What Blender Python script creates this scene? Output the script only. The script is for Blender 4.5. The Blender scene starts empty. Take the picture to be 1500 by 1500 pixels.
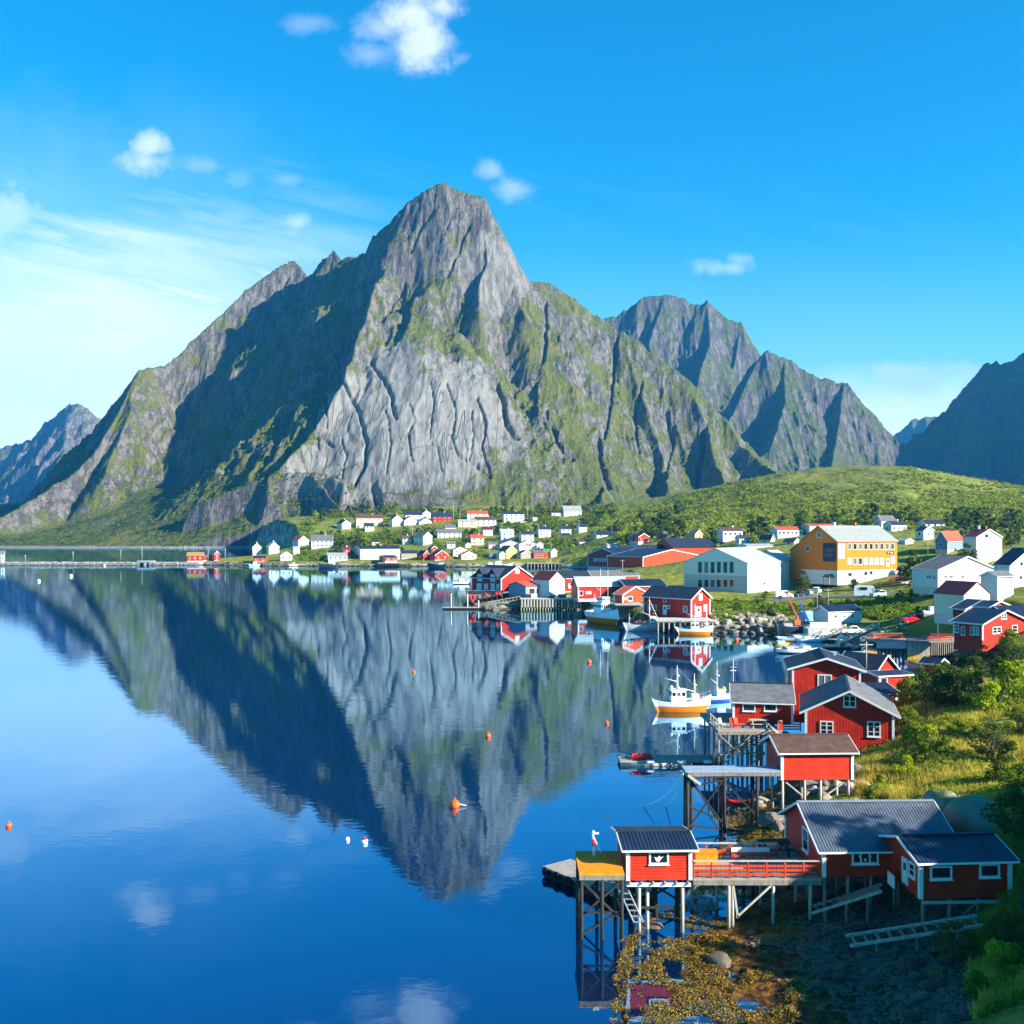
import bpy, math, random
import numpy as np
from mathutils import Vector, Matrix
R = math.radians
rnd = random.Random(7)
scene = bpy.context.scene
COL = scene.collection

# ------------------------------------------------ camera, sky, sun, exposure
CAMZ = 26.0
HOR = 775.0
cam_d = bpy.data.cameras.new('camera'); cam_d.lens = 36; cam_d.sensor_width = 36
cam_d.shift_y = -25 / 1500 * -1
cam_d.clip_start = 1; cam_d.clip_end = 30000
cam = bpy.data.objects.new('camera', cam_d); COL.objects.link(cam)
cam.location = (0, 0, CAMZ); cam.rotation_euler = (R(90), 0, 0)
cam_d.shift_y = 25 / 1500
scene.camera = cam
SUN_AZ = 62.0      # degrees to the right of straight behind the camera
SUN_EL = 23.5
sdir = Vector((math.sin(R(SUN_AZ)) * math.cos(R(SUN_EL)), -math.cos(R(SUN_AZ)) * math.cos(R(SUN_EL)), math.sin(R(SUN_EL))))
sun_d = bpy.data.lights.new('sun', 'SUN'); sun_d.energy = 5.0; sun_d.angle = R(0.5); sun_d.color = (1, .93, .82)
sun = bpy.data.objects.new('sun', sun_d); COL.objects.link(sun)
sun.rotation_euler = sdir.to_track_quat('Z', 'Y').to_euler()
scene.view_settings.view_transform = 'Standard'; scene.view_settings.look = 'None'
scene.view_settings.gamma = 1; scene.view_settings.exposure = 1.5
try:
    scene.cycles.volume_bounces = 0; scene.cycles.max_bounces = 6; scene.cycles.diffuse_bounces = 2
    scene.cycles.glossy_bounces = 3; scene.cycles.transparent_max_bounces = 8
except Exception: pass

class NT:
    def __init__(s, tree): s.t = tree; s.n = tree.nodes; s.l = tree.links
    def new(s, ty, **kw):
        n = s.n.new(ty)
        for k, v in kw.items(): setattr(n, k, v)
        return n
    def put(s, sock, v):
        if isinstance(v, bpy.types.NodeSocket): s.l.new(v, sock)
        elif v is not None:
            try: sock.default_value = v
            except Exception: sock.default_value = tuple(v) + (1,)
    def math(s, op, a, b=None, c=None, clamp=False):
        n = s.new('ShaderNodeMath', operation=op, use_clamp=clamp)
        s.put(n.inputs[0], a)
        if b is not None: s.put(n.inputs[1], b)
        if c is not None: s.put(n.inputs[2], c)
        return n.outputs[0]
    def mix(s, f, a, b, mode='MIX'):
        n = s.new('ShaderNodeMix', data_type='RGBA', blend_type=mode)
        s.put(n.inputs[0], f); s.put(n.inputs[6], a); s.put(n.inputs[7], b)
        return n.outputs[2]
    def ramp(s, f, lo, hi, a=0, b=1):
        n = s.new('ShaderNodeMapRange', interpolation_type='SMOOTHSTEP')
        s.put(n.inputs[0], f); s.put(n.inputs[1], lo); s.put(n.inputs[2], hi); s.put(n.inputs[3], a); s.put(n.inputs[4], b)
        return n.outputs[0]
    def noise(s, vec, scale, detail=4, rough=.55, dist=0, out=0):
        n = s.new('ShaderNodeTexNoise'); s.put(n.inputs['Vector'], vec)
        n.inputs['Scale'].default_value = scale; n.inputs['Detail'].default_value = detail
        n.inputs['Roughness'].default_value = rough; n.inputs['Distortion'].default_value = dist
        return n.outputs[out]
    def vmul(s, vec, v):
        n = s.new('ShaderNodeVectorMath', operation='MULTIPLY'); s.put(n.inputs[0], vec); n.inputs[1].default_value = v
        return n.outputs[0]
    def sep(s, vec):
        n = s.new('ShaderNodeSeparateXYZ'); s.put(n.inputs[0], vec); return n.outputs
    def comb(s, x, y, z):
        n = s.new('ShaderNodeCombineXYZ'); s.put(n.inputs[0], x); s.put(n.inputs[1], y); s.put(n.inputs[2], z); return n.outputs[0]

def lin(r, g, b):
    f = lambda c: (c / 255) / 12.92 if c <= 10 else ((c / 255 + .055) / 1.055) ** 2.4
    return (f(r), f(g), f(b), 1)

world = bpy.data.worlds.new('World'); scene.world = world; world.use_nodes = True
w = NT(world.node_tree)
for n in list(w.n): w.n.remove(n)
sky = w.new('ShaderNodeTexSky', sky_type='NISHITA'); sky.sun_disc = False
sky.sun_elevation = R(SUN_EL); sky.sun_rotation = math.atan2(sdir.x, sdir.y)
sky.air_density = 1.0; sky.dust_density = 0.2; sky.ozone_density = 1.5
hs = w.new('ShaderNodeHueSaturation'); w.put(hs.inputs['Color'], sky.outputs[0])
hs.inputs['Saturation'].default_value = 1.5; hs.inputs['Hue'].default_value = 0.487; hs.inputs['Value'].default_value = 1.3
tc = w.new('ShaderNodeTexCoord')
x_, y_, z_ = w.sep(tc.outputs['Generated'])
ysafe = w.math('MAXIMUM', y_, 0.02)
u = w.math('DIVIDE', x_, ysafe); v = w.math('DIVIDE', z_, ysafe)
uv = w.comb(u, v, 0)
wob = w.noise(uv, 7, 5, .6); wob2 = w.noise(uv, 22, 4, .6); wob3 = w.noise(uv, 70, 5, .65)
fine = w.noise(w.vmul(uv, (1.0, 1.6, 1)), 11, 6, .62)
acc = None
# sky clouds: direction (azimuth, height), size, density
for (cx, cy, a, b, dn) in [(600, 22, 62, 40, .85), (622, 62, 48, 48, .85), (645, 8, 42, 26, .8), (560, 40, 50, 26, .5), (545, 78, 45, 22, .3), (450, 34, 55, 18, .22),
                            (220, 214, 32, 22, .75), (212, 240, 48, 26, .65), (292, 242, 44, 20, .28), (345, 262, 30, 16, .18), (420, 262, 34, 14, .22),
                            (436, 326, 42, 16, .6), (428, 340, 34, 18, .4), (338, 318, 46, 16, .28), (10, 315, 62, 46, .6), (20, 350, 50, 26, .4),
                            (718, 250, 26, 15, .35), (750, 276, 34, 22, .42), (1065, 392, 56, 15, .45), (1082, 380, 28, 12, .35), (150, 350, 60, 24, .15)]:
    du = w.math('MULTIPLY', w.math('SUBTRACT', u, (cx - 750) / 1500), 1500 / a)
    dv = w.math('MULTIPLY', w.math('SUBTRACT', v, (775 - cy) / 1500), 1500 / b)
    d2 = w.math('ADD', w.math('MULTIPLY', du, du), w.math('MULTIPLY', dv, dv))
    d = w.math('SQRT', d2)
    d = w.math('ADD', d, w.math('MULTIPLY_ADD', wob, 2.6, -1.3))
    d = w.math('ADD', d, w.math('MULTIPLY_ADD', wob2, 1.6, -.8))
    d = w.math('ADD', d, w.math('MULTIPLY_ADD', wob3, .9, -.45))
    m = w.ramp(d, 1.25, -.05, 0, dn * .86)
    acc = m if acc is None else w.math('MAXIMUM', acc, m)
# thin streaks on the left and a pale band low down
st = w.noise(w.comb(w.math('ADD', u, w.math('MULTIPLY', v, .3)), w.math('MULTIPLY', w.math('ADD', v, w.math('MULTIPLY', u, .22)), 7), 0), 5, 6, .6)
st_ = st
streak = w.math('MULTIPLY', w.ramp(st, .42, .66, 0, .95), w.math('MULTIPLY', w.ramp(v, .34, .25), w.ramp(u, -.1, -.34)))
streak = w.math('MULTIPLY', streak, w.ramp(v, .02, .1))
wash = w.math('MULTIPLY', w.ramp(w.math('ADD', v, w.math('MULTIPLY_ADD', st_, .22, -.11)), .37, .18, 0, .9), w.ramp(u, -.02, -.38, .05, 1))
wash2 = w.math('MULTIPLY', w.ramp(w.math('ADD', v, w.math('MULTIPLY_ADD', wob, .08, -.04)), .19, .11, 0, .85), w.ramp(u, .15, .33, 0, 1))
top = w.math('MULTIPLY', w.ramp(w.math('ADD', v, w.math('MULTIPLY_ADD', wob, .2, -.1)), .46, .26, 0, .22), w.ramp(u, -.1, -.5))
acc = w.math('MAXIMUM', w.math('MAXIMUM', acc, streak), w.math('MAXIMUM', w.math('MAXIMUM', wash, wash2), top))
band = w.math('MULTIPLY', w.ramp(v, .32, .0, 0, .42), 1)
acc = w.math('MAXIMUM', acc, band)
acc = w.math('MULTIPLY', acc, w.math('MULTIPLY_ADD', fine, .35, .8))
acc = w.math('MULTIPLY', acc, w.ramp(y_, 0.05, 0.3), clamp=True)
ctop = w.mix(w.ramp(w.math('ADD', v, w.math('MULTIPLY_ADD', wob2, .2, -.1)), .2, .5), (9.2, 10.2, 11.2, 1), (9.0, 9.6, 11.3, 1))
# grey-blue cloud bank low on the right
db = w.math('ABSOLUTE', w.math('ADD', w.math('SUBTRACT', v, .148), w.math('MULTIPLY_ADD', wob, .05, -.025)))
bank = w.math('MULTIPLY', w.ramp(db, .02, .005, 0, .8), w.math('MULTIPLY', w.ramp(u, .31, .35), w.ramp(wob2, .36, .52)))
skyb = w.mix(1.0, hs.outputs[0], (.18, 1.14, 1.33, 1), 'MULTIPLY')
skyc = w.mix(acc, skyb, ctop)
skyc = w.mix(bank, skyc, (5, 7.4, 10.5, 1))
bg = w.new('ShaderNodeBackground'); w.put(bg.inputs[0], skyc); bg.inputs[1].default_value = 0.052
wo = w.new('ShaderNodeOutputWorld'); w.l.new(bg.outputs[0], wo.inputs[0])

# ------------------------------------------------ helpers
def XX(px, D): return (px - 750) / 1500 * D
def ZZ(py, D): return CAMZ - (py - HOR) / 1500 * D
def P(px, py, D): return Vector((XX(px, D), D, ZZ(py, D)))

def tag(o, label=None, cat=None, group=None, kind=None):
    if label: o['label'] = label
    if cat: o['category'] = cat
    if group: o['group'] = group
    if kind: o['kind'] = kind
    return o
def link(o, parent=None):
    COL.objects.link(o)
    if parent is not None: o.parent = parent
    return o
def empty(name, loc, rz=0, **kw):
    o = bpy.data.objects.new(name, None); o.empty_display_size = .3
    o.location = loc; o.rotation_euler = (0, 0, rz); link(o); return tag(o, **kw)
def inst(name, me, parent=None, loc=(0, 0, 0), rz=0):
    o = bpy.data.objects.new(name, me); o.location = loc; o.rotation_euler = (0, 0, rz); return link(o, parent)
def copy_tree(o, parent=None):
    c = o.copy(); COL.objects.link(c); c.parent = parent
    for ch in list(o.children): copy_tree(ch, c)
    return c

class MB:
    def __init__(s): s.v = []; s.f = []; s.m = []
    def add(s, vs, fs, m=0):
        k = len(s.v); s.v += [tuple(p) for p in vs]; s.f += [tuple(i + k for i in f) for f in fs]; s.m += [m] * len(fs); return s
    def box(s, c, sz, m=0, rz=0, taper=1):
        cx, cy, cz = c; a, b, h = sz[0] / 2, sz[1] / 2, sz[2] / 2; vs = []
        for dz, t in ((-h, 1), (h, taper)):
            for dx, dy in ((-a, -b), (a, -b), (a, b), (-a, b)):
                x, y = dx * t, dy * t
                vs.append((cx + x * math.cos(rz) - y * math.sin(rz), cy + x * math.sin(rz) + y * math.cos(rz), cz + dz))
        return s.add(vs, [(3, 2, 1, 0), (4, 5, 6, 7), (0, 1, 5, 4), (1, 2, 6, 5), (2, 3, 7, 6), (3, 0, 4, 7)], m)
    def beam(s, p, q, w_, h_=None, m=0):
        h_ = h_ or w_; p = Vector(p); q = Vector(q); d = (q - p)
        if d.length < 1e-6: return s
        d.normalize(); up = Vector((0, 0, 1)) if abs(d.z) < .95 else Vector((0, 1, 0))
        a = d.cross(up).normalized(); b = a.cross(d).normalized(); vs = []
        for c in (p, q):
            for i, j in ((-1, -1), (1, -1), (1, 1), (-1, 1)): vs.append(c + a * (i * w_ / 2) + b * (j * h_ / 2))
        return s.add(vs, [(0, 1, 2, 3), (7, 6, 5, 4), (1, 0, 4, 5), (2, 1, 5, 6), (3, 2, 6, 7), (0, 3, 7, 4)], m)
    def tube(s, pts, r, n=7, m=0, r2=None):
        pts = [Vector(p) for p in pts]; k = len(pts); vs = []; fs = []
        for i, p in enumerate(pts):
            d = (pts[min(i + 1, k - 1)] - pts[max(i - 1, 0)]).normalized()
            up = Vector((0, 0, 1)) if abs(d.z) < .9 else Vector((0, 1, 0))
            a = d.cross(up).normalized(); b = a.cross(d).normalized()
            rr = r if r2 is None else r + (r2 - r) * i / (k - 1)
            for j in range(n):
                t = 2 * math.pi * j / n; vs.append(p + a * math.cos(t) * rr + b * math.sin(t) * rr)
        for i in range(k - 1):
            for j in range(n): fs.append((i * n + j, i * n + (j + 1) % n, (i + 1) * n + (j + 1) % n, (i + 1) * n + j))
        fs.append(tuple(range(n - 1, -1, -1))); fs.append(tuple((k - 1) * n + j for j in range(n)))
        return s.add(vs, fs, m)
    def ball(s, c, r, m=0, nu=10, nv=7, sz=(1, 1, 1)):
        vs = []; fs = []
        for i in range(nv + 1):
            ph = math.pi * i / nv
            for j in range(nu):
                t = 2 * math.pi * j / nu
                vs.append((c[0] + r * sz[0] * math.sin(ph) * math.cos(t), c[1] + r * sz[1] * math.sin(ph) * math.sin(t), c[2] + r * sz[2] * math.cos(ph)))
        for i in range(nv):
            for j in range(nu): fs.append((i * nu + j, (i + 1) * nu + j, (i + 1) * nu + (j + 1) % nu, i * nu + (j + 1) % nu))
        return s.add(vs, fs, m)
    def poly(s, pts, m=0): return s.add(pts, [tuple(range(len(pts)))], m)
    def prism(s, pts2, z0, z1, m=0):
        n = len(pts2); vs = [(x, y, z0) for x, y in pts2] + [(x, y, z1) for x, y in pts2]
        fs = [tuple(range(n - 1, -1, -1)), tuple(range(n, 2 * n))] + [(i, (i + 1) % n, n + (i + 1) % n, n + i) for i in range(n)]
        return s.add(vs, fs, m)
    def mesh(s, name, mats, smooth=False):
        me = bpy.data.meshes.new(name); me.from_pydata(s.v, [], s.f)
        for m in (mats if isinstance(mats, (list, tuple)) else [mats]): me.materials.append(m)
        if any(s.m): me.polygons.foreach_set('material_index', s.m)
        if smooth: me.polygons.foreach_set('use_smooth', [True] * len(s.f))
        me.update(); return me
    def build(s, name, mats, parent=None, smooth=False, loc=(0, 0, 0), rz=0):
        return inst(name, s.mesh(name, mats, smooth), parent, loc, rz)

def np_mesh(name, verts, faces, mats, smooth=True, attr=None):
    me = bpy.data.meshes.new(name); verts = np.asarray(verts, dtype=np.float32); faces = np.asarray(faces, dtype=np.int32)
    k = faces.shape[1]
    me.vertices.add(len(verts)); me.vertices.foreach_set('co', verts.ravel())
    me.loops.add(faces.size); me.loops.foreach_set('vertex_index', faces.ravel())
    me.polygons.add(len(faces)); me.polygons.foreach_set('loop_start', np.arange(0, faces.size, k, dtype=np.int32))
    me.polygons.foreach_set('loop_total', np.full(len(faces), k, dtype=np.int32))
    me.update(calc_edges=True); me.validate()
    if smooth: me.polygons.foreach_set('use_smooth', np.ones(len(me.polygons), dtype=bool))
    for m in (mats if isinstance(mats, (list, tuple)) else [mats]): me.materials.append(m)
    if attr is not None:
        for an, arr in attr.items():
            a = me.attributes.new(an, 'FLOAT', 'POINT'); a.data.foreach_set('value', np.asarray(arr, dtype=np.float32))
    return me

# numpy noise
def _h(ix, iy, seed):
    h = (ix.astype(np.int64) * 374761393 + iy.astype(np.int64) * 668265263 + seed * 1442695041) & 0xffffffff
    h = ((h ^ (h >> 13)) * 1274126177) & 0xffffffff; h = h ^ (h >> 16)
    return (h & 0xffffff) / float(0xffffff)
def vn(x, y, seed=0):
    ix = np.floor(x); iy = np.floor(y); fx = x - ix; fy = y - iy
    fx = fx * fx * fx * (fx * (fx * 6 - 15) + 10); fy = fy * fy * fy * (fy * (fy * 6 - 15) + 10)
    a = _h(ix, iy, seed); b = _h(ix + 1, iy, seed); c = _h(ix, iy + 1, seed); d = _h(ix + 1, iy + 1, seed)
    return (a + (b - a) * fx) * (1 - fy) + (c + (d - c) * fx) * fy
def fbm(x, y, o=4, seed=0, g=.5):
    s = 0; a = 1; t = 0
    for i in range(o):
        s = s + a * vn(x + 17.3 * i, y - 9.1 * i, seed + i); t += a; a *= g; x = x * 2.03 + y * .1; y = y * 2.01 - x * .05
    return s / t - .5
def ridged(x, y, o=4, seed=0, g=.5):
    s = 0; a = 1; t = 0
    for i in range(o):
        n = 1 - np.abs(2 * vn(x + 5.7 * i, y + 3.3 * i, seed + i) - 1); s = s + a * n * n; t += a; a *= g; x = x * 2.07 + y * .13; y = y * 2.03 - x * .07
    return s / t
def sstep(x, a, b):
    t = np.clip((x - a) / (b - a), 0, 1); return t * t * (3 - 2 * t)

# ------------------------------------------------ materials
_M = {}
def mat(name, base, rough=.7, var=.0, tone=None, scale=2.0, boards=None, bump=.0, bscale=8.0, metal=0, spec=.25, streak=False, bw=.14, wear=0, wearc=(.3, .28, .25, 1)):
    """procedural painted / wooden surface. boards: 'v','h','c' (corrugated) in object space"""
    if name in _M: return _M[name]
    m = bpy.data.materials.new(name); m.use_nodes = True; _M[name] = m
    t = NT(m.node_tree); bs = t.n['Principled BSDF']
    c = base if len(base) == 4 else tuple(base) + (1,)
    tcn = t.new('ShaderNodeTexCoord'); ob = tcn.outputs['Object']
    col = c
    if var or tone:
        n = t.noise(ob if not streak else t.vmul(ob, (1, 1, .15)), scale, 5, .62)
        tn = tone or tuple(min(1, k * (1 - var)) for k in c[:3]) + (1,)
        t2 = tuple(min(1, k * (1 + var * .6)) for k in c[:3]) + (1,)
        col = t.mix(t.ramp(n, .3, .7), tn, t2 if not tone else c)
    hgt = None
    if boards:
        x, y, z = t.sep(ob)
        if boards == 'h': q = z
        elif boards in ('v',): q = t.math('ADD', x, y)
        elif boards == 'c': q = x
        elif boards == 'y': q = y
        q = t.math('DIVIDE', q, bw); fr = t.math('FRACT', q); cell = t.math('FLOOR', q)
        if boards == 'c':
            hgt = t.math('SINE', t.math('MULTIPLY', q, 6.2832)); wn = t.new('ShaderNodeTexWhiteNoise', noise_dimensions='1D'); t.put(wn.inputs['W'], cell)
        else:
            hgt = t.math('MULTIPLY', t.ramp(fr, .0, .13), t.ramp(fr, 1.0, .87))
            if boards == 'h': hgt = t.math('MULTIPLY', hgt, t.math('SUBTRACT', 1.15, t.math('MULTIPLY', fr, .5)))
            wn = t.new('ShaderNodeTexWhiteNoise', noise_dimensions='1D'); t.put(wn.inputs['W'], cell)
            col = t.mix(t.math('MULTIPLY_ADD', wn.outputs[0], .28, -.04, clamp=True), col, (c[0] * .55, c[1] * .55, c[2] * .55, 1))
            col = t.mix(t.math('MULTIPLY', t.math('SUBTRACT', 1, t.math('MULTIPLY', t.ramp(fr, .0, .12), t.ramp(fr, 1.0, .88))), .8), col, (c[0] * .3, c[1] * .3, c[2] * .3, 1))
    if wear:
        n2 = t.noise(t.vmul(ob, (1, 1, .4)), 6, 6, .7)
        col = t.mix(t.ramp(n2, .56, .72, 0, wear), col, wearc)
    t.put(bs.inputs['Base Color'], col); bs.inputs['Roughness'].default_value = rough; bs.inputs['Metallic'].default_value = metal
    bs.inputs['Specular IOR Level'].default_value = spec
    if hgt is not None or bump:
        b = t.new('ShaderNodeBump'); b.inputs['Strength'].default_value = .8 if hgt is not None else bump
        b.inputs['Distance'].default_value = .02 if hgt is not None else .05
        if hgt is None: hgt = t.noise(ob, bscale, 5, .6)
        t.put(b.inputs['Height'], hgt); t.l.new(b.outputs[0], bs.inputs['Normal'])
    return m
# ------------------------------------------------ mountains
def mat_rock(name, pale=False, green=(.11, .14, .022), rock=(.165, .155, .143), gbias=0.0, sc=1.0):
    m = bpy.data.materials.new(name); m.use_nodes = True
    t = NT(m.node_tree); bs = t.n['Principled BSDF']; bs.inputs['Roughness'].default_value = .95; bs.inputs['Specular IOR Level'].default_value = .1
    g = t.new('ShaderNodeNewGeometry'); pos = g.outputs['Position']; x, y, z = t.sep(pos)
    nz = t.sep(g.outputs['Normal'])[2]
    n1 = t.noise(pos, .012 * sc, 6, .6); n2 = t.noise(pos, .05 * sc, 7, .65); n3 = t.noise(t.vmul(pos, (1, .35, .22)), .11 * sc, 6, .7)
    n4 = t.noise(t.vmul(pos, (1, .5, .12)), .045 * sc, 5, .6, .6)
    n6 = t.noise(t.vmul(pos, (1, .5, .3)), .4 * sc, 4, .7)
    rk = t.mix(t.ramp(t.math('ADD', n3, t.math('MULTIPLY_ADD', n6, .5, -.25)), .4, .6), (rock[0] * .42, rock[1] * .42, rock[2] * .44, 1), (rock[0] * 1.25, rock[1] * 1.2, rock[2] * 1.15, 1))
    rk = t.mix(t.ramp(n1, .45, .65, 0, .35), rk, (rock[0] * 1.1, rock[1] * .9, rock[2] * .75, 1))
    rk = t.mix(t.ramp(n4, .52, .64, 0, .6), rk, (rock[0] * .42, rock[1] * .42, rock[2] * .44, 1))
    if pale:
        at = t.new('ShaderNodeAttribute', attribute_name='pale'); pf = at.outputs['Fac']
        pk = t.mix(t.ramp(n3, .3, .7), (.16, .15, .135, 1), (.26, .243, .215, 1))
        # dark water streaks and cracks of the slab
        st = t.noise(t.vmul(pos, (1, .1, .07)), .06, 6, .65, .4)
        pk = t.mix(t.ramp(st, .56, .72, 0, .75), pk, (.12, .115, .105, 1))
        wv = t.noise(t.vmul(pos, (1, .08, .05)), .03, 2, .5, .3)
        cr = t.ramp(t.math('ABSOLUTE', t.math('SUBTRACT', wv, .5)), .006, .001)
        wv2 = t.noise(t.vmul(pos, (1, .08, .045)), .045, 2, .5, .3)
        cr2 = t.ramp(t.math('ABSOLUTE', t.math('SUBTRACT', wv2, .48)), .006, .001)
        pk = t.mix(t.math('MULTIPLY', t.math('MAXIMUM', cr, cr2), .5), pk, (.06, .065, .05, 1))
        rk = t.mix(pf, rk, pk)
    a = t.math('ADD', nz, t.math('MULTIPLY_ADD', n2, 1.2, -.6))
    a = t.math('ADD', a, t.math('MULTIPLY_ADD', n1, 1.1, -.55))
    if pale: a = t.math('SUBTRACT', a, t.math('MULTIPLY', pf, .45))
    gm = t.ramp(a, .50 - gbias, .66 - gbias)
    # everything low turns to heath and scrub
    zl = t.math('ADD', z, t.math('MULTIPLY_ADD', n2, 60, -30))
    low = t.ramp(zl, 40, 5)
    gm = t.math('MAXIMUM', gm, t.math('MULTIPLY', low, t.ramp(nz, .35, .6)))
    n5 = t.noise(pos, .25 * sc, 4, .6)
    gr = t.mix(t.ramp(n5, .35, .7), (green[0] * .5, green[1] * .55, green[2] * .6, 1), (green[0] * 1.35, green[1] * 1.2, green[2], 1))
    gr = t.mix(t.ramp(n1, .45, .7, 0, .5), gr, (green[0] * 1.5, green[1] * 1.1, green[2] * 1.1, 1))
    col = t.mix(t.math('MULTIPLY', gm, .92), rk, gr)
    shore = t.ramp(t.math('ADD', z, t.math('MULTIPLY_ADD', n2, 4, -2)), 3.5, 1.5)
    col = t.mix(shore, col, (.30, .27, .23, 1))
    t.put(bs.inputs['Base Color'], col)
    b = t.new('ShaderNodeBump'); b.inputs['Strength'].default_value = 1; b.inputs['Distance'].default_value = 9 / sc
    hh = t.math('ADD', n3, t.math('MULTIPLY_ADD', n2, .6, t.math('MULTIPLY', n6, .35))); hh = t.math('ADD', hh, t.math('MULTIPLY', n4, .7))
    if pale: hh = t.math('SUBTRACT', t.math('MULTIPLY', hh, t.math('SUBTRACT', 1, t.math('MULTIPLY', pf, .82))), t.math('MULTIPLY', t.math('MULTIPLY', t.math('MAXIMUM', cr, cr2), pf), .2))
    t.put(b.inputs['Height'], hh); t.l.new(b.outputs[0], bs.inputs['Normal'])
    return m

def tents(x, y, ridges, warp=14.0, seed=3, k=0.0):
    """height = highest ridge tent; a ridge is ([(px,py,D)...], slope)"""
    xw = x + warp * 2 * fbm(x / 90, y / 90, 4, seed); yw = y + warp * 2 * fbm(x / 90 + 31, y / 90, 4, seed + 9)
    h = np.full(x.shape, -60.0); near = np.full(x.shape, 1e4)
    for rg in ridges:
        pts, s = rg[0], rg[1]; sl = rg[2] if len(rg) > 2 else s
        Q = [np.array([XX(a, D), D, ZZ(b, D)]) for a, b, D in pts]
        hr = np.full(x.shape, -200.0)
        for p, q in zip(Q[:-1], Q[1:]):
            d = q - p; L2 = d[0] ** 2 + d[1] ** 2
            t = np.clip(((xw - p[0]) * d[0] + (yw - p[1]) * d[1]) / L2, 0, 1)
            ex = xw - p[0] - t * d[0]
            dd = np.sqrt(ex ** 2 + (yw - p[1] - t * d[1]) ** 2)
            z = p[2] + t * d[2]
            if len(rg) < 4: near = np.minimum(near, dd)
            hr = np.maximum(hr, z - dd * (s + (sl - s) * sstep(-ex / (dd + 1), -.5, .7)))
        h = np.maximum(h, hr)
    return h, near

def fan(pa, pb, na, D0, D1, nd):
    a = (np.linspace(pa, pb, na) - 750) / 1500
    d = D0 * (D1 / D0) ** np.linspace(0, 1, nd)
    A, Dm = np.meshgrid(a, d)
    return A * Dm, Dm
def grid_faces(nr, nc, keep=None):
    i = np.arange(nr * nc).reshape(nr, nc)
    f = np.stack([i[:-1, :-1], i[:-1, 1:], i[1:, 1:], i[1:, :-1]], -1).reshape(-1, 4)
    if keep is not None: f = f[keep.ravel()[f].any(1)]
    return f
def compact(v, f, attr=None):
    u_, inv = np.unique(f, return_inverse=True)
    return v[u_], inv.reshape(f.shape), ({k: a[u_] for k, a in attr.items()} if attr else None)

S_MAIN = [(-150, 790, 1500), (-80, 778, 1530), (0, 762, 1620), (60, 722, 1740), (110, 690, 1840), (140, 655, 1900), (165, 620, 1960), (188, 578, 2030), (203, 541, 2120), (240, 536, 2200), (262, 515, 2240),
          (300, 480, 2290), (330, 452, 2330), (360, 425, 2370), (400, 395, 2410), (432, 376, 2430), (452, 402, 2400), (470, 386, 2340), (487, 366, 2240), (502, 382, 2210), (520, 371, 2180),
          (538, 367, 2120), (546, 345, 2100), (570, 321, 2085), (600, 290, 2070), (625, 276, 2060), (655, 268, 2050), (690, 280, 2040), (706, 286, 2040), (722, 320, 2060), (742, 360, 2080),
          (762, 411, 2100), (800, 416, 2120), (830, 434, 2120), (870, 460, 2110), (905, 478, 2090), (930, 495, 2070), (970, 523, 2040), (1010, 553, 2000), (1040, 583, 1970), (1062, 608, 1940), (1090, 648, 1880), (1120, 678, 1800), (1150, 700, 1700)]
RIDGES = [(S_MAIN[:19], 1.75), (S_MAIN[18:22], 1.3), (S_MAIN[21:32], 2.0), (S_MAIN[31:], 1.15),
    ([(487, 372, 2240), (466, 425, 2190), (450, 500, 2110), (408, 555, 2030), (378, 625, 1930), (350, 680, 1830), (328, 715, 1740)], 1.7, 2.0),
    ([(538, 372, 2115), (572, 388, 2010), (552, 420, 1900), (538, 470, 1800), (516, 522, 1710), (496, 562, 1640), (462, 628, 1540), (415, 676, 1465), (385, 700, 1435)], 1.0, 2.6),
    ([(632, 392, 1965), (625, 450, 1850), (612, 520, 1750), (625, 600, 1640), (640, 690, 1490), (640, 730, 1420)], .8), ([(655, 275, 2048), (640, 330, 2010), (630, 388, 1970)], 2.2),
    ([(575, 388, 2020), (640, 394, 1950), (660, 400, 1940)], 1.3),
    ([(700, 292, 2040), (712, 380, 1960), (700, 430, 1900)], 2.0),
    ([(742, 380, 2040), (756, 420, 1960), (770, 460, 1890), (795, 530, 1830), (812, 590, 1750), (848, 655, 1650), (880, 705, 1560), (885, 730, 1480)], 1.15),
    ([(700, 430, 1890), (705, 510, 1790), (735, 590, 1690), (748, 655, 1590), (750, 705, 1490)], .95),
    ([(800, 418, 2118), (815, 480, 2030), (820, 540, 1950)], 1.5),
    ([(832, 436, 2115), (856, 520, 2000), (872, 600, 1880), (890, 660, 1760), (930, 715, 1600)], 1.35),
    ([(905, 480, 2090), (935, 560, 1970), (952, 620, 1860), (972, 680, 1740), (985, 715, 1600)], 1.15),
    ([(1010, 555, 2000), (1036, 630, 1880), (1050, 680, 1780), (1062, 715, 1680)], 1.15),
    ([(432, 378, 2428), (424, 410, 2390)], 1.7),
    ([(240, 538, 2198), (236, 570, 2150)], 1.6),
    ([(203, 541, 2120), (185, 610, 1960), (170, 660, 1880), (150, 700, 1800)], 1.3),
    ([(280, 742, 1460), (320, 722, 1450), (370, 700, 1450), (420, 690, 1440), (470, 692, 1430), (500, 705, 1400)], 2.6),
    ([(450, 692, 1430), (480, 730, 1370), (500, 745, 1330)], 2.2),
    ([(540, 722, 1370), (600, 718, 1380), (690, 735, 1380)], 1.6)]
x, y = fan(-140, 1230, 860, 1300, 2650, 420)
h, near = tents(x, y, RIDGES, 11)
rough = np.clip((h + 30) / 200, .12, 1) * (.36 + .64 * sstep(near, 0, 60))
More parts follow.
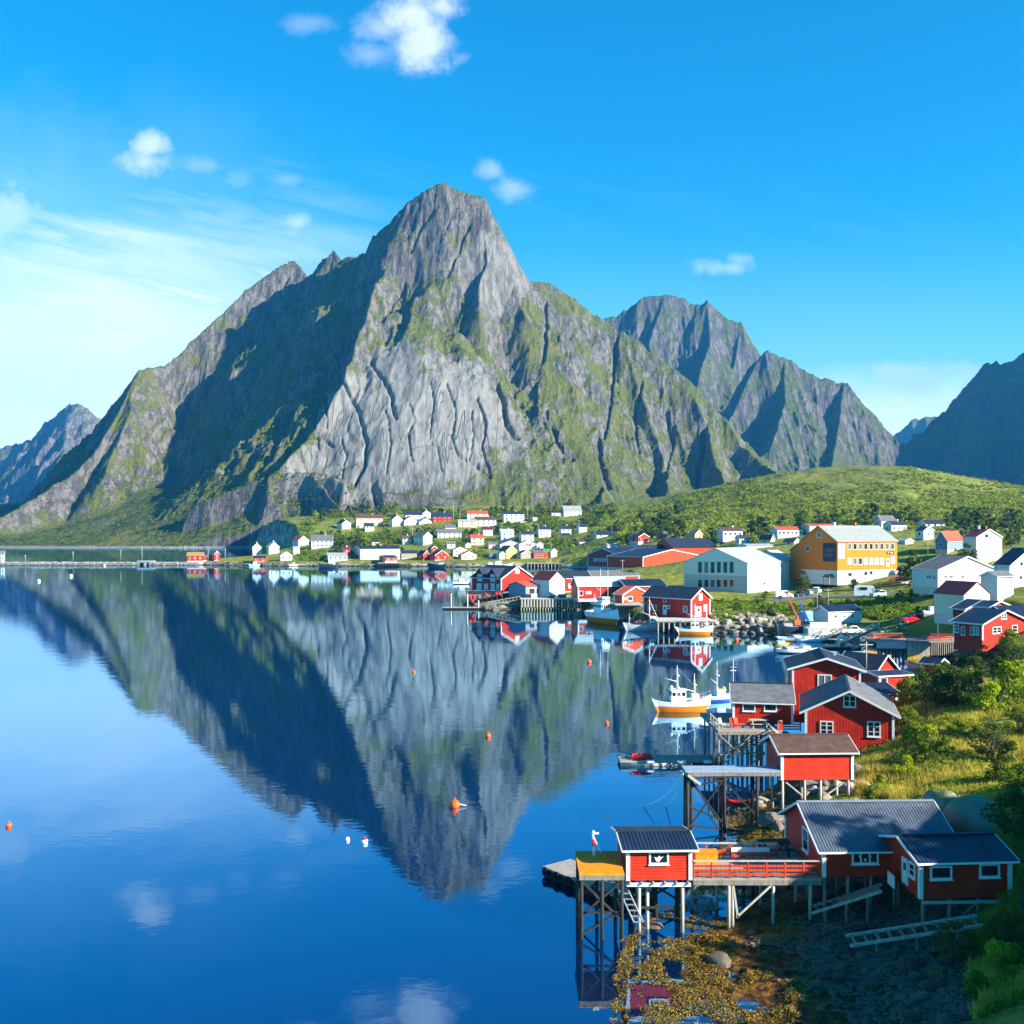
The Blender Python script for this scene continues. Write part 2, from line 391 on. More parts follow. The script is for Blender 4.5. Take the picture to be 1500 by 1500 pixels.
# ribs and gullies that run down the faces, then crags
rib = ridged(x / 105 + .9 * fbm(x / 140, y / 140, 3, 71), y / 480, 4, 21, .55) - .5
rib2 = ridged(x / 34 + 1.2 * fbm(x / 60, y / 60, 3, 72), y / 130, 4, 41, .6) - .5
crag = ridged(x / 22, y / 22, 4, 55, .6) - .5
pxg = x / y * 1500 + 750
pyg = HOR - (h - CAMZ) / y * 1500
slab = sstep(((pxg - 612) / 150) ** 2 + ((pyg - 610) / 112) ** 2 + 1.6 * fbm(x / 70, y / 90, 5, 5), 1.3, .35)
slab = np.maximum(slab, .8 * sstep(((pxg - 520) / 110) ** 2 + ((pyg - 690) / 50) ** 2 + 1.4 * fbm(x / 50, y / 60, 4, 6), 1.1, .4))
slab = np.maximum(slab, .45 * sstep(((pxg - 722) / 60) ** 2 + ((pyg - 400) / 60) ** 2 + 1.4 * fbm(x / 50, y / 60, 4, 8), 1.0, .6))
soft = 1 - .9 * slab
h = h + rough * (rib * 52 * soft + rib2 * 17 * (1 - .8 * slab) + crag * 9 * soft) + rough * 14 * fbm(x / 12, y / 14, 4, 91, .6) * soft
# diagonal cracks of the slab: steps in the rock
ds = ridged((x + .28 * y) / 100 + 1.0 * fbm(x / 120, y / 120, 3, 14), y / 400, 2, 15)
h = h - slab * 5 * sstep(ds, .80, .97) + slab * 5 * (ridged(x / 26 + .8 * fbm(x / 50, y / 60, 3, 31), y / 420, 3, 32) - .5)
CR = [([(566, 600), (572, 640), (566, 690)], 1.5, 9), ([(630, 560), (636, 590), (628, 640)], 1.4, 8), ([(640, 650), (648, 690)], 1.5, 8), ([(690, 600), (694, 640), (688, 672)], 1.5, 9), ([(588, 650), (600, 655), (640, 648), (660, 655)], 1.3, 8), ([(500, 640), (508, 668), (500, 700)], 1.6, 10), ([(440, 660), (450, 690)], 1.8, 12), ([(465, 600), (462, 630), (470, 655)], 1.8, 12),
      ([(498, 552), (512, 575), (528, 610), (537, 650), (534, 680), (520, 708)], 3.0, 22), ([(543, 528), (560, 552), (572, 574), (579, 612)], 2.6, 20), ([(727, 560), (738, 590), (741, 620), (757, 640)], 4, 30), ([(455, 627), (470, 636), (488, 652)], 2.6, 18),
      ([(675, 668), (696, 680), (718, 699)], 2.4, 18), ([(600, 590), (608, 610), (598, 640), (604, 672)], 1.6, 10), ([(655, 560), (668, 600), (662, 640), (672, 668)], 1.6, 10), ([(470, 560), (480, 590), (478, 625)], 2.2, 14), ([(700, 580), (712, 620), (706, 655), (716, 690)], 2.2, 16),
      ([(1032, 620), (1030, 650), (1024, 690), (1020, 712)], 5, 45), ([(875, 640), (880, 680), (892, 712)], 4, 26), ([(690, 322), (676, 352), (662, 385), (655, 402)], 3.5, 28), ([(640, 300), (620, 330), (600, 365)], 3, 22), ([(668, 300), (650, 340)], 2.5, 18), ([(594, 420), (572, 450), (560, 470)], 3, 24), ([(800, 600), (815, 640), (838, 672)], 4, 26), ([(905, 480), (899, 540), (893, 600), (884, 640)], 3.5, 26), ([(798, 440), (800, 480), (795, 530)], 4, 26), ([(940, 560), (930, 610), (935, 660)], 3, 20), ([(975, 600), (985, 650), (975, 690)], 3, 20), ([(548, 712), (553, 735), (548, 752)], 7, 30)]
pyn = HOR - (h - CAMZ) / y * 1500; wx = 5 * fbm(x / 16, y / 16, 3, 201); wy = 8 * fbm(x / 25, y / 25, 3, 203)
for pts, wd, dp in CR:
    dd = np.full(x.shape, 1e9)
    for (ax, ay), (bx, by) in zip(pts[:-1], pts[1:]):
        ex, ey = bx - ax, by - ay; t_ = np.clip(((pxg + wx - ax) * ex + (pyn + wy - ay) * ey) / (ex * ex + ey * ey), 0, 1)
        dd = np.minimum(dd, (pxg + wx - ax - t_ * ex) ** 2 + (pyn + wy - ay - t_ * ey) ** 2)
    h = h - dp * .7 * np.exp(-dd / (wd * wd * .4))
# heath apron at the foot, down to the fjord
ysh = 1393 + 10 * fbm(x / 60, 0 * y, 3, 12) * 2
bl = sstep(x, -330, -120); apron = (1 - bl) * (y - ysh) * (.07 + .17 * sstep(pxg, 20, 300)) + bl * (30 + (y - 1300) * .13)
apron = np.clip(apron + 22 * fbm(x / 80, y / 80, 4, 33) * sstep(y, 1400, 1500) , -40, 100 + 60 * fbm(x / 200, y / 200, 3, 8))
apron = np.minimum(apron, (y - ysh) * .5 - .6 * sstep(x, -80, -150) if False else apron)
hh = np.log(np.exp(np.clip(h - apron, -60, 60) / 6) + 1) * 6 + apron
hh = np.where(h - apron > 55, h, hh)
hh = hh + (1 - sstep(h - apron, -10, 30)) * (2.2 * (ridged(x / 9, y / 9, 3, 77) - .4)) * sstep(y, 1400, 1440)
hh = np.where(x < -330, np.minimum(hh, (y - ysh) * 3.2), np.minimum(hh, (y - ysh + bl * 140) * 3.2))
V = np.stack([x, y, hh], -1).reshape(-1, 3)
F = grid_faces(*x.shape, keep=hh > -3)
V, F, A = compact(V, F, {'pale': slab.ravel()})
APRON = V[(V[:, 2] > 2.5) & (V[:, 2] < 120) & (V[:, 0] < -150)]
MR = mat_rock('granite_and_heath', True, gbias=-.02)
mo = inst('mountain', np_mesh('mountain', V, F, MR, True, A)); tag(mo, 'steep grey granite peak with green ledges rising behind the village', 'mountain', kind='structure')

def mount(name, label, ridges, pa, pb, na, D0, D1, nd, m, amp=1.0, warp=18):
    x, y = fan(pa, pb, na, D0, D1, nd)
    h, near = tents(x, y, ridges, warp, 13)
    rough = np.clip((h + 30) / 200, .1, 1) * amp * (.35 + .65 * sstep(near, 0, 90))
    h = h + rough * ((ridged(x / 190 + 1.8 * fbm(x / 260, y / 260, 3, 7), y / 420, 4, 121, .55) - .5) * 80 + (ridged(x / 45, y / 120, 4, 141, .6) - .5) * 48 + 22 * fbm(x / 20, y / 20, 4, 191, .6))
    V = np.stack([x, y, h], -1).reshape(-1, 3); F = grid_faces(*x.shape, keep=h > -3); V, F, A = compact(V, F)
    return tag(inst(name, np_mesh(name, V, F, m)), label, 'mountain', kind='structure')
MR2 = mat_rock('far_granite', False, sc=.7, gbias=.0, rock=(.13, .12, .11))
MR3 = mat_rock('far_green_rock', False, sc=.7, gbias=.04, green=(.085, .12, .03), rock=(.14, .13, .125))
MR4 = mat_rock('far_grey_rock', False, sc=.7, gbias=-.2, rock=(.17, .165, .16))
mount('far_mountain', 'hazy grey mountain at the left edge', [([(-300, 760, 5760), (-150, 700, 5680), (-60, 672, 5600), (0, 656, 5568), (50, 640, 5520), (75, 612, 5440), (98, 596, 5360), (118, 591, 5280), (134, 602, 5280), (150, 624, 5280), (200, 680, 5280), (260, 740, 5280)], 1.15),
    ([(100, 600, 5360), (95, 650, 4960), (70, 720, 4560)], 1.3), ([(0, 660, 5568), (-10, 720, 5120)], 1.2), ([(-80, 745, 4320), (0, 735, 4240), (25, 768, 4080)], .8)], -140, 300, 260, 3900, 6400, 240, MR4, 1.3)
mount('ridge_mountain', 'jagged hazy green and grey mountain right of the main peak', [([(850, 520, 3600), (885, 468, 3550), (905, 461, 3550), (922, 452, 3550), (940, 438, 3550), (962, 433, 3550), (980, 429, 3550), (1000, 437, 3550), (1018, 448, 3540), (1027, 446, 3530), (1036, 438, 3520), (1046, 450, 3520), (1062, 464, 3510), (1086, 472, 3500), (1096, 488, 3490), (1100, 530, 3480), (1103, 580, 3470)], 1.8, 1.4),
    ([(1086, 473, 3500), (1078, 520, 3400), (1068, 560, 3300)], 2.4, 1.8), ([(975, 430, 3550), (950, 500, 3400), (975, 570, 3200)], 1.2, 2.0), ([(1036, 440, 3520), (1040, 500, 3380), (1020, 570, 3150)], 1.3),
    ([(1075, 600, 3000), (1092, 548, 3000), (1104, 532, 3000), (1112, 524, 3000), (1126, 513, 3000), (1140, 522, 3000), (1160, 527, 3010), (1180, 540, 3010), (1204, 554, 3010), (1222, 554, 3010), (1241, 555, 3000), (1250, 575, 2990), (1266, 612, 2980), (1280, 645, 2960), (1296, 672, 2900), (1330, 690, 2850), (1400, 720, 2800)], 1.6),
    ([(1112, 524, 3000), (1080, 590, 2900), (1050, 640, 2800), (1030, 690, 2700)], 1.3, 1.8), ([(1150, 527, 3005), (1150, 590, 2850), (1130, 650, 2650)], 1.1), ([(1236, 556, 3000), (1228, 620, 2860), (1215, 690, 2600)], 1.2)], 840, 1400, 520, 2300, 4000, 330, MR3, .85, 6)
mount('distant_peak', 'small blue hazy peak in the gap between the mountains', [([(1250, 690, 6000), (1285, 652, 6000), (1300, 650, 6000), (1318, 632, 5980), (1340, 614, 5960), (1358, 607, 5950), (1380, 609, 5950), (1398, 612, 5950), (1412, 628, 5900), (1440, 665, 5900), (1480, 720, 5900)], 1.0),
    ([(1358, 608, 5950), (1350, 660, 5500)], 1.0)], 1230, 1500, 160, 4600, 6800, 130, MR3, 1.0)
mount('dark_mountain', 'steep blue mountain in shade at the right edge', [([(1240, 672, 3900), (1300, 668, 3700), (1350, 672, 3500), (1372, 668, 3300), (1386, 645, 3250), (1402, 612, 3200), (1418, 575, 3150), (1432, 546, 3120), (1446, 531, 3100), (1476, 529, 3080), (1488, 519, 3060), (1500, 510, 3050), (1540, 470, 3000), (1600, 420, 2950), (1700, 380, 2900)], 1.15),
    ([(1640, 430, 2900), (1610, 560, 2600), (1580, 680, 2300)], 1.2), ([(1447, 531, 3100), (1428, 590, 2930), (1402, 655, 2740)], .9, 2.4)], 1230, 1720, 330, 2050, 4200, 220, MR2, .7)

# ------------------------------------------------ water and haze
def mat_water():
    m = bpy.data.materials.new('fjord_water'); m.use_nodes = True; t = NT(m.node_tree)
    for n in list(t.n):
        if n.type == 'BSDF_PRINCIPLED': t.n.remove(n)
    out = [n for n in t.n if n.type == 'OUTPUT_MATERIAL'][0]
    g = t.new('ShaderNodeNewGeometry'); pos = g.outputs['Position']
    big = t.noise(pos, .012, 3, .5)
    n1 = t.noise(t.vmul(pos, (1, 1.6, 1)), .9, 3, .5); n2 = t.noise(t.vmul(pos, (1, 1.3, 1)), .22, 3, .5)
    h = t.math('ADD', t.math('MULTIPLY', n1, .045), t.math('MULTIPLY', n2, .12))
    h = t.math('MULTIPLY', h, t.ramp(big, .3, .7, .55, 1.3))
    b = t.new('ShaderNodeBump'); b.inputs['Strength'].default_value = .085; b.inputs['Distance'].default_value = 1
    t.put(b.inputs['Height'], h)
    gl = t.new('ShaderNodeBsdfGlossy'); gl.inputs['Roughness'].default_value = .012; gl.inputs['Color'].default_value = (.47, .74, .96, 1)
    di = t.new('ShaderNodeBsdfDiffuse'); di.inputs['Color'].default_value = (.0005, .012, .05, 1)
    t.l.new(b.outputs[0], gl.inputs['Normal'])
    fr = t.new('ShaderNodeFresnel'); fr.inputs['IOR'].default_value = 1.33
    f = t.ramp(fr.outputs[0], .05, .40, .28, .93)
    f.node.interpolation_type = 'LINEAR'
    mx = t.new('ShaderNodeMixShader'); t.put(mx.inputs[0], f); t.l.new(di.outputs[0], mx.inputs[1]); t.l.new(gl.outputs[0], mx.inputs[2])
    t.l.new(mx.outputs[0], out.inputs['Surface'])
    return m
wm = MB().poly([(-4900, -40, 0), (4900, -40, 0), (4900, 8900, 0), (-4900, 8900, 0)]).mesh('water', mat_water())
tag(inst('water', wm), 'calm blue fjord water mirroring the mountain', 'water', kind='structure')
seabed = MB().poly([(-4900, -40, -4), (4900, -40, -4), (4900, 8900, -4), (-4900, 8900, -4)]).mesh('seabed', mat('seabed_sand', (.08, .08, .06), .9, .3))

HAZE = 7.5e-5
hz = bpy.data.materials.new('haze_air'); hz.use_nodes = True; t = NT(hz.node_tree)
for n in list(t.n):
    if n.type == 'BSDF_PRINCIPLED': t.n.remove(n)
pv = t.new('ShaderNodeVolumePrincipled'); pv.inputs['Color'].default_value = (.07, .42, .95, 1); pv.inputs['Density'].default_value = HAZE; pv.inputs['Anisotropy'].default_value = .2
out = [n for n in t.n if n.type == 'OUTPUT_MATERIAL'][0]
t.l.new(pv.outputs[0], out.inputs['Volume'])
HB = MB().box((0, 3440, 550), (8400, 7000, 1112)).build('haze', hz)
tag(HB, 'thin blue haze over the fjord', 'haze', kind='stuff')
# ------------------------------------------------ paints
RED = mat('red_board_paint', (.50, .018, .004), .6, .3, boards='v', bw=.3, scale=1.2, wear=.5, wearc=(.27, .022, .008, 1))
REDH = mat('red_clapboard', (.58, .028, .005), .6, .25, boards='h', bw=.18, scale=1.2, wear=.45, wearc=(.34, .03, .01, 1))
REDF = mat('faded_red_boards', (.66, .055, .010), .65, .2, boards='v', bw=.3)
WHT = mat('white_paint', (.66, .66, .64), .55, .06, wear=.15)
WHTB = mat('white_clapboard', (.64, .65, .64), .6, .1, boards='h', bw=.18)
CRM = mat('cream_boards', (.72, .62, .42), .65, .1, boards='v', bw=.25)
YEL = mat('yellow_boards', (.72, .52, .12), .6, .1, boards='h', bw=.18)
ORG = mat('ochre_boards', (.80, .19, .001), .6, .12, boards='v', bw=.3)
GRYW = mat('pale_grey_render', (.62, .64, .64), .75, .06, bump=.1)
GRYD = mat('grey_concrete', (.36, .38, .39), .85, .2, bump=.2)
PCH = mat('peach_boards', (.70, .50, .36), .65, .1, boards='h', bw=.2)
GRB = mat('grey_boards', (.34, .31, .25), .8, .3, boards='v', bw=.25)
BLUW = mat('blue_grey_boards', (.2, .26, .36), .6, .1, boards='h', bw=.2)
NVY = mat('navy_felt_roof', (.022, .032, .052), .65, .35, scale=.8, bump=.3)
NVC = mat('corrugated_steel_roof', (.085, .105, .135), .42, .35, boards='c', bw=.20, metal=.2, scale=.7, wear=.3, wearc=(.16, .15, .14, 1))
NVP = mat('dark_blue_sheet_roof', (.014, .024, .05), .45, .4, boards='c', bw=.25, metal=.1, scale=.7, wear=.25, wearc=(.05, .06, .08, 1))
GRR = mat('grey_felt_roof', (.13, .13, .135), .8, .3, scale=1.2, bump=.3, wear=.5, wearc=(.25, .25, .25, 1))
SLT = mat('grey_slate_roof', (.30, .315, .29), .7, .25, boards='y', bw=.45, wear=.4, wearc=(.4, .4, .36, 1))
LGR = mat('pale_grey_sheet_roof', (.36, .38, .37), .6, .1, scale=.5)
BRN = mat('brown_felt_roof', (.10, .055, .042), .8, .3, scale=1.5, bump=.2, wear=.5, wearc=(.16, .09, .07, 1))
MRN = mat('maroon_roof', (.10, .018, .026), .6, .2, boards='c', bw=.3)
TIL = mat('red_tile_roof', (.50, .085, .04), .75, .25, boards='y', bw=.35)
SOD = mat('ochre_turf_roof', (.36, .22, .05), .95, .4)
GRN = mat('green_roof', (.05, .24, .08), .7, .2)
WOOD = mat('weathered_timber', (.23, .19, .15), .85, .35, scale=5, streak=True, wear=.4, wearc=(.36, .33, .29, 1))
WOODD = mat('dark_wet_timber', (.035, .03, .026), .8, .4, scale=5, streak=True)
WOODL = mat('pale_timber', (.42, .38, .31), .8, .25, scale=4, streak=True, wear=.5, wearc=(.3, .26, .2, 1))
DECK = mat('grey_deck_boards', (.34, .31, .27), .85, .2, boards='v', bw=.16)
STEEL = mat('galvanised_steel', (.45, .47, .48), .4, .15, metal=.6)
CHIM = mat('chimney_render', (.55, .53, .5), .8, .2)
def glassmat():
    m = bpy.data.materials.new('window_glass'); m.use_nodes = True; t = NT(m.node_tree); b = t.n['Principled BSDF']
    o = t.new('ShaderNodeObjectInfo'); b.inputs['Roughness'].default_value = .06
    t.put(b.inputs['Base Color'], t.mix(t.ramp(o.outputs['Random'], .6, .9), (.012, .018, .025, 1), (.10, .13, .15, 1))); return m
GLS = glassmat()
CUR = mat('white_curtain_pane', (.5, .55, .58), .3, .2)

# far houses: corner px, left px, right px, base y, eave y, ridge y, distance, angle, ridge side, wall, roof, window columns, label, storeys
FAR = [
 (1, -4, 6, 821, 811, 807, 744, 70, 'R', WHTB, GRR, 1, 'white hut cut off by the left edge at the causeway'),
 (274, 273, 297, 821.5, 814.5, 809, 742, 80, 'R', RED, SOD, 3, 'long red boathouse with an ochre turf roof at the end of the causeway'),
 (314, 305, 322, 821, 812.5, 807, 745, 50, 'L', RED, SLT, 2, 'small red gabled cabin with white trim beside the turf roofed boathouse'),
 (297.5, 297, 306, 820.5, 817, 813, 748, 80, 'R', REDF, GRR, 0, 'low link shed between the turf roofed boathouse and the red cabin'),
 (370, 367, 383, 810, 802, 796, 800, 75, 'Lg', WHTB, GRR, 1, 'white gabled house at the left tip of the village, lower of the pair'),
 (394, 390, 409, 811, 802, 794, 795, 40, 'L', WHTB, SLT, 2, 'taller white gabled house at the left tip of the village'),
 (371, 369, 390, 822.5, 817.5, 814.5, 733, 80, 'R', REDF, NVY, 2, 'low red boathouse on the quay below the two white houses'),
 (411, 409, 428, 821, 814, 808, 731, 70, 'Lg', WHTB, LGR, 1, 'white gabled boathouse on the left shore'),
 (437, 428, 452, 798, 792, 785, 835, 50, 'L', WHTB, TIL, 1, 'white house with a bright red roof at the left of the village'),
 (430, 429, 439, 812, 802, 800.5, 790, 70, 'R', WHTB, LGR, 0, 'flat white garage below the bright red roof'),
 (456, 455, 488, 802, 792, 783.5, 805, 80, 'R', WHTB, GRR, 5, 'long white two storey house with a grey roof near the left shore'),
 (481, 477, 509, 820.5, 815.5, 810, 722, 75, 'R', PCH, LGR, 4, 'pinkish boathouse with a pale grey roof by the dark fishing boat'),
 (503, 500, 513, 815, 805, 801.5, 745, 60, 'R', RED, MRN, 1, 'little tall red shed left of the big white warehouse'),
 (528, 514, 586, 820, 804, 799.5, 734, 74, 'R', WHTB, NVP, 0, 'long white warehouse with a dark blue roof on the village quay'),
 (564, 555, 582, 821.5, 817, 813.5, 712, 70, 'R', REDF, NVY, 2, 'red boathouse with a navy roof on stilts before the white warehouse'),
 (588, 586, 613, 818, 810.5, 806.5, 742, 70, 'R', GRB, NVY, 0, 'low dark roofed store right of the white warehouse'),
 (620, 611, 629, 820, 813, 806.5, 728, 45, 'L', RED, NVY, 1, 'narrow red gabled boathouse, left of two side by side'),
 (637, 629, 657, 820, 814, 806, 724, 45, 'L', RED, NVY, 1, 'broad red gabled boathouse, right of two side by side'),
 (632, 627, 640, 810, 803.5, 800, 745, 45, 'L', RED, NVY, 1, 'small red gable peeping up behind the two boathouses'),
 (620, 606, 633, 798, 786, 779.5, 806, 45, 'L', WHTB, GRR, 2, 'tall white house with a grey roof above the two red boathouses'),
 (641, 640, 676, 789, 780.5, 775, 850, 78, 'R', WHTB, GRR, 5, 'long white house with a grey roof in the village middle'),
 (501, 493, 514, 774.5, 767, 761.5, 950, 45, 'L', WHTB, NVY, 1, 'white gabled house highest at the left end of the village'),
 (522, 520, 561, 771, 759, 753.5, 962, 70, 'R', PCH, BRN, 3, 'brown roofed house under the dark rock cleft'),
 (575, 570, 590, 771, 761, 754, 955, 60, 'Lg', WHTB, GRR, 2, 'white gabled house left of a close row of three'),
 (592, 589, 611, 772, 763, 756, 957, 70, 'Lg', WHTB, BRN, 2, 'white gabled house with a brown roof in the middle of a row of three'),
 (614, 611, 634, 771, 765, 759, 959, 60, 'Lg', WHTB, SLT, 2, 'lower white gabled house right of a row of three'),
 (594, 592, 619, 760, 754.5, 748.5, 1005, 75, 'R', WHTB, NVY, 3, 'white house with a navy roof behind the row of three'),
 (619, 617, 631, 758, 752, 747, 1010, 50, 'L', WHTB, NVY, 1, 'small white gable behind the row of three houses'),
 (634, 632, 662, 766, 757, 750.5, 965, 75, 'R', RED, NVY, 4, 'red house with a navy roof and white windows high in the village'),
 (684.5, 684, 715, 760, 752.5, 748, 990, 80, 'R', CRM, TIL, 3, 'cream house with an orange roof high in the village'),
 (697, 696, 727, 769, 761.5, 757, 940, 80, 'R', WHTB, BRN, 4, 'white house with a brown roof below the orange roofed one'),
 (671, 670, 698, 771, 763.5, 761, 930, 80, 'R', PCH, LGR, 2, 'low flat peach house left of the brown roofed house'),
 (738, 737, 768, 762.5, 753, 749, 975, 78, 'R', WHTB, NVY, 4, 'white house with a navy roof at the top of the village'),
 (781, 780, 787, 763, 759, 757.5, 960, 70, 'R', WHTB, LGR, 0, 'tiny white hut on the white terrace wall'),
 (826, 822, 852, 757, 748, 741, 1000, 72, 'R', WHTB, SLT, 4, 'large white villa with a steep grey roof at the top right of the village'),
 (808, 807, 826, 756, 751, 749.5, 1000, 80, 'R', WHTB, NVY, 2, 'flat white wing left of the large white villa'),
 (734, 733, 753, 791, 780.5, 775, 835, 76, 'R', WHTB, LGR, 2, 'white house with a pale roof above the white warehouses'),
 (764, 761, 782, 792.5, 783, 778, 825, 74, 'R', WHTB, NVY, 2, 'white house with a navy roof right above the shop'),
 (789, 785, 807, 786, 775.5, 771, 862, 72, 'R', WHTB, NVY, 2, 'white house with a navy roof among trees right of the shop'),
 (822, 820, 837, 785, 775, 770, 862, 76, 'R', WHTB, NVY, 2, 'square white house with a navy roof before the tall trees'),
 (690, 689, 709, 797.5, 788, 783, 812, 78, 'R', PCH, TIL, 2, 'pinkish house with a dark red roof in the village middle'),
 (682, 681, 690, 802, 798, 795, 800, 70, 'Lg', WHTB, GRR, 0, 'tiny white gabled garage below the dark red roof'),
 (733, 719, 762, 804, 798, 792, 790, 70, 'Lg', WHTB, GRR, 0, 'white gabled warehouse left of the shop'),
 (760.5, 758, 785, 804.5, 797.5, 792, 786, 76, 'Lg', WHTB, GRR, 0, 'white gabled shop with blue lettering on its front'),
 (786, 784, 796, 803, 797.5, 794, 790, 74, 'Lg', WHTB, GRR, 0, 'small white gable right of the shop'),
 (741.5, 730, 757, 819, 807, 799.5, 737, 45, 'L', YEL, NVY, 2, 'bright yellow gabled house with a navy roof on the quay'),
 (718, 716, 731, 818.5, 812, 809.5, 730, 70, 'R', BLUW, GRR, 2, 'blue boarded shed left of the yellow house'),
 (731.5, 730, 740, 819, 812, 808, 725, 60, 'Lg', PCH, LGR, 0, 'pink gabled shed touching the yellow house'),
 (664, 660, 683, 815, 806, 801.5, 745, 60, 'Lg', PCH, GRR, 1, 'peach gabled boathouse behind the wide peach one'),
 (676, 671, 698, 819.5, 813.5, 808, 733, 66, 'Lg', PCH, TIL, 2, 'wide peach gabled boathouse with an orange side roof'),
 (763, 757, 780, 818.5, 811.5, 806.5, 735, 60, 'Lg', GRB, NVY, 0, 'small brown and cream shed right of the yellow house'),
 (782, 780, 797, 817, 809.5, 806, 738, 78, 'R', REDF, GRR, 3, 'red quay shed right of the brown shed'),
 (797.5, 796, 806, 817, 809, 804.5, 740, 72, 'R', REDF, GRN, 0, 'small red shed with a green roof'),
 (807, 803, 816, 817, 808.5, 803.5, 740, 50, 'L', PCH, LGR, 2, 'last pale shed at the right end of the quay row'),
 (849, 847, 862, 799, 793.5, 791, 790, 76, 'R', CRM, BRN, 0, 'small cream cabin on the grassy bank'),
 (874, 873, 898, 787.5, 783.5, 778, 760, 78, 'R', WHTB, NVY, 2, 'low white house with a wide navy roof under dark trees'),
 (890, 887, 905, 803, 798, 796, 700, 76, 'R', CRM, LGR, 0, 'flat pale garage left of the purple warehouse'),
 (935, 922, 951, 793, 787, 781.5, 640, 50, 'L', RED, NVY, 2, 'red house with a dark roof among shrubs at the hill foot'),
 (967, 966, 978, 788.5, 783.5, 779, 650, 78, 'R', RED, GRR, 1, 'small red cabin with a grey roof at the hill foot'),
 (1018, 1008, 1029, 789.5, 783, 776.5, 630, 50, 'L', YEL, GRR, 1, 'pale yellow gabled house with a grey roof at the hill foot'),
 (1059, 1057, 1088, 788, 777.5, 772.5, 600, 78, 'R', WHTB, BRN, 4, 'white two storey house with a brown roof above the grey hall'),
 (1083, 1077, 1099, 797.5, 789, 784, 570, 62, 'R', WHTB, NVY, 2, 'white house with a navy roof half hidden by a tree above the hall'),
 (1129, 1112, 1135, 797.5, 791, 783.5, 540, 45, 'L', WHTB, NVY, 1, 'white gabled house with a navy roof right behind the grey hall'),
 (1139, 1137, 1176, 786, 776, 771.5, 560, 78, 'R', WHTB, TIL, 6, 'long white house with a red roof left of the ochre building'),
 (1163, 1147, 1171, 799.5, 794, 789, 510, 45, 'L', CRM, NVY, 1, 'small cream gabled house left of the ochre building'),
 (1094, 1092, 1132, 803, 799, 797, 470, 78, 'R', WHTB, LGR, 0, 'flat white roofed shed behind the grey hall'),
 (1186, 1185, 1225, 778, 770, 767.5, 560, 78, 'R', CRM, TIL, 0, 'house with a dull red roof behind the ochre building'),
 (1291, 1289, 1312, 771, 763, 755, 600, 70, 'R', WHTB, GRR, 1, 'grey roofed white house highest at the hill foot'),
 (1306, 1304, 1328, 780, 769, 763.5, 565, 66, 'R', WHTB, NVY, 3, 'white house with a navy roof just below the grey roofed one'),
 (1356, 1355, 1384, 772, 767.5, 762, 570, 78, 'R', WHTB, NVY, 3, 'long white house with a dark roof and balcony at the hill foot'),
 (1353, 1350, 1368, 789, 777.5, 771.5, 480, 66, 'Lg', WHTB, NVY, 1, 'narrow white gabled house under the balcony house'),
 (1326, 1323, 1338, 796, 792.5, 789, 470, 66, 'Lg', WHTB, LGR, 0, 'small low white garage among trees right of the ochre building'),
 (535, 532, 548, 779, 771, 766, 945, 70, 'R', WHTB, NVY, 2, 'small white house left of the three gables, below the brown roof'),
 (652, 650, 668, 779.5, 773, 768.5, 905, 76, 'R', CRM, GRR, 2, 'cream house with a grey roof above the long white one'),
 (708, 706, 722, 783, 776, 771.5, 870, 72, 'R', WHTB, MRN, 2, 'white house with a maroon roof right of the village middle'),
 (545, 543, 556, 800, 794, 790, 800, 70, 'R', YEL, NVY, 1, 'small yellow house behind the big white warehouse'),
 (590, 588, 602, 797, 789, 784.5, 815, 74, 'R', WHTB, BRN, 2, 'white house with a brown roof left of the tall grey roofed one'),
 (655, 653, 667, 803, 797, 793, 790, 72, 'R', WHTB, GRR, 1, 'low white house above the peach boathouses'),
 (716, 714, 729, 803.5, 797.5, 794, 795, 72, 'R', PCH, GRR, 1, 'low pinkish house left of the white warehouses'),
 (848, 846, 860, 779, 772, 767.5, 850, 72, 'R', WHTB, NVY, 1, 'white house half lost in trees right of the square one'),
]
BLU = mat('light_blue_paint', (.16, .34, .62), .5, .1)
BLUF = mat('pale_blue_paint', (.38, .56, .72), .5, .1)
REDP = mat('purple_shade_red_boards', (.42, .06, .05), .65, .15, boards='v', bw=.5)  # purple shade of the fish plant walls put into the red
GAP = mat('plain_grey_render', (.46, .46, .46), .85, .12, bump=.1)
CONC = mat('pale_concrete', (.5, .48, .44), .85, .2, bump=.2)
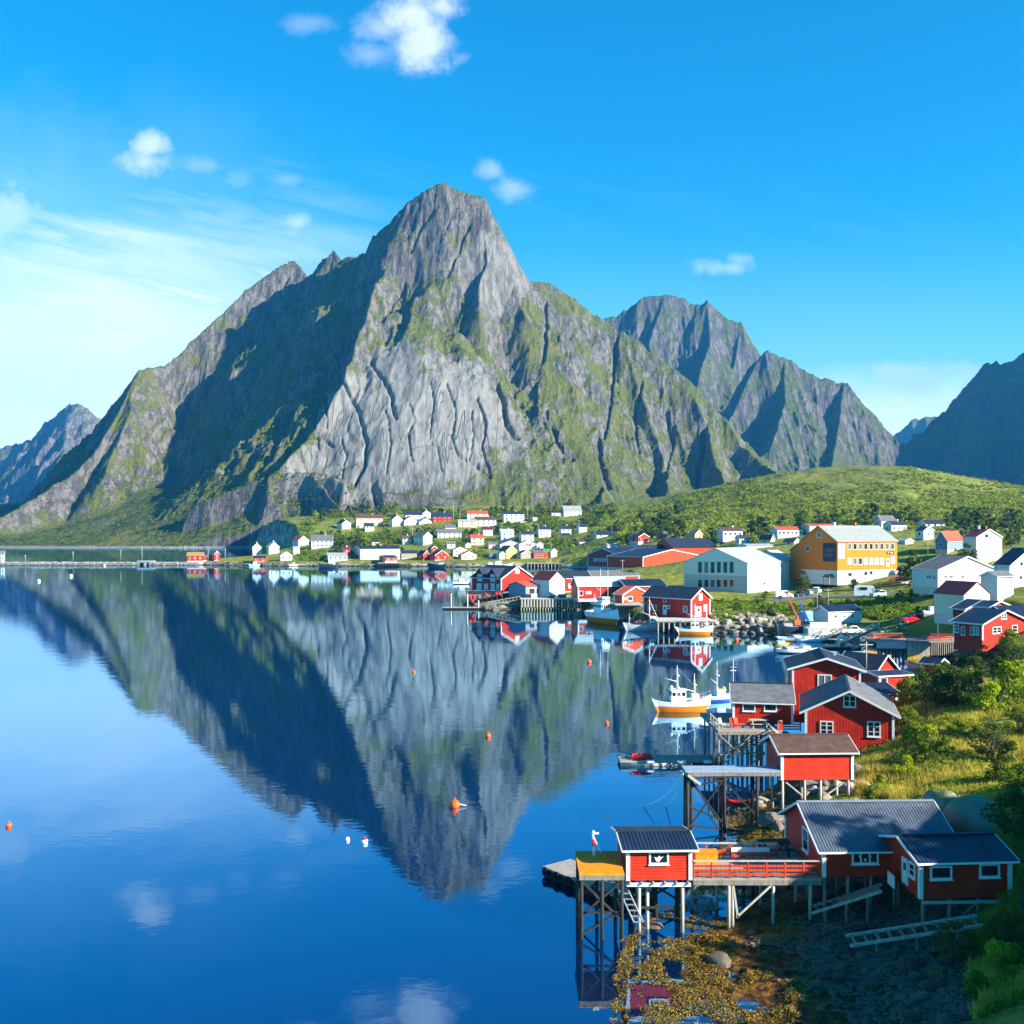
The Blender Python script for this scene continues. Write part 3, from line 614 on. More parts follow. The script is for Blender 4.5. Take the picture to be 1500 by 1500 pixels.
# name, label, category, (corner px, left px, right px, base y, eave y, ridge y, distance, angle, side), wall, roof, options
NEAR = [
 ('boathouse', 'small red boathouse with one window on tall piles, nearest the open water', 'boathouse', (919, 912, 1012, 1290, 1245, 1220, 66, 88, 'R'), REDH, NVP, dict(l1=4.4, wins=[('R', 965, 1256.5, 29, 19, 1, 1)], fnd=0, trim=1, lod=2)),
 ('cabin', 'long red cabin with a big grey corrugated roof beside the plank walkway', 'cabin', (1206, 1165, 1398, 1285, 1247, 1177, 66, 88, 'R'), REDH, NVC, dict(l1=8, wins=[('R', 1267, 1256.5, 39, 18, 3, 1), ('L', 1181, 1230, 9, 34, 1, 2)], fnd=0, trim=1, lod=2, over=.45)),
 ('cabin', 'red cabin annex with dark blue roof and two windows, lowest at the right edge', 'cabin', (1348, 1320, 1480, 1317, 1264, 1226, 62, 86, 'R'), REDH, NVP, dict(l1=5, wins=[('R', 1378, 1278, 32, 20, 1, 1), ('R', 1449, 1275, 31, 19, 1, 1), ('L', 1327, 1276, 7, 36, 1, 1, 'door'), ('L', 1337, 1274, 9, 22, 1, 2)], fnd=0, trim=1, lod=2, over=.35)),
 ('boathouse', 'orange red windowless boathouse with a brown felt roof on short posts', 'boathouse', (1145, 1140, 1249, 1143, 1103.5, 1078, 88, 88, 'R'), REDH, BRN, dict(l1=4.6, wins=[], fnd=0, trim=1, lod=2)),
 ('cabin', 'red gabled cabin with a black and grey roof behind the brown roofed boathouse', 'cabin', (1309, 1180, 1330, 1100, 1050, 1012, 105, 16, 'R'), RED, GRR, dict(l2=11, wins=[('L', 1211, 1066, 20, 20, 2, 3), ('L', 1280, 1068, 20, 23, 2, 3), ('L', 1244.5, 1027, 19, 18, 2, 2)], fnd=0, trim=1, lod=2, over=.6)),
 ('cabin', 'tallest red gabled cabin with a navy roof, second behind the brown roofed boathouse', 'cabin', (1260, 1161, 1300, 1062, 983, 964, 120, 12, 'R'), RED, NVY, dict(l2=9, wins=[('L', 1208, 998, 21, 20, 2, 1), ('L', 1183, 1031, 11, 12, 1, 1)], fnd=0, trim=1, lod=2, over=.6)),
 ('cabin', 'low red cabin with a patched dark felt roof on the piled deck', 'cabin', (1074, 1072, 1161, 1059, 1029, 1001, 112, 101, 'R'), RED, GRR, dict(l1=7, wins=[('R', 1097, 1036.5, 19, 11, 1, 1), ('R', 1128.5, 1036.5, 19, 11, 1, 1)], fnd=0, trim=1, lod=2, over=.3)),
 ('cabin', 'red cabin with an orange gable and patchy black roof behind the tallest gabled cabin', 'cabin', (1280, 1226, 1312, 1006, 988, 960, 150, 48, 'L'), RED, NVY, dict(wins=[('L', 1262, 994, 5, 9, 1, 1)], fnd=2, trim=1, lod=2, over=.5)),
 ('porch', 'low red porch with a flat navy roof beside the orange gable', 'porch', (1288, 1284, 1332, 1004, 991, 985, 140, 72, 'R'), RED, NVY, dict(l1=4, wins=[('R', 1293, 997, 13, 8, 1, 1)], fnd=1, trim=1, lod=1)),
 ('shed', 'red lean-to with a deep blue roof and white edge board behind the grey roofed cabin', 'shed', (1278, 1274, 1313, 1030, 1018, 1002, 126, 72, 'R'), RED, NVP, dict(l1=5, fnd=1, trim=1, lod=1)),
 ('cabin', 'red cabin with a navy roof and glazed veranda at the right edge above the shrubs', 'cabin', (1439, 1397, 1503, 938, 915, 894, 165, 60, 'L'), RED, NVP, dict(wins=[('L', 1402, 921, 6, 11, 1, 2), ('L', 1411, 924, 6, 13, 1, 2), ('L', 1424, 924, 5, 12, 1, 2), ('L', 1431, 924, 7, 12, 2, 2), ('R', 1460, 923, 13, 10, 2, 2), ('R', 1486, 921, 8, 11, 1, 2), ('R', 1470, 902.5, 8, 9, 2, 2)], fnd=2, trim=1, lod=2, over=.5)),
 ('cabin', 'red gabled cabin just behind the glazed veranda, left of two orange gables', 'cabin', (1413, 1401, 1460, 908, 893, 879, 192, 55, 'L'), RED, NVP, dict(fnd=2, trim=1, lod=1)),
 ('cabin', 'red gabled cabin just behind the glazed veranda, right of two orange gables', 'cabin', (1448, 1434, 1477, 904, 890, 881, 180, 55, 'L'), REDF, NVP, dict(fnd=2, trim=1, lod=1)),
 ('cabin', 'dark roofed red cabin cut off by the right edge', 'cabin', (1480, 1475, 1545, 918, 906, 888, 174, 74, 'R'), RED, NVP, dict(l1=7, fnd=2, trim=1, lod=1)),
 ('shed', 'tiny red shed with a dark roof beside the white picket fence', 'shed', (1373, 1359, 1384, 983, 974, 965, 152, 50, 'L'), RED, NVP, dict(fnd=1, trim=1, lod=1)),
 ('barn', 'cream gabled barn with weathered grey side and a maroon roof', 'barn', (1412, 1368, 1450, 902, 872, 853, 205, 62, 'L'), CRM, MRN, dict(fnd=2, trim=0, lod=1, over=.15, wins=[('R', 1437, 876, 2, 3, 1, 1), ('R', 1440.5, 876, 2, 3, 1, 1)])),
 ('house', 'wide white low gabled house with a blue grey roof above the cream barn', 'house', (1374, 1337, 1458, 861, 835, 815, 270, 68, 'L'), WHTB, GRR, dict(fnd=2, trim=1, lod=1, wins=[('R', 1385, 845, 5, 3, 1, 1), ('R', 1393, 845, 6, 3, 1, 1), ('R', 1410, 845, 5, 3, 1, 1), ('R', 1451, 845, 5, 2, 1, 1), ('L', 1361, 845, 8, 6, 2, 1), ('L', 1369, 846, 4, 7, 1, 1)])),
 ('house', 'tall white gabled house with a dark red roof and two chimneys behind the round tree', 'house', (1430, 1411, 1467, 824, 787, 775, 380, 60, 'L'), WHTB, MRN, dict(fnd=2, trim=1, lod=1, chim=[(-.3, CHIM), (.25, TIL)], wins=[('R', 1445, 785, 5, 6, 1, 1)])),
 ('house', 'red tiled gabled house, blueish shade in its wall colour, left of the tall white house', 'house', (1388, 1370, 1411, 805, 794, 778, 400, 45, 'R'), BLUW, TIL, dict(fnd=2, trim=1, lod=1, wins=[('L', 1378, 798, 4, 5, 1, 1)])),  # wall colour carries the blueish shade of the gable
 ('house', 'white house with a steep blue roof cut off by the right edge', 'house', (1479, 1457, 1535, 860, 829, 803, 230, 66, 'L'), WHTB, NVP, dict(fnd=3, trim=1, lod=1, chim=[(.3, WHT)], wins=[('R', 1496, 826, 5, 7, 1, 1), ('R', 1495, 846, 5, 6, 1, 1)])),
 ('annex', 'narrow white annex with a grey roof left of the steep blue roof', 'annex', (1461, 1455, 1483, 872, 845, 837, 215, 66, 'R'), WHTB, GRR, dict(l1=4, fnd=2, trim=1, lod=1)),
 ('ochre_building', 'large ochre yellow building with a grey slate roof and rows of white windows', 'building', (1227, 1173, 1314, 836, 794, 770, 350, 60, 'R'), ORG, SLT, dict(fnd=5, fmat=GRYW, trim=0, lod=1, over=.5, chim=[(-.25, CHIM), (.1, TIL)],
   wins=[('R', 1232.5, 807, 10, 21, 2, 2, 'white'), ('R', 1300.5, 824, 5, 17, 1, 1, 'door')] + [('R', 1244.5 + i * 7.85, 800.5, 5.6, 9, 1, 1) for i in range(9)] + [('R', 1244.5 + i * 7.85, 822, 5.6, 10, 1, 1, 'white' if i not in (1, 2) else 'win') for i in range(7)] + [('R', 1308, 820, 5.6, 10, 1, 1, 'white')] + [('R', 1245, 841.5, 6, 6, 1, 1), ('R', 1268, 840, 5, 6, 1, 1), ('R', 1276, 839, 5, 6, 1, 1), ('L', 1200, 783.5, 7.5, 8, 1, 1), ('L', 1183.5, 803.5, 6, 7, 1, 1)])),
 ('hall', 'big pale grey hall with six tall dark windows in its gable', 'hall', (1095, 1002, 1145, 844, 825.5, 803, 340, 40, 'R'), GRYW, LGR, dict(fnd=5.8, fmat=GAP, trim=0, lod=1, over=.3,
   wins=[('L', 1025.5 + i * 9.25, 831, 6.6, 17, 1, 1) for i in range(6)] + [('L', 1025.5 + i * 9.25, 854.5, 6.6, 12, 1, 1) for i in range(6)] + [('R', 1119.5, 857, 4, 11, 1, 1, 'door')])),
 ('hall', 'rear wing of the grey hall, white walled and half hidden by a round tree', 'hall', (1148, 1144, 1163, 868, 822, 806, 368, 48, 'R'), GRYW, LGR, dict(l1=14, fnd=2, trim=0, lod=1)),
 ('boathouse', 'long dark red boathouse with an orange gable on the stone quay', 'boathouse', (1012.3, 942.7, 1039.5, 904.7, 878.3, 861.4, 262, 45, 'L'), RED, NVY, dict(fnd=1.5, trim=1, lod=1, over=.5, wins=[('L', 952, 890, 6, 8, 1, 2), ('L', 959, 890, 6, 8, 1, 2), ('L', 974, 893.5, 5, 14, 1, 1, 'door'), ('L', 979.5, 889, 4, 5, 1, 1), ('L', 1004, 892, 6, 9, 1, 1), ('L', 974, 880, 5, 4, 1, 1), ('R', 1026, 874, 5, 10, 1, 2, 'white'), ('R', 1023, 896, 7, 14, 1, 1, 'door'), ('R', 1033, 890.5, 5, 10, 1, 2, 'white')])),
 ('boathouse', 'orange boathouse with a red tin roof left of the long dark red one', 'boathouse', (912, 900, 946, 883, 871, 859, 290, 40, 'L'), REDF, TIL, dict(fnd=0, trim=1, lod=1, wins=[('R', 923, 877, 7, 7, 1, 1), ('R', 916, 876.5, 4, 4, 1, 1, 'white')])),
 ('boathouse', 'low red boathouse with a wide navy roof behind the red tin roof', 'boathouse', (918, 914, 976, 870, 859.5, 849, 322, 76, 'R'), RED, NVP, dict(l1=12, fnd=2, trim=1, lod=1)),
 ('boathouse', 'red boathouse with a long pale grey roof left of the big fishing boat', 'boathouse', (847, 845, 916, 877, 859.5, 845, 325, 78, 'R'), RED, LGR, dict(l1=8, fnd=1, trim=1, lod=1, wins=[('R', 851.5, 869, 5, 7, 1, 1), ('R', 862, 868, 8, 4, 1, 1, 'white')])),
 ('boathouse', 'red boathouse with a navy roof right of the white gabled one', 'boathouse', (824, 822, 866, 866, 848, 837, 356, 72, 'R'), RED, NVY, dict(l1=9, fnd=1, trim=1, lod=1, wins=[('R', 834.5, 858, 4, 7, 1, 1, 'white'), ('R', 845, 858, 4, 5, 1, 1, 'white')])),
 ('boathouse', 'red boathouse with a dark grey roof behind the long pale roof', 'boathouse', (869, 867, 913, 860, 846, 836, 372, 72, 'R'), RED, GRR, dict(l1=9, fnd=1, trim=1, lod=1)),
 ('shed', 'small orange shed with a grey roof beside a bush near the warehouses', 'shed', (915, 914, 936, 851, 844, 839, 400, 76, 'R'), REDF, GRR, dict(l1=5, fnd=1, trim=1, lod=1)),
 ('boathouse', 'white gabled boathouse with a maroon roof on the mid harbour quay', 'boathouse', (805, 780, 827, 875, 850, 837.2, 335, 40, 'L'), WHTB, MRN, dict(fnd=0, trim=0, lod=1, over=.3)),
 ('boathouse', 'open fronted boathouse with an orange roof between the red and white gabled ones', 'boathouse', (770, 745, 792, 874, 859, 852, 334, 50, 'R'), BLUW, TIL, dict(fnd=0, trim=0, lod=1, wins=[('R', 779, 866, 9, 9, 1, 1), ('R', 787, 866, 4, 9, 1, 1)])),
 ('boathouse', 'large red boathouse with twin dormers at the harbour point', 'boathouse', (734, 691.3, 779.3, 867, 848.2, 829, 345, 45, 'L'), RED, NVY, dict(fnd=0, trim=1, lod=1, over=.6, dorm=[703, 722], wins=[('L', 703, 846, 7, 10, 2, 1, 'blue'), ('L', 722, 846.5, 7, 10, 2, 1, 'blue'), ('L', 702, 860, 7, 11, 2, 1, 'blue'), ('L', 712, 859, 6, 8, 1, 1, 'blue'), ('L', 722, 860, 6, 11, 1, 1, 'blue'), ('L', 729.5, 859, 4, 7, 1, 1, 'blue'), ('R', 757.6, 836.5, 6, 7, 1, 1, 'white')])),
 ('warehouse', 'low left wing of the fish plant with a row of small windows', 'warehouse', (905, 861, 950, 830.6, 813, 803, 535, 40, 'R'), REDP, NVP, dict(fnd=3, trim=1, lod=1, wins=[('L', 871 + i * 4, 820, 2.2, 5, 1, 1, 'white') for i in range(6)])),
 ('warehouse', 'tall gabled middle block of the fish plant with a long navy roof', 'warehouse', (908, 896, 990, 828, 811, 799, 570, 48, 'R'), REDP, NVP, dict(fnd=3, trim=1, lod=1)),
 ('warehouse', 'bright red gable front warehouse of the fish plant', 'warehouse', (941.6, 890, 1022, 832, 816, 805, 500, 42, 'L'), REDF, NVP, dict(fnd=3, trim=1, lod=1)),
 ('warehouse', 'orange walled warehouse with a navy roof behind the bright red gable', 'warehouse', (986, 978, 1051, 818, 802.5, 788.5, 585, 74, 'R'), REDF, NVY, dict(l1=26, fnd=3, trim=0, lod=1)),
 ('boathouse', 'white boathouse with a navy roof and grey door beside the white pickup', 'boathouse', (1213.6, 1192, 1261, 911, 897, 887, 248, 68, 'R'), WHTB, NVP, dict(fnd=1, trim=1, lod=1, wins=[('R', 1224, 903, 4, 5, 1, 1), ('R', 1237, 903, 4, 5, 1, 1), ('R', 1249, 902.5, 4, 5, 1, 1)])),
 ('shed', 'low pale blue shed left of the white boathouse', 'shed', (1180, 1168, 1192, 911, 899, 896.5, 262, 55, 'R'), BLU, BLUF, dict(fnd=1, trim=0, lod=0)),
]

def hgeo(pc, pl, pr, yb, ye, yr, D, a, mode, l1=None, l2=None):
    a_ = R(a); xc = XX(pc, D); tl = (pl - 750) / 1500; tr = (pr - 750) / 1500
    if l1 is None:
        l1 = (xc - tl * D) / (math.cos(a_) + tl * math.sin(a_))
        if abs(pc - pl) < 3.5 and a > 50: l1 = min(9, max(5, (pr - pl) / 1500 * D * .7))
    if l2 is None: l2 = (tr * D - xc) / (math.sin(a_) - tr * math.cos(a_))
    l1 = max(l1, 2.5); l2 = max(l2, 2.5)
    d1 = Vector((-math.cos(a_), math.sin(a_))); d2 = Vector((math.sin(a_), math.cos(a_)))
    ctr = Vector((xc, D)) + d1 * l1 / 2 + d2 * l2 / 2
    zb = ZZ(yb, D); H = ZZ(ye, D) - zb
    md = mode[0]
    Dm = D + (l1 / 2 * math.sin(a_) if md == 'R' else l2 / 2 * math.cos(a_))
    RH = max(ZZ(yr, Dm) - ZZ(ye, D), .3)
    L, W, rot = (l2, l1, R(90) - a_) if md == 'R' else (l1, l2, -a_)
    return dict(c=ctr, zb=zb, H=H, RH=RH, L=L, W=W, rot=rot, D=D, xc=xc, a=a_, d1=d1, d2=d2, l1=l1, l2=l2, mode=md)
# ------------------------------------------------ ground
SHORE = [(5.5, 42), (6.0, 50), (6.6, 58), (7.6, 64), (9.2, 67.5), (12.5, 71), (15.5, 76), (17.2, 82), (18.5, 88), (20.5, 94), (24, 100), (27.5, 106), (31, 112), (36, 122), (42, 138), (53, 155), (66, 170), (80, 185), (88, 196), (92, 206), (88, 218),
         (84, 228), (76, 238), (66, 250), (58, 255), (50, 257), (42, 262), (36, 266), (31, 282), (26, 300), (24, 328), (3, 333), (-6, 326), (-14, 334), (-17, 346), (-6, 362), (10, 372), (22, 384), (34, 420), (40, 480), (42, 560), (47, 640), (44, 690),
         (28, 706), (-5, 702), (-32, 702), (-60, 712), (-110, 716), (-150, 716), (-182, 729), (-205, 738), (-228, 744), (-246, 744), (-252, 760), (-236, 778), (-205, 800), (-190, 850), (-215, 930), (-260, 1050), (-320, 1250), (-362, 1393), (-362, 1500), (1700, 1500), (1700, 30), (60, 20), (5, 24)]
def sdist(x, y, poly):
    P_ = np.array(poly); Q = np.roll(P_, -1, 0); d = np.full(x.shape, 1e9); ins = np.zeros(x.shape, bool)
    for (ax, ay), (bx, by) in zip(P_, Q):
        ex, ey = bx - ax, by - ay; t = np.clip(((x - ax) * ex + (y - ay) * ey) / (ex * ex + ey * ey), 0, 1)
        d = np.minimum(d, (x - ax - t * ex) ** 2 + (y - ay - t * ey) ** 2)
        cnd = ((ay > y) != (by > y)); xi = ax + (y - ay) * ex / (ey if ey else 1e-9); ins ^= cnd & (x < xi)
    return np.where(ins, 1, -1) * np.sqrt(d)
anch = []     # x, y, z of set ground points
for f in FAR:
    g = hgeo(*f[:9]); c = g['c']; anch.append((c[0], c[1], g['zb']))
for n_ in NEAR:
    o_ = n_[6]; g = hgeo(*n_[3], l1=o_.get('l1'), l2=o_.get('l2')); c = g['c']
    drop = o_.get('fnd', 1)
    if g['D'] > 125: anch.append((c[0], c[1], g['zb'] - (drop - .5 if drop > 3 else (1.0 if drop == 0 else 0))))
def an(px, py, D): anch.append((XX(px, D), D, ZZ(py, D)))
# (image column, image row, distance) of open ground
for q in [(1470, 1190, 74), (1420, 1190, 76), (1380, 1185, 80), (1500, 1165, 74), (1290, 1160, 89), (1340, 1130, 92), (1400, 1112, 93), (1450, 1105, 94), (1500, 1099, 95), (1560, 1095, 95), (1500, 1042, 104), (1560, 1035, 104), (1450, 1045, 105), (1400, 1048, 107), (1345, 1066, 107),
          (1450, 1003, 122), (1400, 1005, 124), (1370, 1018, 132), (1330, 1045, 118), (1500, 992, 124), (1400, 984, 155), (1500, 968, 145), (1440, 975, 158), (1370, 992, 150), (1325, 922, 232), (1300, 912, 255), (1280, 920, 245), (1200, 917, 243), (1350, 905, 255), (1310, 880, 285),
          (1130, 896, 290), (1060, 898, 280), (1100, 875, 325), (1180, 868, 345), (1250, 860, 345), (1300, 870, 320), (1330, 840, 360), (1160, 895, 285), (1230, 885, 300), (1060, 880, 320), (1330, 880, 290), (1345, 890, 250),
          (1480, 880, 215), (1500, 870, 240), (1400, 800, 460), (900, 770, 900), (950, 745, 1010), (1000, 724, 1020), (1050, 712, 1020), (1100, 701, 1010), (1180, 690, 1000), (1230, 684, 990), (1270, 683, 980), (1310, 683, 980), (1350, 687, 970), (1400, 693, 950), (1450, 704, 930), (1500, 717, 910), (1600, 745, 880), (1800, 760, 900),
          (1000, 760, 850), (1100, 740, 850), (1200, 735, 800), (1300, 730, 800), (1400, 740, 760), (1480, 745, 740), (1100, 770, 700), (1230, 765, 680), (1400, 765, 640), (1500, 770, 600), (1600, 780, 600), (1000, 780, 720),
          (870, 745, 1130), (800, 748, 1180), (700, 746, 1150), (600, 748, 1120), (520, 752, 1080), (470, 762, 1000), (440, 775, 930), (900, 740, 1200), (1000, 735, 1250), (1100, 730, 1300), (700, 742, 1300), (560, 748, 1260), (500, 765, 1300),
          (840, 800, 760), (870, 815, 720), (830, 815, 725), (880, 790, 740), (1020, 790, 640), (930, 800, 660), (560, 790, 860), (520, 790, 860), (600, 785, 870), (480, 806, 790)]: an(*q)
for q in [(16, 50, .7), (21, 50, 1.4), (26, 52, 3.0), (30, 50, 5), (34, 48, 8), (16, 58, .6), (22, 58, 1.2), (28, 58, 2.2), (31, 60, 3.6), (34, 62, 6), (13, 66, .8), (18, 66, 1.0), (24, 66, 1.7), (29, 68, 3.4), (34, 72, 6.5), (20, 74, .9), (26, 75, 2.2), (31, 78, 5.2),
          (22, 82, 1.2), (25, 88, 2.4), (27, 86, 2.6), (24, 92, 1.4), (30, 94, 3.4), (30, 100, 2.8), (36, 104, 3.4), (36, 116, 2.2), (42, 122, 3.2), (48, 140, 3), (60, 160, 4), (75, 178, 5), (98, 200, 7), (60, 96, 7), (70, 108, 10), (66, 125, 10), (78, 140, 12),
          (42, 40, 21), (50, 50, 21), (57, 62, 19), (52, 36, 24), (62, 48, 24), (56, 76, 9), (46, 60, 11), (80, 80, 17), (110, 120, 20), (110, 160, 16), (120, 200, 14), (140, 240, 14), (180, 300, 18), (38, 30, 21), (44, 66, 9.5), (150, 60, 20), (300, 200, 25), (400, 400, 25), (700, 400, 30), (1200, 900, 60), (1200, 300, 40), (700, 1200, 60),  # unseen high bank on the right, raised to shade beach and annex
          (10, 345, 3), (-5, 345, 2.5), (35, 345, 4), (40, 380, 4), (60, 420, 5), (60, 380, 5), (-240, 758, 2.2), (-215, 765, 3), (-200, 775, 4)]: anch.append(q)
A_ = np.array(anch)
def kern(x, y, ax, ay): return np.sqrt((x[..., None] - ax) ** 2 + (y[..., None] - ay) ** 2 + 36.)
n_a = len(A_); K = kern(A_[:, 0], A_[:, 1], A_[:, 0], A_[:, 1])
Mx = np.zeros((n_a + 1, n_a + 1)); Mx[:n_a, :n_a] = K - np.eye(n_a) * 1.0; Mx[:n_a, n_a] = 1; Mx[n_a, :n_a] = 1
W_ = np.linalg.solve(Mx, np.append(A_[:, 2], 0))
def land(x, y):
    x = np.asarray(x, float); y = np.asarray(y, float); sh = x.shape; x = x.ravel(); y = y.ravel(); r = np.zeros(x.shape)
    for i in range(0, len(x), 60000): r[i:i + 60000] = kern(x[i:i + 60000], y[i:i + 60000], A_[:, 0], A_[:, 1]) @ W_[:n_a] + W_[n_a]
    return r.reshape(sh)
def ground_h(x, y, detail=True):
    x = np.asarray(x, float); y = np.asarray(y, float)
    sd = sdist(x, y, SHORE)
    sd = sd + (1.6 * sstep(y, 90, 200) + .7) * fbm(x / 7, y / 7, 3, 61) * (1 + 2 * sstep(y, 400, 700))
    z = land(x, y)
    k = np.interp(y, [40, 74, 84, 96, 110, 160, 230, 260, 1500], [.16, .18, .42, .42, .5, .5, .7, .75, .7])
    bank = np.where(sd > 0, sd * k + .05 + (.62 + 1.2 * sstep(y, 72, 82)) * np.maximum(sd - 13, 0), sd * .45)
    near = sstep(y, 130, 90)
    z = np.maximum(z, .25)
    z = np.where(sd > 0, -np.log(np.exp(-np.clip(z, -9, 30) * 1.2) + np.exp(-np.clip(bank, -9, 60) * 1.2)) / 1.2 if True else 0, bank)
    z = np.where((sd > 0) & (bank > 40), land(x, y), z)
    big = land(x, y); z = np.where((sd > 0) & (big > 25) & (bank > 25), np.minimum(big, bank), z)
    if detail:
        hill = sstep(z, 4, 30) * sstep(y, 380, 600)
        z = z + hill * (7 * fbm(x / 60, y / 60, 3, 17) + 2.5 * (ridged(x / 22, y / 22, 3, 19) - .45))
        rockz = near * sstep(z, 2.6, 1.0) * sstep(z, -1.5, .1)
        z = z + rockz * (.34 * (ridged(x / 1.3, y / 1.3, 3, 23) - .42) + .35 * fbm(x / 3.2, y / 3.2, 3, 29)) + near * sstep(z, 1.8, 3.2) * (.7 * fbm(x / 4, y / 4, 4, 37))
        z = z + .4 * fbm(x / 9, y / 9, 3, 43) * (1 - near) * sstep(z, .3, 2)
    return z
def gz(x, y): return float(ground_h(np.array([x]), np.array([y]))[0])

def mat_ground():
    m = bpy.data.materials.new('grass_and_shore'); m.use_nodes = True; t = NT(m.node_tree); bs = t.n['Principled BSDF']
    bs.inputs['Specular IOR Level'].default_value = .15
    g = t.new('ShaderNodeNewGeometry'); pos = g.outputs['Position']; x, y, z = t.sep(pos); nz = t.sep(g.outputs['Normal'])[2]
    nf = t.noise(pos, 2.2, 6, .65); nm = t.noise(pos, .35, 5, .6); nb = t.noise(pos, .035, 5, .6); nc = t.noise(pos, .12, 5, .65)
    far = t.ramp(y, 140, 330)
    nn = t.mix(far, nf, t.noise(pos, .42, 6, .7))
    gr = t.mix(t.ramp(nn, .35, .65), (.055, .085, .010, 1), (.19, .235, .025, 1))
    gr = t.mix(t.ramp(nm, .48, .66, 0, .75), gr, (.33, .27, .05, 1))
    gr = t.mix(t.ramp(nb, .42, .66, 0, .65), gr, (.26, .25, .03, 1))
    rk = t.mix(t.ramp(t.noise(pos, 1.1, 6, .7), .35, .65), (.03, .022, .015, 1), (.12, .09, .065, 1))
    rk = t.mix(far, rk, t.mix(t.ramp(nc, .35, .65), (.09, .08, .065, 1), (.36, .32, .26, 1)))
    zz = t.math('ADD', z, t.math('MULTIPLY_ADD', nm, 1.6, -.8))
    # rock above the tide line and on steep ground
    steep = t.ramp(nz, .72, .55)
    rockm = t.math('MAXIMUM', t.ramp(zz, 2.3, 1.7), t.math('MULTIPLY', steep, t.ramp(z, 70, 40)))
    heath = t.math('MULTIPLY', t.ramp(z, 45, 75), t.ramp(nc, .5, .62, 0, .6))
    col = t.mix(heath, gr, (.13, .085, .035, 1)); col = t.mix(rockm, col, rk)
    nw = t.noise(pos, 1.6, 6, .72)
    weed = t.mix(t.ramp(nw, .4, .62), (.028, .016, .007, 1), (.20, .085, .012, 1))
    weed = t.mix(far, weed, (.06, .045, .02, 1))
    wl = t.ramp(t.math('ADD', z, t.math('MULTIPLY_ADD', nm, 1.0, -.5)), .9, .45)
    wl = t.math('MULTIPLY', wl, 1.0)
    col = t.mix(wl, col, weed)
    t.put(bs.inputs['Base Color'], col); t.put(bs.inputs['Roughness'], t.math('SUBTRACT', .95, t.math('MULTIPLY', wl, .3)))
    b = t.new('ShaderNodeBump'); b.inputs['Strength'].default_value = 1
    t.put(b.inputs['Distance'], t.math('MULTIPLY_ADD', far, 1.6, .22)); t.put(b.inputs['Height'], t.mix(far, t.math('ADD', nf, t.math('MULTIPLY', nw, .7)), nc)); t.l.new(b.outputs[0], bs.inputs['Normal'])
    return m
MG = mat_ground()
def gpatch(pa, pb, na, D0, D1, nd):
    x, y = fan(pa, pb, na, D0, D1, nd); z = ground_h(x, y)
    V = np.stack([x, y, z], -1).reshape(-1, 3); F = grid_faces(*x.shape, keep=z > -1.6); return V, F
parts_ = [gpatch(820, 2300, 560, 40, 130, 330), gpatch(640, 2300, 420, 130, 400, 200), gpatch(120, 2100, 640, 400, 1560, 260)]
Vs, Fs, k_ = [], [], 0
for V, F in parts_: Vs.append(V); Fs.append(F + k_); k_ += len(V)
V, F, _ = compact(np.concatenate(Vs), np.concatenate(Fs))
tag(inst('ground', np_mesh('ground', V, F, MG)), 'grassy shore, seaweed flats and green hill', 'ground', kind='structure')
# ------------------------------------------------ houses
_wm = {}
def win_mesh(w_, h_, nx, ny, style='win'):
    k = (round(w_, 1), round(h_, 1), nx, ny, style)
    if k in _wm: return _wm[k]
    f = MB(); t = min(.13, w_ * .14, h_ * .14); d = .09
    if style == 'door':
        f.box((0, 0, 0), (w_, .06, h_)); f.box((-w_ / 2, -.02, 0), (t, .1, h_ + t)); f.box((w_ / 2, -.02, 0), (t, .1, h_ + t)); f.box((0, -.02, h_ / 2 + t * .3), (w_ - t, .1, t))
    else:
        f.box((-w_ / 2 + t / 2, 0, 0), (t, d, h_)); f.box((w_ / 2 - t / 2, 0, 0), (t, d, h_))
        f.box((0, 0, h_ / 2 - t / 2), (w_ - 2 * t, d, t)); f.box((0, 0, -h_ / 2 + t / 2), (w_ - 2 * t, d, t))
        if h_ > .7: f.box((0, -.03, -h_ / 2 - .03), (w_ + .1, d + .06, .06))
        for i in range(1, nx): f.box((-w_ / 2 + w_ * i / nx, -.005, 0), (t * (.95 if nx == 2 or nx == 3 else .5), d * .8, h_ - 2 * t))
        for j in range(1, ny): f.box((0, -.002, -h_ / 2 + h_ * j / ny), (w_ - 2 * t, d * .7, t * .45))
    p = MB().box((0, .012, 0), (w_ - 2 * t, .03, h_ - 2 * t)) if style != 'door' else MB().box((0, -.045, h_ * .2), (w_ * .5, .02, h_ * .3))
    _wm[k] = (f.mesh('window_frame', WHT), p.mesh('pane', {'win': GLS, 'door': GLS, 'white': CUR, 'blue': BLUF}.get(style, GLS)))
    return _wm[k]
def add_win(root, pos, th, w_, h_, nx=1, ny=1, style='win'):
    fm, pm = win_mesh(max(w_, .35), max(h_, .35), nx, ny, style)
    o = inst('door' if style == 'door' else 'window', fm, root, pos, th); inst('pane', pm, o)
    return o
def roof_mb(L, W, H, RH, ov, th=.16):
    s = RH / (W / 2); m = MB(); lx = L / 2 + ov
    nrm = Vector((0, -s, 1)).normalized()      # outward for +y... built per side
    for sg in (-1, 1):
        ye_ = sg * (W / 2 + ov); ze = H - s * ov
        vs = []
        for X_ in (-lx, lx):
            vs += [(X_, 0, H + RH), (X_, ye_, ze), (X_, ye_, ze + th), (X_, 0, H + RH + th)]
        m.add(vs, [(0, 1, 2, 3), (7, 6, 5, 4), (0, 4, 5, 1), (1, 5, 6, 2), (2, 6, 7, 3)] if sg > 0 else [(3, 2, 1, 0), (4, 5, 6, 7), (1, 5, 4, 0), (2, 6, 5, 1), (3, 7, 6, 2)])
    return m
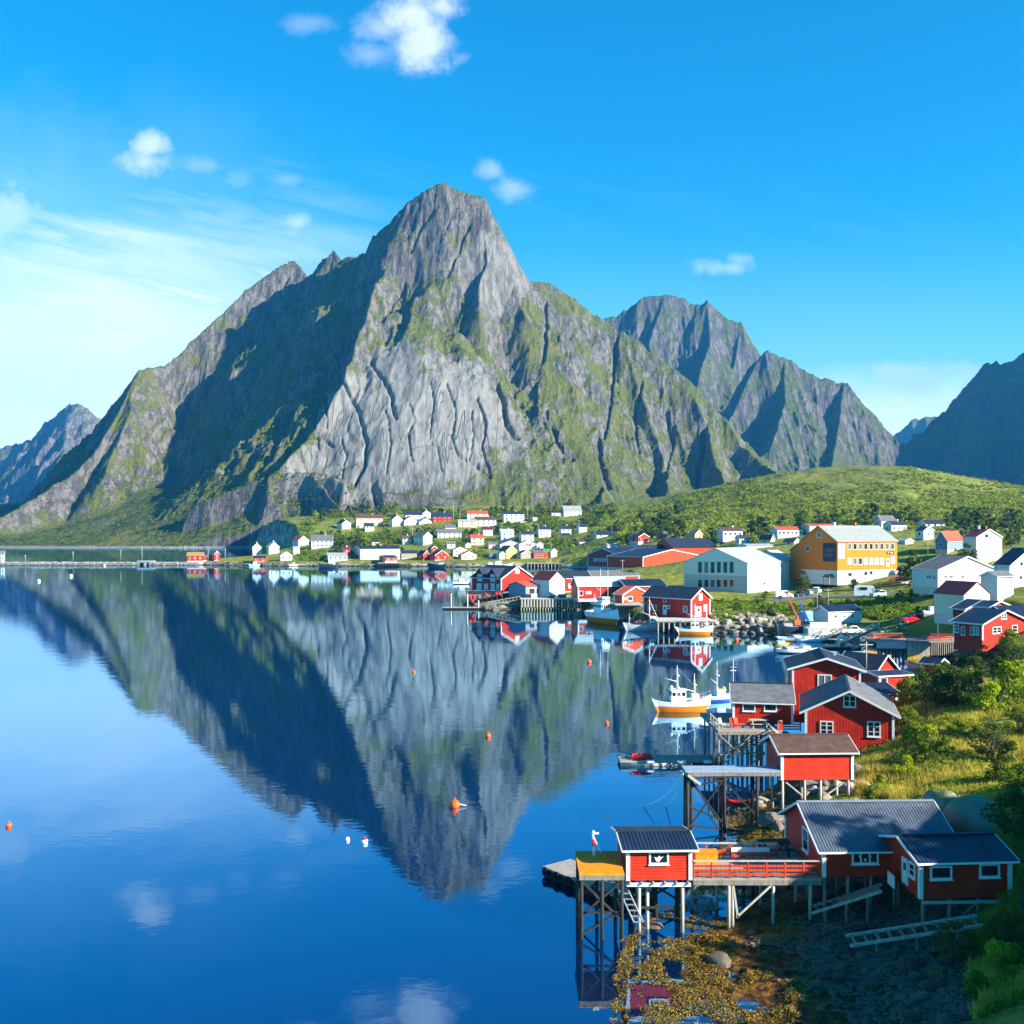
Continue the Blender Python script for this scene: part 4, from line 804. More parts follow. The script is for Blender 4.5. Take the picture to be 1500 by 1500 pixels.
def build_house(name, label, cat, g, wall, roof, lod=0, fnd=1, fmat=None, trim=1, over=.4, wins=(), chim=(), dorm=(), cols=0, group=None, **_):
    L, W, H, RH = g['L'], g['W'], g['H'], g['RH']
    s = RH / (W / 2 + over); H += s * over; RH = s * W / 2
    root = empty(name, (g['c'][0], g['c'][1], g['zb']), g['rot'], label=label, cat=cat, group=group)
    hw, hl = W / 2, L / 2
    b = MB(); b.add([(-hl, -hw, 0), (-hl, hw, 0), (-hl, hw, H), (-hl, 0, H + RH), (-hl, -hw, H), (hl, -hw, 0), (hl, hw, 0), (hl, hw, H), (hl, 0, H + RH), (hl, -hw, H)],
          [(4, 3, 2, 1, 0), (5, 6, 7, 8, 9), (0, 5, 9, 4), (6, 1, 2, 7), (1, 6, 5, 0)])
    b.build('wall', wall, root)
    rf = roof_mb(L, W, H, RH, over, .12 if lod else .2).build('roof', roof, root)
    if fnd: MB().box((0, 0, -fnd / 2), (L - .1, W - .1, fnd)).build('foundation', fmat or (wall if wall in (RED, REDH, REDF) and g['D'] < 320 else CONC), root)
    s = RH / hw; th = .12 if lod else .2
    if trim:
        bw_ = (.15 if g['D'] < 80 else .22) if g['D'] < 200 else .38
        for X_ in (-hl - over, hl + over):
            m = MB(); sx = -.05 if X_ < 0 else .05
            for sg in (-1, 1):
                y1 = sg * (hw + over + .02); z1 = H - s * (over + .02); z0 = H + RH
                vs = []
                for xx in (X_, X_ + sx): vs += [(xx, 0, z0 + th + .02), (xx, y1, z1 + th + .02), (xx, y1, z1 + th - bw_), (xx, 0, z0 + th - bw_)]
                fs = [(0, 1, 2, 3), (7, 6, 5, 4), (0, 4, 5, 1), (2, 6, 7, 3), (1, 5, 6, 2)]
                m.add(vs, fs)
            m.build('bargeboard', WHT, root)
        if lod >= 1 or g['D'] < 400:
            for sg in (-1, 1):
                MB().box((0, sg * (hw + over + .03), H - s * over + .03), (2 * hl + 2 * over, .05, .12 if g['D'] < 130 else .2)).build('gutter', WHT, root)
        if lod >= 1:
            for sx in (-1, 1):
                for sy in (-1, 1): MB().box((sx * (hl - .04), sy * (hw - .04), H / 2 - .05), (.24 if lod > 1 else .34, .24 if lod > 1 else .34, H - .12)).build('corner_board', WHT, root)
    rot = Matrix.Rotation(-g['rot'], 3, 'Z'); org = Vector((g['c'][0], g['c'][1], g['zb'])); a = g['a']
    for wn in wins:
        f, px, py, pw, ph, nx, ny = wn[:7]; sty = wn[7] if len(wn) > 7 else 'win'
        def sof(p):
            tx = (p - 750) / 1500
            return (tx * g['D'] - g['xc']) / (math.sin(a) - tx * math.cos(a)) if f == 'R' else (g['xc'] - tx * g['D']) / (math.cos(a) + tx * math.sin(a))
        dv = g['d2'] if f == 'R' else g['d1']; s0 = sof(px); ww = abs(sof(px + pw / 2) - sof(px - pw / 2))
        p = Vector((g['xc'], g['D'])) + dv * s0; hh = ph / 1500 * p[1]; zc = ZZ(py, p[1]); th_ = (R(90) - a) if f == 'R' else -a
        nv = Vector((math.sin(th_), -math.cos(th_), 0)) * .04
        if sty == 'door': hh = min(hh, 2.6)
        add_win(root, rot @ (Vector((p[0], p[1], zc)) + nv - org), th_ - g['rot'], min(ww, 3), hh, nx, ny, sty)
    if cols:
        lw = L if True else W; rows = 2 if H > 4.6 else 1
        for r_ in range(rows):
            zc = H * ((r_ + .55) / rows)
            for i in range(cols): add_win(root, (-hl + L * (i + .5) / cols, -hw - .04, zc), 0, 1.35, 1.45)
            gs = 1 if g['mode'] == 'L' else -1
            k = 2 if W > 7 else 1
            for i in range(k): add_win(root, (gs * (hl + .04), gs * (-hw + W * (i + .5) / k), zc), gs * R(90), 1.2, 1.4)
        if RH > 2.2: add_win(root, ((1 if g['mode'] == 'L' else -1) * (hl + .04), 0, H + RH * .35), (1 if g['mode'] == 'L' else -1) * R(90), .8, .9)
    for u_, cm in chim:
        cb = MB().box((u_ * L, 0, H + RH + .35), (.8, .8, 1.6)).box((u_ * L, 0, H + RH + 1.19), (.95, .95, .12)); cb.build('chimney', cm, rf)
    for px in dorm:
        tx = (px - 750) / 1500; s0 = (g['xc'] - tx * g['D']) / (math.cos(a) + tx * math.sin(a)); lx = hl - s0; dw = 2.3; dh = 2.9
        d = MB(); yb_ = -hw - .02
        d.add([(lx - dw, yb_, H - .6), (lx + dw, yb_, H - .6), (lx + dw, yb_, H + .3), (lx, yb_, H + dh), (lx - dw, yb_, H + .3), (lx - dw, yb_ + 4, H - .6), (lx + dw, yb_ + 4, H - .6), (lx + dw, yb_ + 4, H + .3), (lx, yb_ + 5.5, H + dh), (lx - dw, yb_ + 4, H + .3)],
              [(0, 1, 2, 3, 4), (0, 4, 9, 5), (1, 6, 7, 2), (4, 3, 8, 9), (3, 2, 7, 8)])
        do = d.build('dormer', wall, root)
        q = MB()
        for sg in (-1, 1): q.add([(lx, yb_ - .5, H + dh + .1), (lx + sg * (dw + .4), yb_ - .5, H - .1), (lx + sg * (dw + .4), yb_ + 5, H - .1), (lx, yb_ + 7, H + dh + .1), (lx, yb_ - .5, H + dh + .28), (lx + sg * (dw + .4), yb_ - .5, H + .08), (lx + sg * (dw + .4), yb_ + 5, H + .08), (lx, yb_ + 7, H + dh + .28)], [(0, 1, 2, 3), (4, 5, 6, 7), (0, 1, 5, 4), (1, 2, 6, 5)])
        q.build('dormer_roof', roof, do)
    return root
HS = {}
for f in FAR:
    g = hgeo(*f[:9])
    HS[f[12]] = build_house('house' if 'house' in f[12].replace('boathouse', '').replace('warehouse', '') else ('boathouse' if 'boathouse' in f[12] else 'shed'), f[12],
        'boathouse' if 'boathouse' in f[12] else ('shed' if 'shed' in f[12] or 'garage' in f[12] else 'house'), g, f[9], f[10], lod=0, fnd=2.5, over=.35, cols=f[11], chim=[(.15, CHIM)] if ('house' in f[12] and 'boat' not in f[12] and g['H'] > 4) else (), trim=1 if g['D'] < 860 else 0)
for n_ in NEAR:
    o_ = n_[6]; g = hgeo(*n_[3], l1=o_.get('l1'), l2=o_.get('l2'))
    HS[n_[1]] = build_house(n_[0], n_[1], n_[2], g, n_[4], n_[5], **{k: v for k, v in o_.items() if k not in ('l1', 'l2')})
# ------------------------------------------------ vegetation
def mat_leaf(name, c1, c2, tr=.35, sc=.8):
    m = bpy.data.materials.new(name); m.use_nodes = True; t = NT(m.node_tree)
    for n in list(t.n):
        if n.type == 'BSDF_PRINCIPLED': t.n.remove(n)
    out = [n for n in t.n if n.type == 'OUTPUT_MATERIAL'][0]
    g = t.new('ShaderNodeNewGeometry'); o = t.new('ShaderNodeObjectInfo')
    n1 = t.noise(g.outputs['Position'], sc, 4, .6); f = t.ramp(t.math('ADD', n1, t.math('MULTIPLY_ADD', o.outputs['Random'], .35, -.17)), .3, .7)
    f = t.math('MULTIPLY_ADD', g.outputs['Random Per Island'], .4, t.math('MULTIPLY', f, .6))
    c = t.mix(f, tuple(c1) + (1,), tuple(c2) + (1,))
    d = t.new('ShaderNodeBsdfDiffuse'); r = t.new('ShaderNodeBsdfTranslucent'); t.put(d.inputs[0], c); t.put(r.inputs[0], c)
    mx = t.new('ShaderNodeMixShader'); mx.inputs[0].default_value = tr
    t.l.new(d.outputs[0], mx.inputs[1]); t.l.new(r.outputs[0], mx.inputs[2]); t.l.new(mx.outputs[0], out.inputs['Surface']); return m
LF1 = mat_leaf('birch_leaves', (.06, .105, .012), (.22, .29, .025))
LF2 = mat_leaf('willow_leaves', (.045, .075, .018), (.13, .17, .04))
LF3 = mat_leaf('bright_leaves', (.14, .21, .01), (.46, .52, .03))
LFA = mat_leaf('autumn_leaves', (.16, .12, .015), (.30, .22, .03))
LFD = mat_leaf('dark_leaves', (.03, .055, .012), (.085, .13, .025))
GRS = mat_leaf('grass_blades', (.17, .20, .02), (.72, .58, .10), .4, .5)
HILLS = mat_leaf('hill_scrub_leaves', (.045, .08, .008), (.36, .38, .03), .3, .05)
BARK = mat('bark', (.16, .14, .12), .9, .3, scale=6)
rs = np.random.RandomState(5)

def leaf_quads(c, size, up=.3, rr=rs):
    """one small leaf cluster quad per centre"""
    n = len(c); a = rr.normal(size=(n, 3)); a[:, 2] *= .8; a /= np.linalg.norm(a, axis=1)[:, None]
    b = np.cross(a, rr.normal(size=(n, 3))); b /= np.linalg.norm(b, axis=1)[:, None]
    s = size * (.6 + .8 * rr.rand(n))[:, None]
    V = np.stack([c - a * s, c - b * s * .55, c + a * s, c + b * s * .55], 1).reshape(-1, 3)
    return V, np.arange(n * 4).reshape(-1, 4)
def crown_pts(r, h, nblob, n, z0, rr, squash=1.0):
    """points in shells of lumps spread through the crown's volume, with gaps between"""
    cs = []
    for i in range(nblob):
        t = rr.rand(); ang = rr.rand() * 6.283; q = (rr.rand() ** .5) * r * (.75 * math.sin(math.pi * min(.97, .18 + .82 * t)) + .12)
        cs.append((math.cos(ang) * q, math.sin(ang) * q, z0 + t * h, r * (.24 + .24 * rr.rand()) * (1 - .35 * t)))
    cs = np.array(cs); k = rr.randint(0, nblob, n); d = rr.normal(size=(n, 3)); d /= np.linalg.norm(d, axis=1)[:, None]
    rad = cs[k, 3] * (1.0 - .45 * rr.rand(n) ** 2)
    return cs[k, :3] + d * rad[:, None] * np.array([1, 1, .8 * squash]), cs
def make_tree(r, h, tr, n, leaf, lm, seed, nblob=14, stems=1, name='tree'):
    rr = np.random.RandomState(seed)
    pts, cs = crown_pts(r, h, nblob, n, tr, rr); V, F = leaf_quads(pts, leaf, rr=rr)
    crown = np_mesh('crown', V, F, lm, False)
    m = MB()
    for s in range(stems):
        bx = 0 if stems == 1 else rr.normal() * .18 * r; by = 0 if stems == 1 else rr.normal() * .18 * r
        tx = bx * 2.2 + rr.normal() * .1 * r; ty = by * 2.2 + rr.normal() * .1 * r; rad = (.035 if stems == 1 else .02) * (h + tr)
        m.tube([(bx, by, -.5), (bx * 1.3, by * 1.3, tr * .6), (tx * .7, ty * .7, tr + h * .4), (tx, ty, tr + h * .8)], rad, 6, r2=rad * .25)
    for c in cs[:10]: m.tube([(0, 0, max(.1, c[2] - .35 * h - .2)), (c[0] * .5, c[1] * .5, c[2] - .12 * h), (c[0], c[1], c[2])], .012 * (h + tr), 4, r2=.004 * (h + tr))
    return crown, m.mesh('trunk', BARK, True)
BT = lambda px, D: (XX(px, D), D)
PROTO = {}
def put_tree(kind, x, y, z, s, rz, label, cat, group=None, squash=1.0, name='tree'):
    cr, tk = PROTO[kind]; r_ = empty(name, (x, y, z), rz, label=label, cat=cat, group=group); r_.scale = (s, s, s * squash)
    inst('crown' if name == 'tree' else 'foliage', cr, r_); inst('trunk' if name == 'tree' else 'stem', tk, r_); return r_
for i, (lm, r_, h_, tr_) in enumerate([(LF1, 2.4, 5.0, 1.2), (LF2, 2.9, 4.6, .9), (LF1, 2.0, 5.6, 1.3), (LF3, 2.6, 4.6, 1.0), (LFD, 2.6, 5.2, .8), (LFA, 2.2, 4.2, 1.0), (LF2, 3.4, 5.0, .7)]):
    PROTO['v%d' % i] = make_tree(r_, h_, tr_, 620, .34, lm, 40 + i, 15)
PROTO['big'] = make_tree(3.4, 6.4, 1.6, 2600, .24, LF2, 60, 26)
PROTO['big2'] = make_tree(3.2, 4.6, 1.2, 2400, .22, LF2, 61, 24)
for i, (lm, r_, h_, tr_) in enumerate([(LF2, 1.5, 1.9, .25), (LF3, 1.3, 1.6, .2), (LF1, 1.4, 2.2, .3), (LF1, 1.5, 1.8, .15), (LF1, 1.1, 1.4, .15), (LF2, 1.7, 2.6, .3)]):
    PROTO['b%d' % i] = make_tree(r_, h_, tr_, 2600, .085, lm, 80 + i, 20, stems=5)
PROTO['bare'] = make_tree(.9, 1.9, .5, 420, .06, LFA, 95, 10, stems=4)

HB_ = [(f[1], f[2], f[3], f[6], f[5]) for f in FAR] + [(n_[3][1], n_[3][2], n_[3][3], n_[3][6], n_[3][5]) for n_ in NEAR]
def hides(px, D, topy, z, marg=1.5, wpx=4):
    for pl, pr, yb, hd, yr in HB_:
        if pl - wpx - marg < px < pr + wpx + marg:
            if D < hd + 4 and topy < yb - 1.5 and HOR - (z - CAMZ) / D * 1500 > yr: return True
            if abs(D - hd) < 12: return True
    return False
n_t = 0; tries = 0
VP = ['by the shore houses', 'in the village']
ZONES = [((470, 860), (735, 905), 76, 'leafy tree among the white village houses'), ((455, 900), (900, 1080), 76, 'tree on the upper edge of the village below the mountain'),
         ((850, 1000), (620, 900), 44, 'tree at the foot of the green hill behind the fish plant'), ((1040, 1345), (430, 640), 56, 'tree between the houses under the green hill'), ((1330, 1500), (330, 620), 34, 'tree around the white houses at the right edge')]
for zi, ((p0, p1), (d0, d1), num, lab) in enumerate(ZONES):
    k = 0; tries = 0
    while k < num and tries < 2500:
        tries += 1
        px = rnd.uniform(p0, p1); D = rnd.uniform(d0, d1); x, y = BT(px, D)
        if sdist(np.array([x]), np.array([y]), SHORE)[0] < 9: continue
        z = gz(x, y)
        if z < 2.5: continue
        s = rnd.uniform(1.1, 2.05); top = HOR - (z + 6.5 * s - CAMZ) / D * 1500
        if hides(px, D, top, z, wpx=2.6 * s / D * 1500): continue
        vi = rnd.choice([0, 0, 1, 2, 2, 3, 4, 4, 5, 6])
        put_tree('v%d' % vi, x, y, z - .2, s, rnd.uniform(0, 6.28), lab, 'tree', 'trees, zone %d' % zi if False else lab.replace('leafy tree', 'trees').replace('tree', 'trees', 0 if 'leafy' in lab else 1)); k += 1
for (px, py, D, s, kind, lab) in [(1415, 818, 345, 1.15, 'big', 'big round olive green tree in front of the tall white house'), (1175, 846, 330, 1.0, 'big', 'round tree hiding the left corner of the ochre building'),
      (1252, 852, 338, .62, 'big2', 'small thin tree before the basement of the ochre building'), (1404, 985, 142, .5, 'big2', 'dark rounded tree above the white picket fence'), (1440, 975, 140, .45, 'big', 'dark green tree right of the picket fence tree'),
      (1478, 965, 138, .48, 'big2', 'bright leafed tree at the right edge by the veranda'), (1455, 985, 133, .3, 'big2', 'low bushy tree between the two trees by the veranda'), (925, 848, 405, .75, 'big2', 'bush tree beside the small orange shed'),
      (1335, 838, 370, .8, 'big2', 'leafy tree at the right end of the ochre building'), (1415, 848, 262, .35, 'big', 'thin shrub tree against the wide white gable'), (1338, 880, 290, .5, 'big2', 'pale green bush tree on the rocky bank below the white house')]:
    x, y = BT(px, D); put_tree(kind, x, y, min(gz(x, y) - .1, ZZ(py, D) + 3), s, px, lab, 'tree', None)

# scrub of the hillside and the apron of the mountain: one mass
def scrub(name, label, spots, size, lm, per=26, seed=3):
    rr = np.random.RandomState(seed); n = len(spots); c = np.repeat(spots, per, 0)
    sc_ = np.repeat(size, per); d = rr.normal(size=(len(c), 3)); d /= np.linalg.norm(d, axis=1)[:, None]; d[:, 2] = np.abs(d[:, 2]) * 1.15 - .1
    pts = c + d * sc_[:, None] * (.55 + .45 * rr.rand(len(c)))[:, None]
    V, F = leaf_quads(pts, .36 * sc_.mean() if sc_.mean() > .7 else .1, rr=rr)
    return tag(inst(name, np_mesh(name, V, F, lm, False)), label, 'shrubs', kind='stuff')
rr = np.random.RandomState(12)
px = rr.uniform(840, 1620, 26000); D = rr.uniform(560, 1010, 26000); x = (px - 750) / 1500 * D; y = D; z = ground_h(x, y)
dens = fbm(x / 45, y / 45, 3, 301) + .22 - sstep(z, 45, 85) * .3
ok = (dens > .02) & (z > 3) & (sdist(x, y, SHORE) > 12)
for pl, pr, yb, hd, yr in HB_: ok &= ~((px > pl - 6) & (px < pr + 6) & (D < hd + 6) & (D > hd - 90))
sp = np.stack([x, y, z], -1)[ok][:9000]; sz = rr.uniform(1.3, 3.3, len(sp)) * (1 - .45 * sstep(sp[:, 2], 30, 75))
scrub('hill_scrub', 'dense birch scrub covering the green hill', sp, sz, HILLS, 20)

n = 14000; px = rr.uniform(440, 905, n); D = rr.uniform(728, 1120, n); x = (px - 750) / 1500 * D; y = D; z = ground_h(x, y)
ok = (z > 3) & (sdist(x, y, SHORE) > 9) & (fbm(x / 28, y / 28, 3, 401) > -.03)
for pl, pr, yb, hd, yr in HB_: ok &= ~((px > pl - 3) & (px < pr + 3) & (D < hd + 9) & (D > hd - 34))
sp = np.stack([x, y, z], -1)[ok][:6000]; scrub('village_scrub', 'bushes and undergrowth between the village houses', sp, rr.uniform(1.1, 3.0, len(sp)), LF1, 18, 5)
q = APRON[rr.randint(0, len(APRON), 9000)] + rr.normal(size=(9000, 3)) * [2, 2, 0]
q = q[fbm(q[:, 0] / 60, q[:, 1] / 60, 3, 402) > -.02][:4200]; scrub('shore_wood', 'birch wood on the foot of the mountain across the fjord', q, rr.uniform(1.5, 4.2, len(q)), mat_leaf('birch_wood_leaves', (.04, .075, .012), (.13, .19, .025), .3, .03), 16, 6)
for i, (x, y, s) in enumerate([(47, 45, .85), (53, 51, .9)]):  # added trees out of view, placed to shade annex and beach
    put_tree('big', x, y, gz(x, y) - .3, s, i, 'added tree out of view shading the beach, right of the picture', 'tree', 'added shade trees right of the picture')

n = 9000; px = rr.uniform(1030, 1345, n); D = rr.uniform(262, 315, n); x = (px - 750) / 1500 * D; y = D; z = ground_h(x, y)
ok = (z > 2.7) & (fbm(x / 7, y / 7, 3, 411) > -.12) & ~((px > 1110) & (D > 306)) & ~((px > 1040) & (D > 281) & (D < 299) & (np.abs(HOR - (z - CAMZ) / D * 1500 - np.interp(px, [1048, 1110, 1180, 1250, 1300], [897, 895, 889, 884, 878])) < 2.2))
for pl, pr, yb, hd, yr in HB_: ok &= ~((px > pl - 3) & (px < pr + 3) & (D < hd + 9) & (D > hd - 3))
sp = np.stack([x, y, z], -1)[ok][:2600]; scrub('bank_scrub', 'lush low shrubs on the grassy bank above the stone revetment', sp, rr.uniform(.4, 1.25, len(sp)), LF1, 26, 15)
# ------------------------------------------------ piers, piles, decks
YELT = mat('yellow_algae_timber', (.55, .34, .03), .85, .3)
ORGT = mat('ochre_tarp', (.88, .24, .004), .7, .25, scale=3)
BLK = mat('black_rubber', (.015, .015, .017), .7)
ROPE = mat('pale_rope', (.85, .88, .9), .8)
ORB = mat('orange_plastic', (.85, .10, .01), .45)
REDB = mat('red_plastic', (.7, .02, .015), .4, .1)
YLB = mat('yellow_plastic', (.85, .55, .02), .45)
ORH = mat('orange_hull_paint', (.80, .20, .004), .4, .12, scale=2)
WHH = mat('white_hull_paint', (.75, .76, .76), .35, .08, wear=.2, wearc=(.5, .42, .32, 1))
BLH = mat('blue_hull_paint', (.03, .09, .30), .4, .15)
DKH = mat('dark_hull_paint', (.02, .035, .06), .5, .2)
LBH = mat('pale_blue_hull_paint', (.40, .55, .66), .4, .1)
GRH = mat('grey_hull_paint', (.42, .43, .44), .45, .15)
RDH = mat('red_hull_paint', (.6, .03, .02), .4, .1)
DKG = mat('dark_tinted_glass', (.01, .014, .02), .08)

def zb(x, y): return max(gz(x, y), -1.2) - .3
def piles(parent, spots, ztop, r=.13, m=None, org=(0, 0, 0), name='pile', algae=None):
    for x, y in spots:
        b = MB().tube([(x - org[0], y - org[1], zb(x, y) - org[2]), (x - org[0] + .02, y - org[1], ztop - org[2])], r, 8, r2=r * .92); b.build(name, m or WOOD, parent, True)
def deck_rect(x0, x1, y0, y1, z, org, m=DECK, th=.14, joists=True, parent=None, name='deck'):
    b = MB()
    b.box(((x0 + x1) / 2 - org[0], (y0 + y1) / 2 - org[1], z - th / 2 - org[2]), (x1 - x0, y1 - y0, th)); o = b.build(name, m, parent)
    if joists:
        j = MB()
        for yy in (y0 + .1, y1 - .1): j.box(((x0 + x1) / 2 - org[0], yy - org[1], z - th - .16 - org[2]), (x1 - x0 - .02, .14, .3))
        n = max(2, int((x1 - x0) / 1.2))
        for i in range(n + 1): j.box((x0 + .1 + (x1 - x0 - .2) * i / n - org[0], (y0 + y1) / 2 - org[1], z - th - .13 - org[2]), (.12, y1 - y0 - .4, .24))
        j.build('joists', WOOD, parent)
    return o
def rail(parent, p, q, h=1.0, cols=(REDF, WOODL), planks=3, org=(0, 0, 0), name='railing', step=1.4):
    p = Vector(p) - Vector(org); q = Vector(q) - Vector(org); L = (q - p).length; n = max(1, int(L / step)); b = MB()
    for i in range(n + 1): c = p.lerp(q, i / n); b.beam(c, c + Vector((0, 0, h)), .09, .09, 0)
    for k in range(planks): zz = h * (.22 + .24 * k); b.beam(p + Vector((0, 0, zz)), q + Vector((0, 0, zz)), .04, .15, 0)
    b.beam(p + Vector((0, 0, h)), q + Vector((0, 0, h)), .18, .07, 1)
    return b.build(name, list(cols), parent)
def pile_part(root_label, spots, ztop, **kw):
    r_ = HS[root_label]; bpy.context.view_layer.update()
    mw = Matrix.Translation(r_.location) @ Matrix.Rotation(r_.rotation_euler[2], 4, 'Z'); inv = mw.inverted()
    for x, y in spots:
        p = inv @ Vector((x, y, zb(x, y))); q = inv @ Vector((x, y, ztop)); MB().tube([p, q], kw.get('r', .13), 8).build('pile', kw.get('m', WOOD), r_, True)
def brace_part(root_label, segs, w_=.14, m=WOOD, name='brace'):
    r_ = HS[root_label]; inv = (Matrix.Translation(r_.location) @ Matrix.Rotation(r_.rotation_euler[2], 4, 'Z')).inverted()
    for p, q in segs: MB().beam(inv @ Vector(p), inv @ Vector(q), w_, w_).build(name, m, r_)
LB = lambda i: NEAR[i][1]
# hut on piles
zt = 3.34
pile_part(LB(0), [(8.2, 66.1), (11.0, 66.1), (8.8, 66.6)], zt - .3, m=WOODL, r=.12)
pile_part(LB(0), [(8.1, 68.3), (9.6, 68.4), (11.2, 68.3), (8.1, 70.3), (9.7, 70.3), (11.3, 70.3)], zt - .3, m=WOODD)
brace_part(LB(0), [((7.4, 65.95, 3.1), (11.5, 65.95, 3.1))], .2, WHT, 'floor_beam')
brace_part(LB(0), [((7.6 + .75 * i, 65.7, 3.22), (7.6 + .75 * i, 66.4, 3.22)) for i in range(6)], .1, WOODL, 'floor_joist')
brace_part(LB(0), [((8.1, 68.3, .8), (11.2, 68.3, 2.6)), ((8.1, 70.3, 2.6), (11.3, 70.3, .6)), ((8.1, 70.3, .6), (11.3, 70.3, 2.6)), ((8.1, 66.4, 1.4), (8.1, 70.3, 2.6)), ((7.9, 66.3, 1.5), (11.2, 66.3, 1.5))], .13, WOODD)
# pale gull cut-out ornament in the window
# cabin piles
pile_part(LB(1), [(20.2 + i * 1.5, 66.2) for i in range(6)] + [(20.2 + i * 2, 70) for i in range(4)], 3.5, m=WOOD, r=.11)
brace_part(LB(1), [((20.4, 66.15, 3.2), (22.3, 66.15, 1.2)), ((24.6, 66.15, 3.2), (22.8, 66.15, 1.4))], .1, WOODD)
pile_part(LB(2), [(25.0, 62.3), (26.6, 62.3), (28.4, 62.4), (29.9, 62.4), (25, 66.3), (27.5, 66.4)], 3.55, m=WOOD, r=.12)
brace_part(LB(2), [((24.8, 61.9, 3.42), (30.2, 62.1, 3.42))], .16, WOODL, 'floor_beam')
brace_part(LB(2), [((26.6, 62.3, 1.8), (28.4, 62.4, 3.3)), ((28.4, 62.4, 1.9), (29.9, 62.4, 3.3))], .1, WOOD)
pile_part(LB(3), [(23.3, 88.2), (25.2, 88.2), (26.6, 88.3), (28.0, 88.3), (29.0, 88.3), (23.4, 92), (26, 92), (29, 92)], 4.4, m=WOODL, r=.12)
brace_part(LB(3), [((23.6, 88.2, 4.2), (25.2, 88.2, 2.9)), ((26.8, 88.2, 2.9), (28.6, 88.2, 4.2))], .12, WOODL)
# pile platform west of the hut
def platform(name, label, cat, x0, x1, y0, y1, z, spots, m=DECK, braces=(), pm=WOODD, group=None, r=.12, joists=True):
    org = ((x0 + x1) / 2, (y0 + y1) / 2, z); r_ = empty(name, org, 0, label=label, cat=cat, group=group)
    deck_rect(x0, x1, y0, y1, z, org, m, parent=r_, joists=joists); piles(r_, spots, z - .15, r, pm, org)
    for p, q in braces: MB().beam(Vector(p) - Vector(org), Vector(q) - Vector(org), .13, .13).build('brace', pm, r_)
    return r_, org
pf, og = platform('pile_platform', 'small pile platform topped with ochre tarpaulin left of the boathouse', 'platform', 4.25, 7.1, 64.7, 69.2, 4.25, [(4.4, 64.9), (5.7, 64.9), (6.95, 64.9), (4.4, 69.0), (5.7, 69.0), (6.95, 69.0), (4.4, 67)], ORGT,
    [((4.4, 64.9, 1.5), (6.95, 64.9, 3.7)), ((4.4, 64.9, 3.7), (6.95, 64.9, 1.2)), ((4.4, 64.9, .3), (6.95, 64.9, 1.8)), ((4.4, 69, 1.0), (6.95, 69, 3.4)), ((4.4, 64.9, 1.7), (4.4, 69, 1.7)), ((4.4, 64.9, 1.7), (6.95, 64.9, 1.7)), ((6.95, 64.9, 1.7), (6.95, 69, 1.7)), ((4.4, 65, .9), (4.4, 69, 3.5))])
rail_y = 4.4
dv = empty('davit', (XX(870, 68), 68, 4.25), 0, label='white and red post davit with a bent arm on the pile platform', cat='davit')
MB().tube([(0, 0, 0), (0, 0, .7)], .09, 8).tube([(0, 0, .7), (-.05, 0, 1.15)], .1, 8, 1).tube([(-.05, 0, 1.1), (-.08, 0, 1.5)], .08, 8).build('post', [WHT, REDB], dv, True)
MB().beam((-.1, 0, 1.5), (.32, 0, 1.56), .1, .1).ball((-.05, 0, 1.6), .14, 0, 8, 6).build('head', WHT, dv, True)
MB().beam((-.05, -.05, 1.4), (.45, -.1, .35), .06, .06).build('arm', WHT, dv)
# floating pontoon with tyres
pn = empty('floating_pontoon', (6.1, 74.2, .45), R(-52), label='grey floating pontoon hung with tyres behind the pile platform', cat='pontoon')
MB().box((0, 0, -.2), (8.6, 2.6, .7)).build('float', WOODD, pn); MB().box((0, 0, .2), (8.8, 2.8, .12)).build('deck', DECK, pn)
for i in range(7):
    tb = MB(); c = Vector((-4 + i * 1.3, -1.45, -.05)); tb.tube([c + Vector((math.cos(t_) * .28, 0, math.sin(t_) * .28)) for t_ in [k * math.pi / 5 for k in range(11)]], .1, 6); tb.build('tyre', BLK, pn, True)
gw = empty('gangway', (7.0, 68.5, 4.0), 0, label='steel gangway stair dropping from the platform to the rocks', cat='gangway')
b = MB(); p, q = Vector((-.4, -1.0, -.2)), Vector((1.0, -3.6, -2.9))
for dx in (-.3, .3): b.beam(p + Vector((dx, 0, 0)), q + Vector((dx, 0, 0)), .06, .12)
b.build('stringer', STEEL, gw); b = MB()
for i in range(11): c = p.lerp(q, i / 10); b.beam(c + Vector((-.3, 0, 0)), c + Vector((.3, 0, 0)), .16, .04)
b.build('treads', STEEL, gw)
# plank walkway
x0, x1, y0, y1, z = 11.7, 20.0, 66.05, 70.3, 3.46
wk, og = platform('walkway', 'timber walkway with red plank railings linking boathouse and cabin', 'walkway', x0, x1, y0, y1, z, [(14.0, 66.2), (14.25, 66.25), (16.9, 66.3), (19.3, 66.3), (14, 70), (17, 70), (19.4, 70), (12.3, 70)], DECK, [((14.5, 66.2, .9), (17.0, 66.2, 3.2)), ((14.25, 66.2, 3.3), (14.6, 66.2, .9))], WOODL, joists=True)
rail(wk, (x0, y0 + .05, z), (x1, y0 + .05, z), 1.12, org=og, step=1.15); rail(wk, (x0, y1 - .05, z), (18.2, y1 - .05, z), 1.0, org=og, cols=(REDF, WOODL), planks=2)
bn = empty('bench', (16.2, 69.4, z), 0, label='long red bench with white edge on the plank walkway', cat='bench')
MB().box((0, 0, .45), (2.6, .45, .06)).build('seat', REDF, bn); MB().box((0, .2, .75), (2.6, .05, .3)).build('backrest', WHT, bn)
for sx in (-1.1, 1.1): MB().box((sx, 0, .21), (.08, .4, .42)).build('leg', REDF, bn)
bx = empty('storage_box', (13.1, 69.3, z), 0, label='ochre storage box on the walkway next to the boathouse', cat='box')
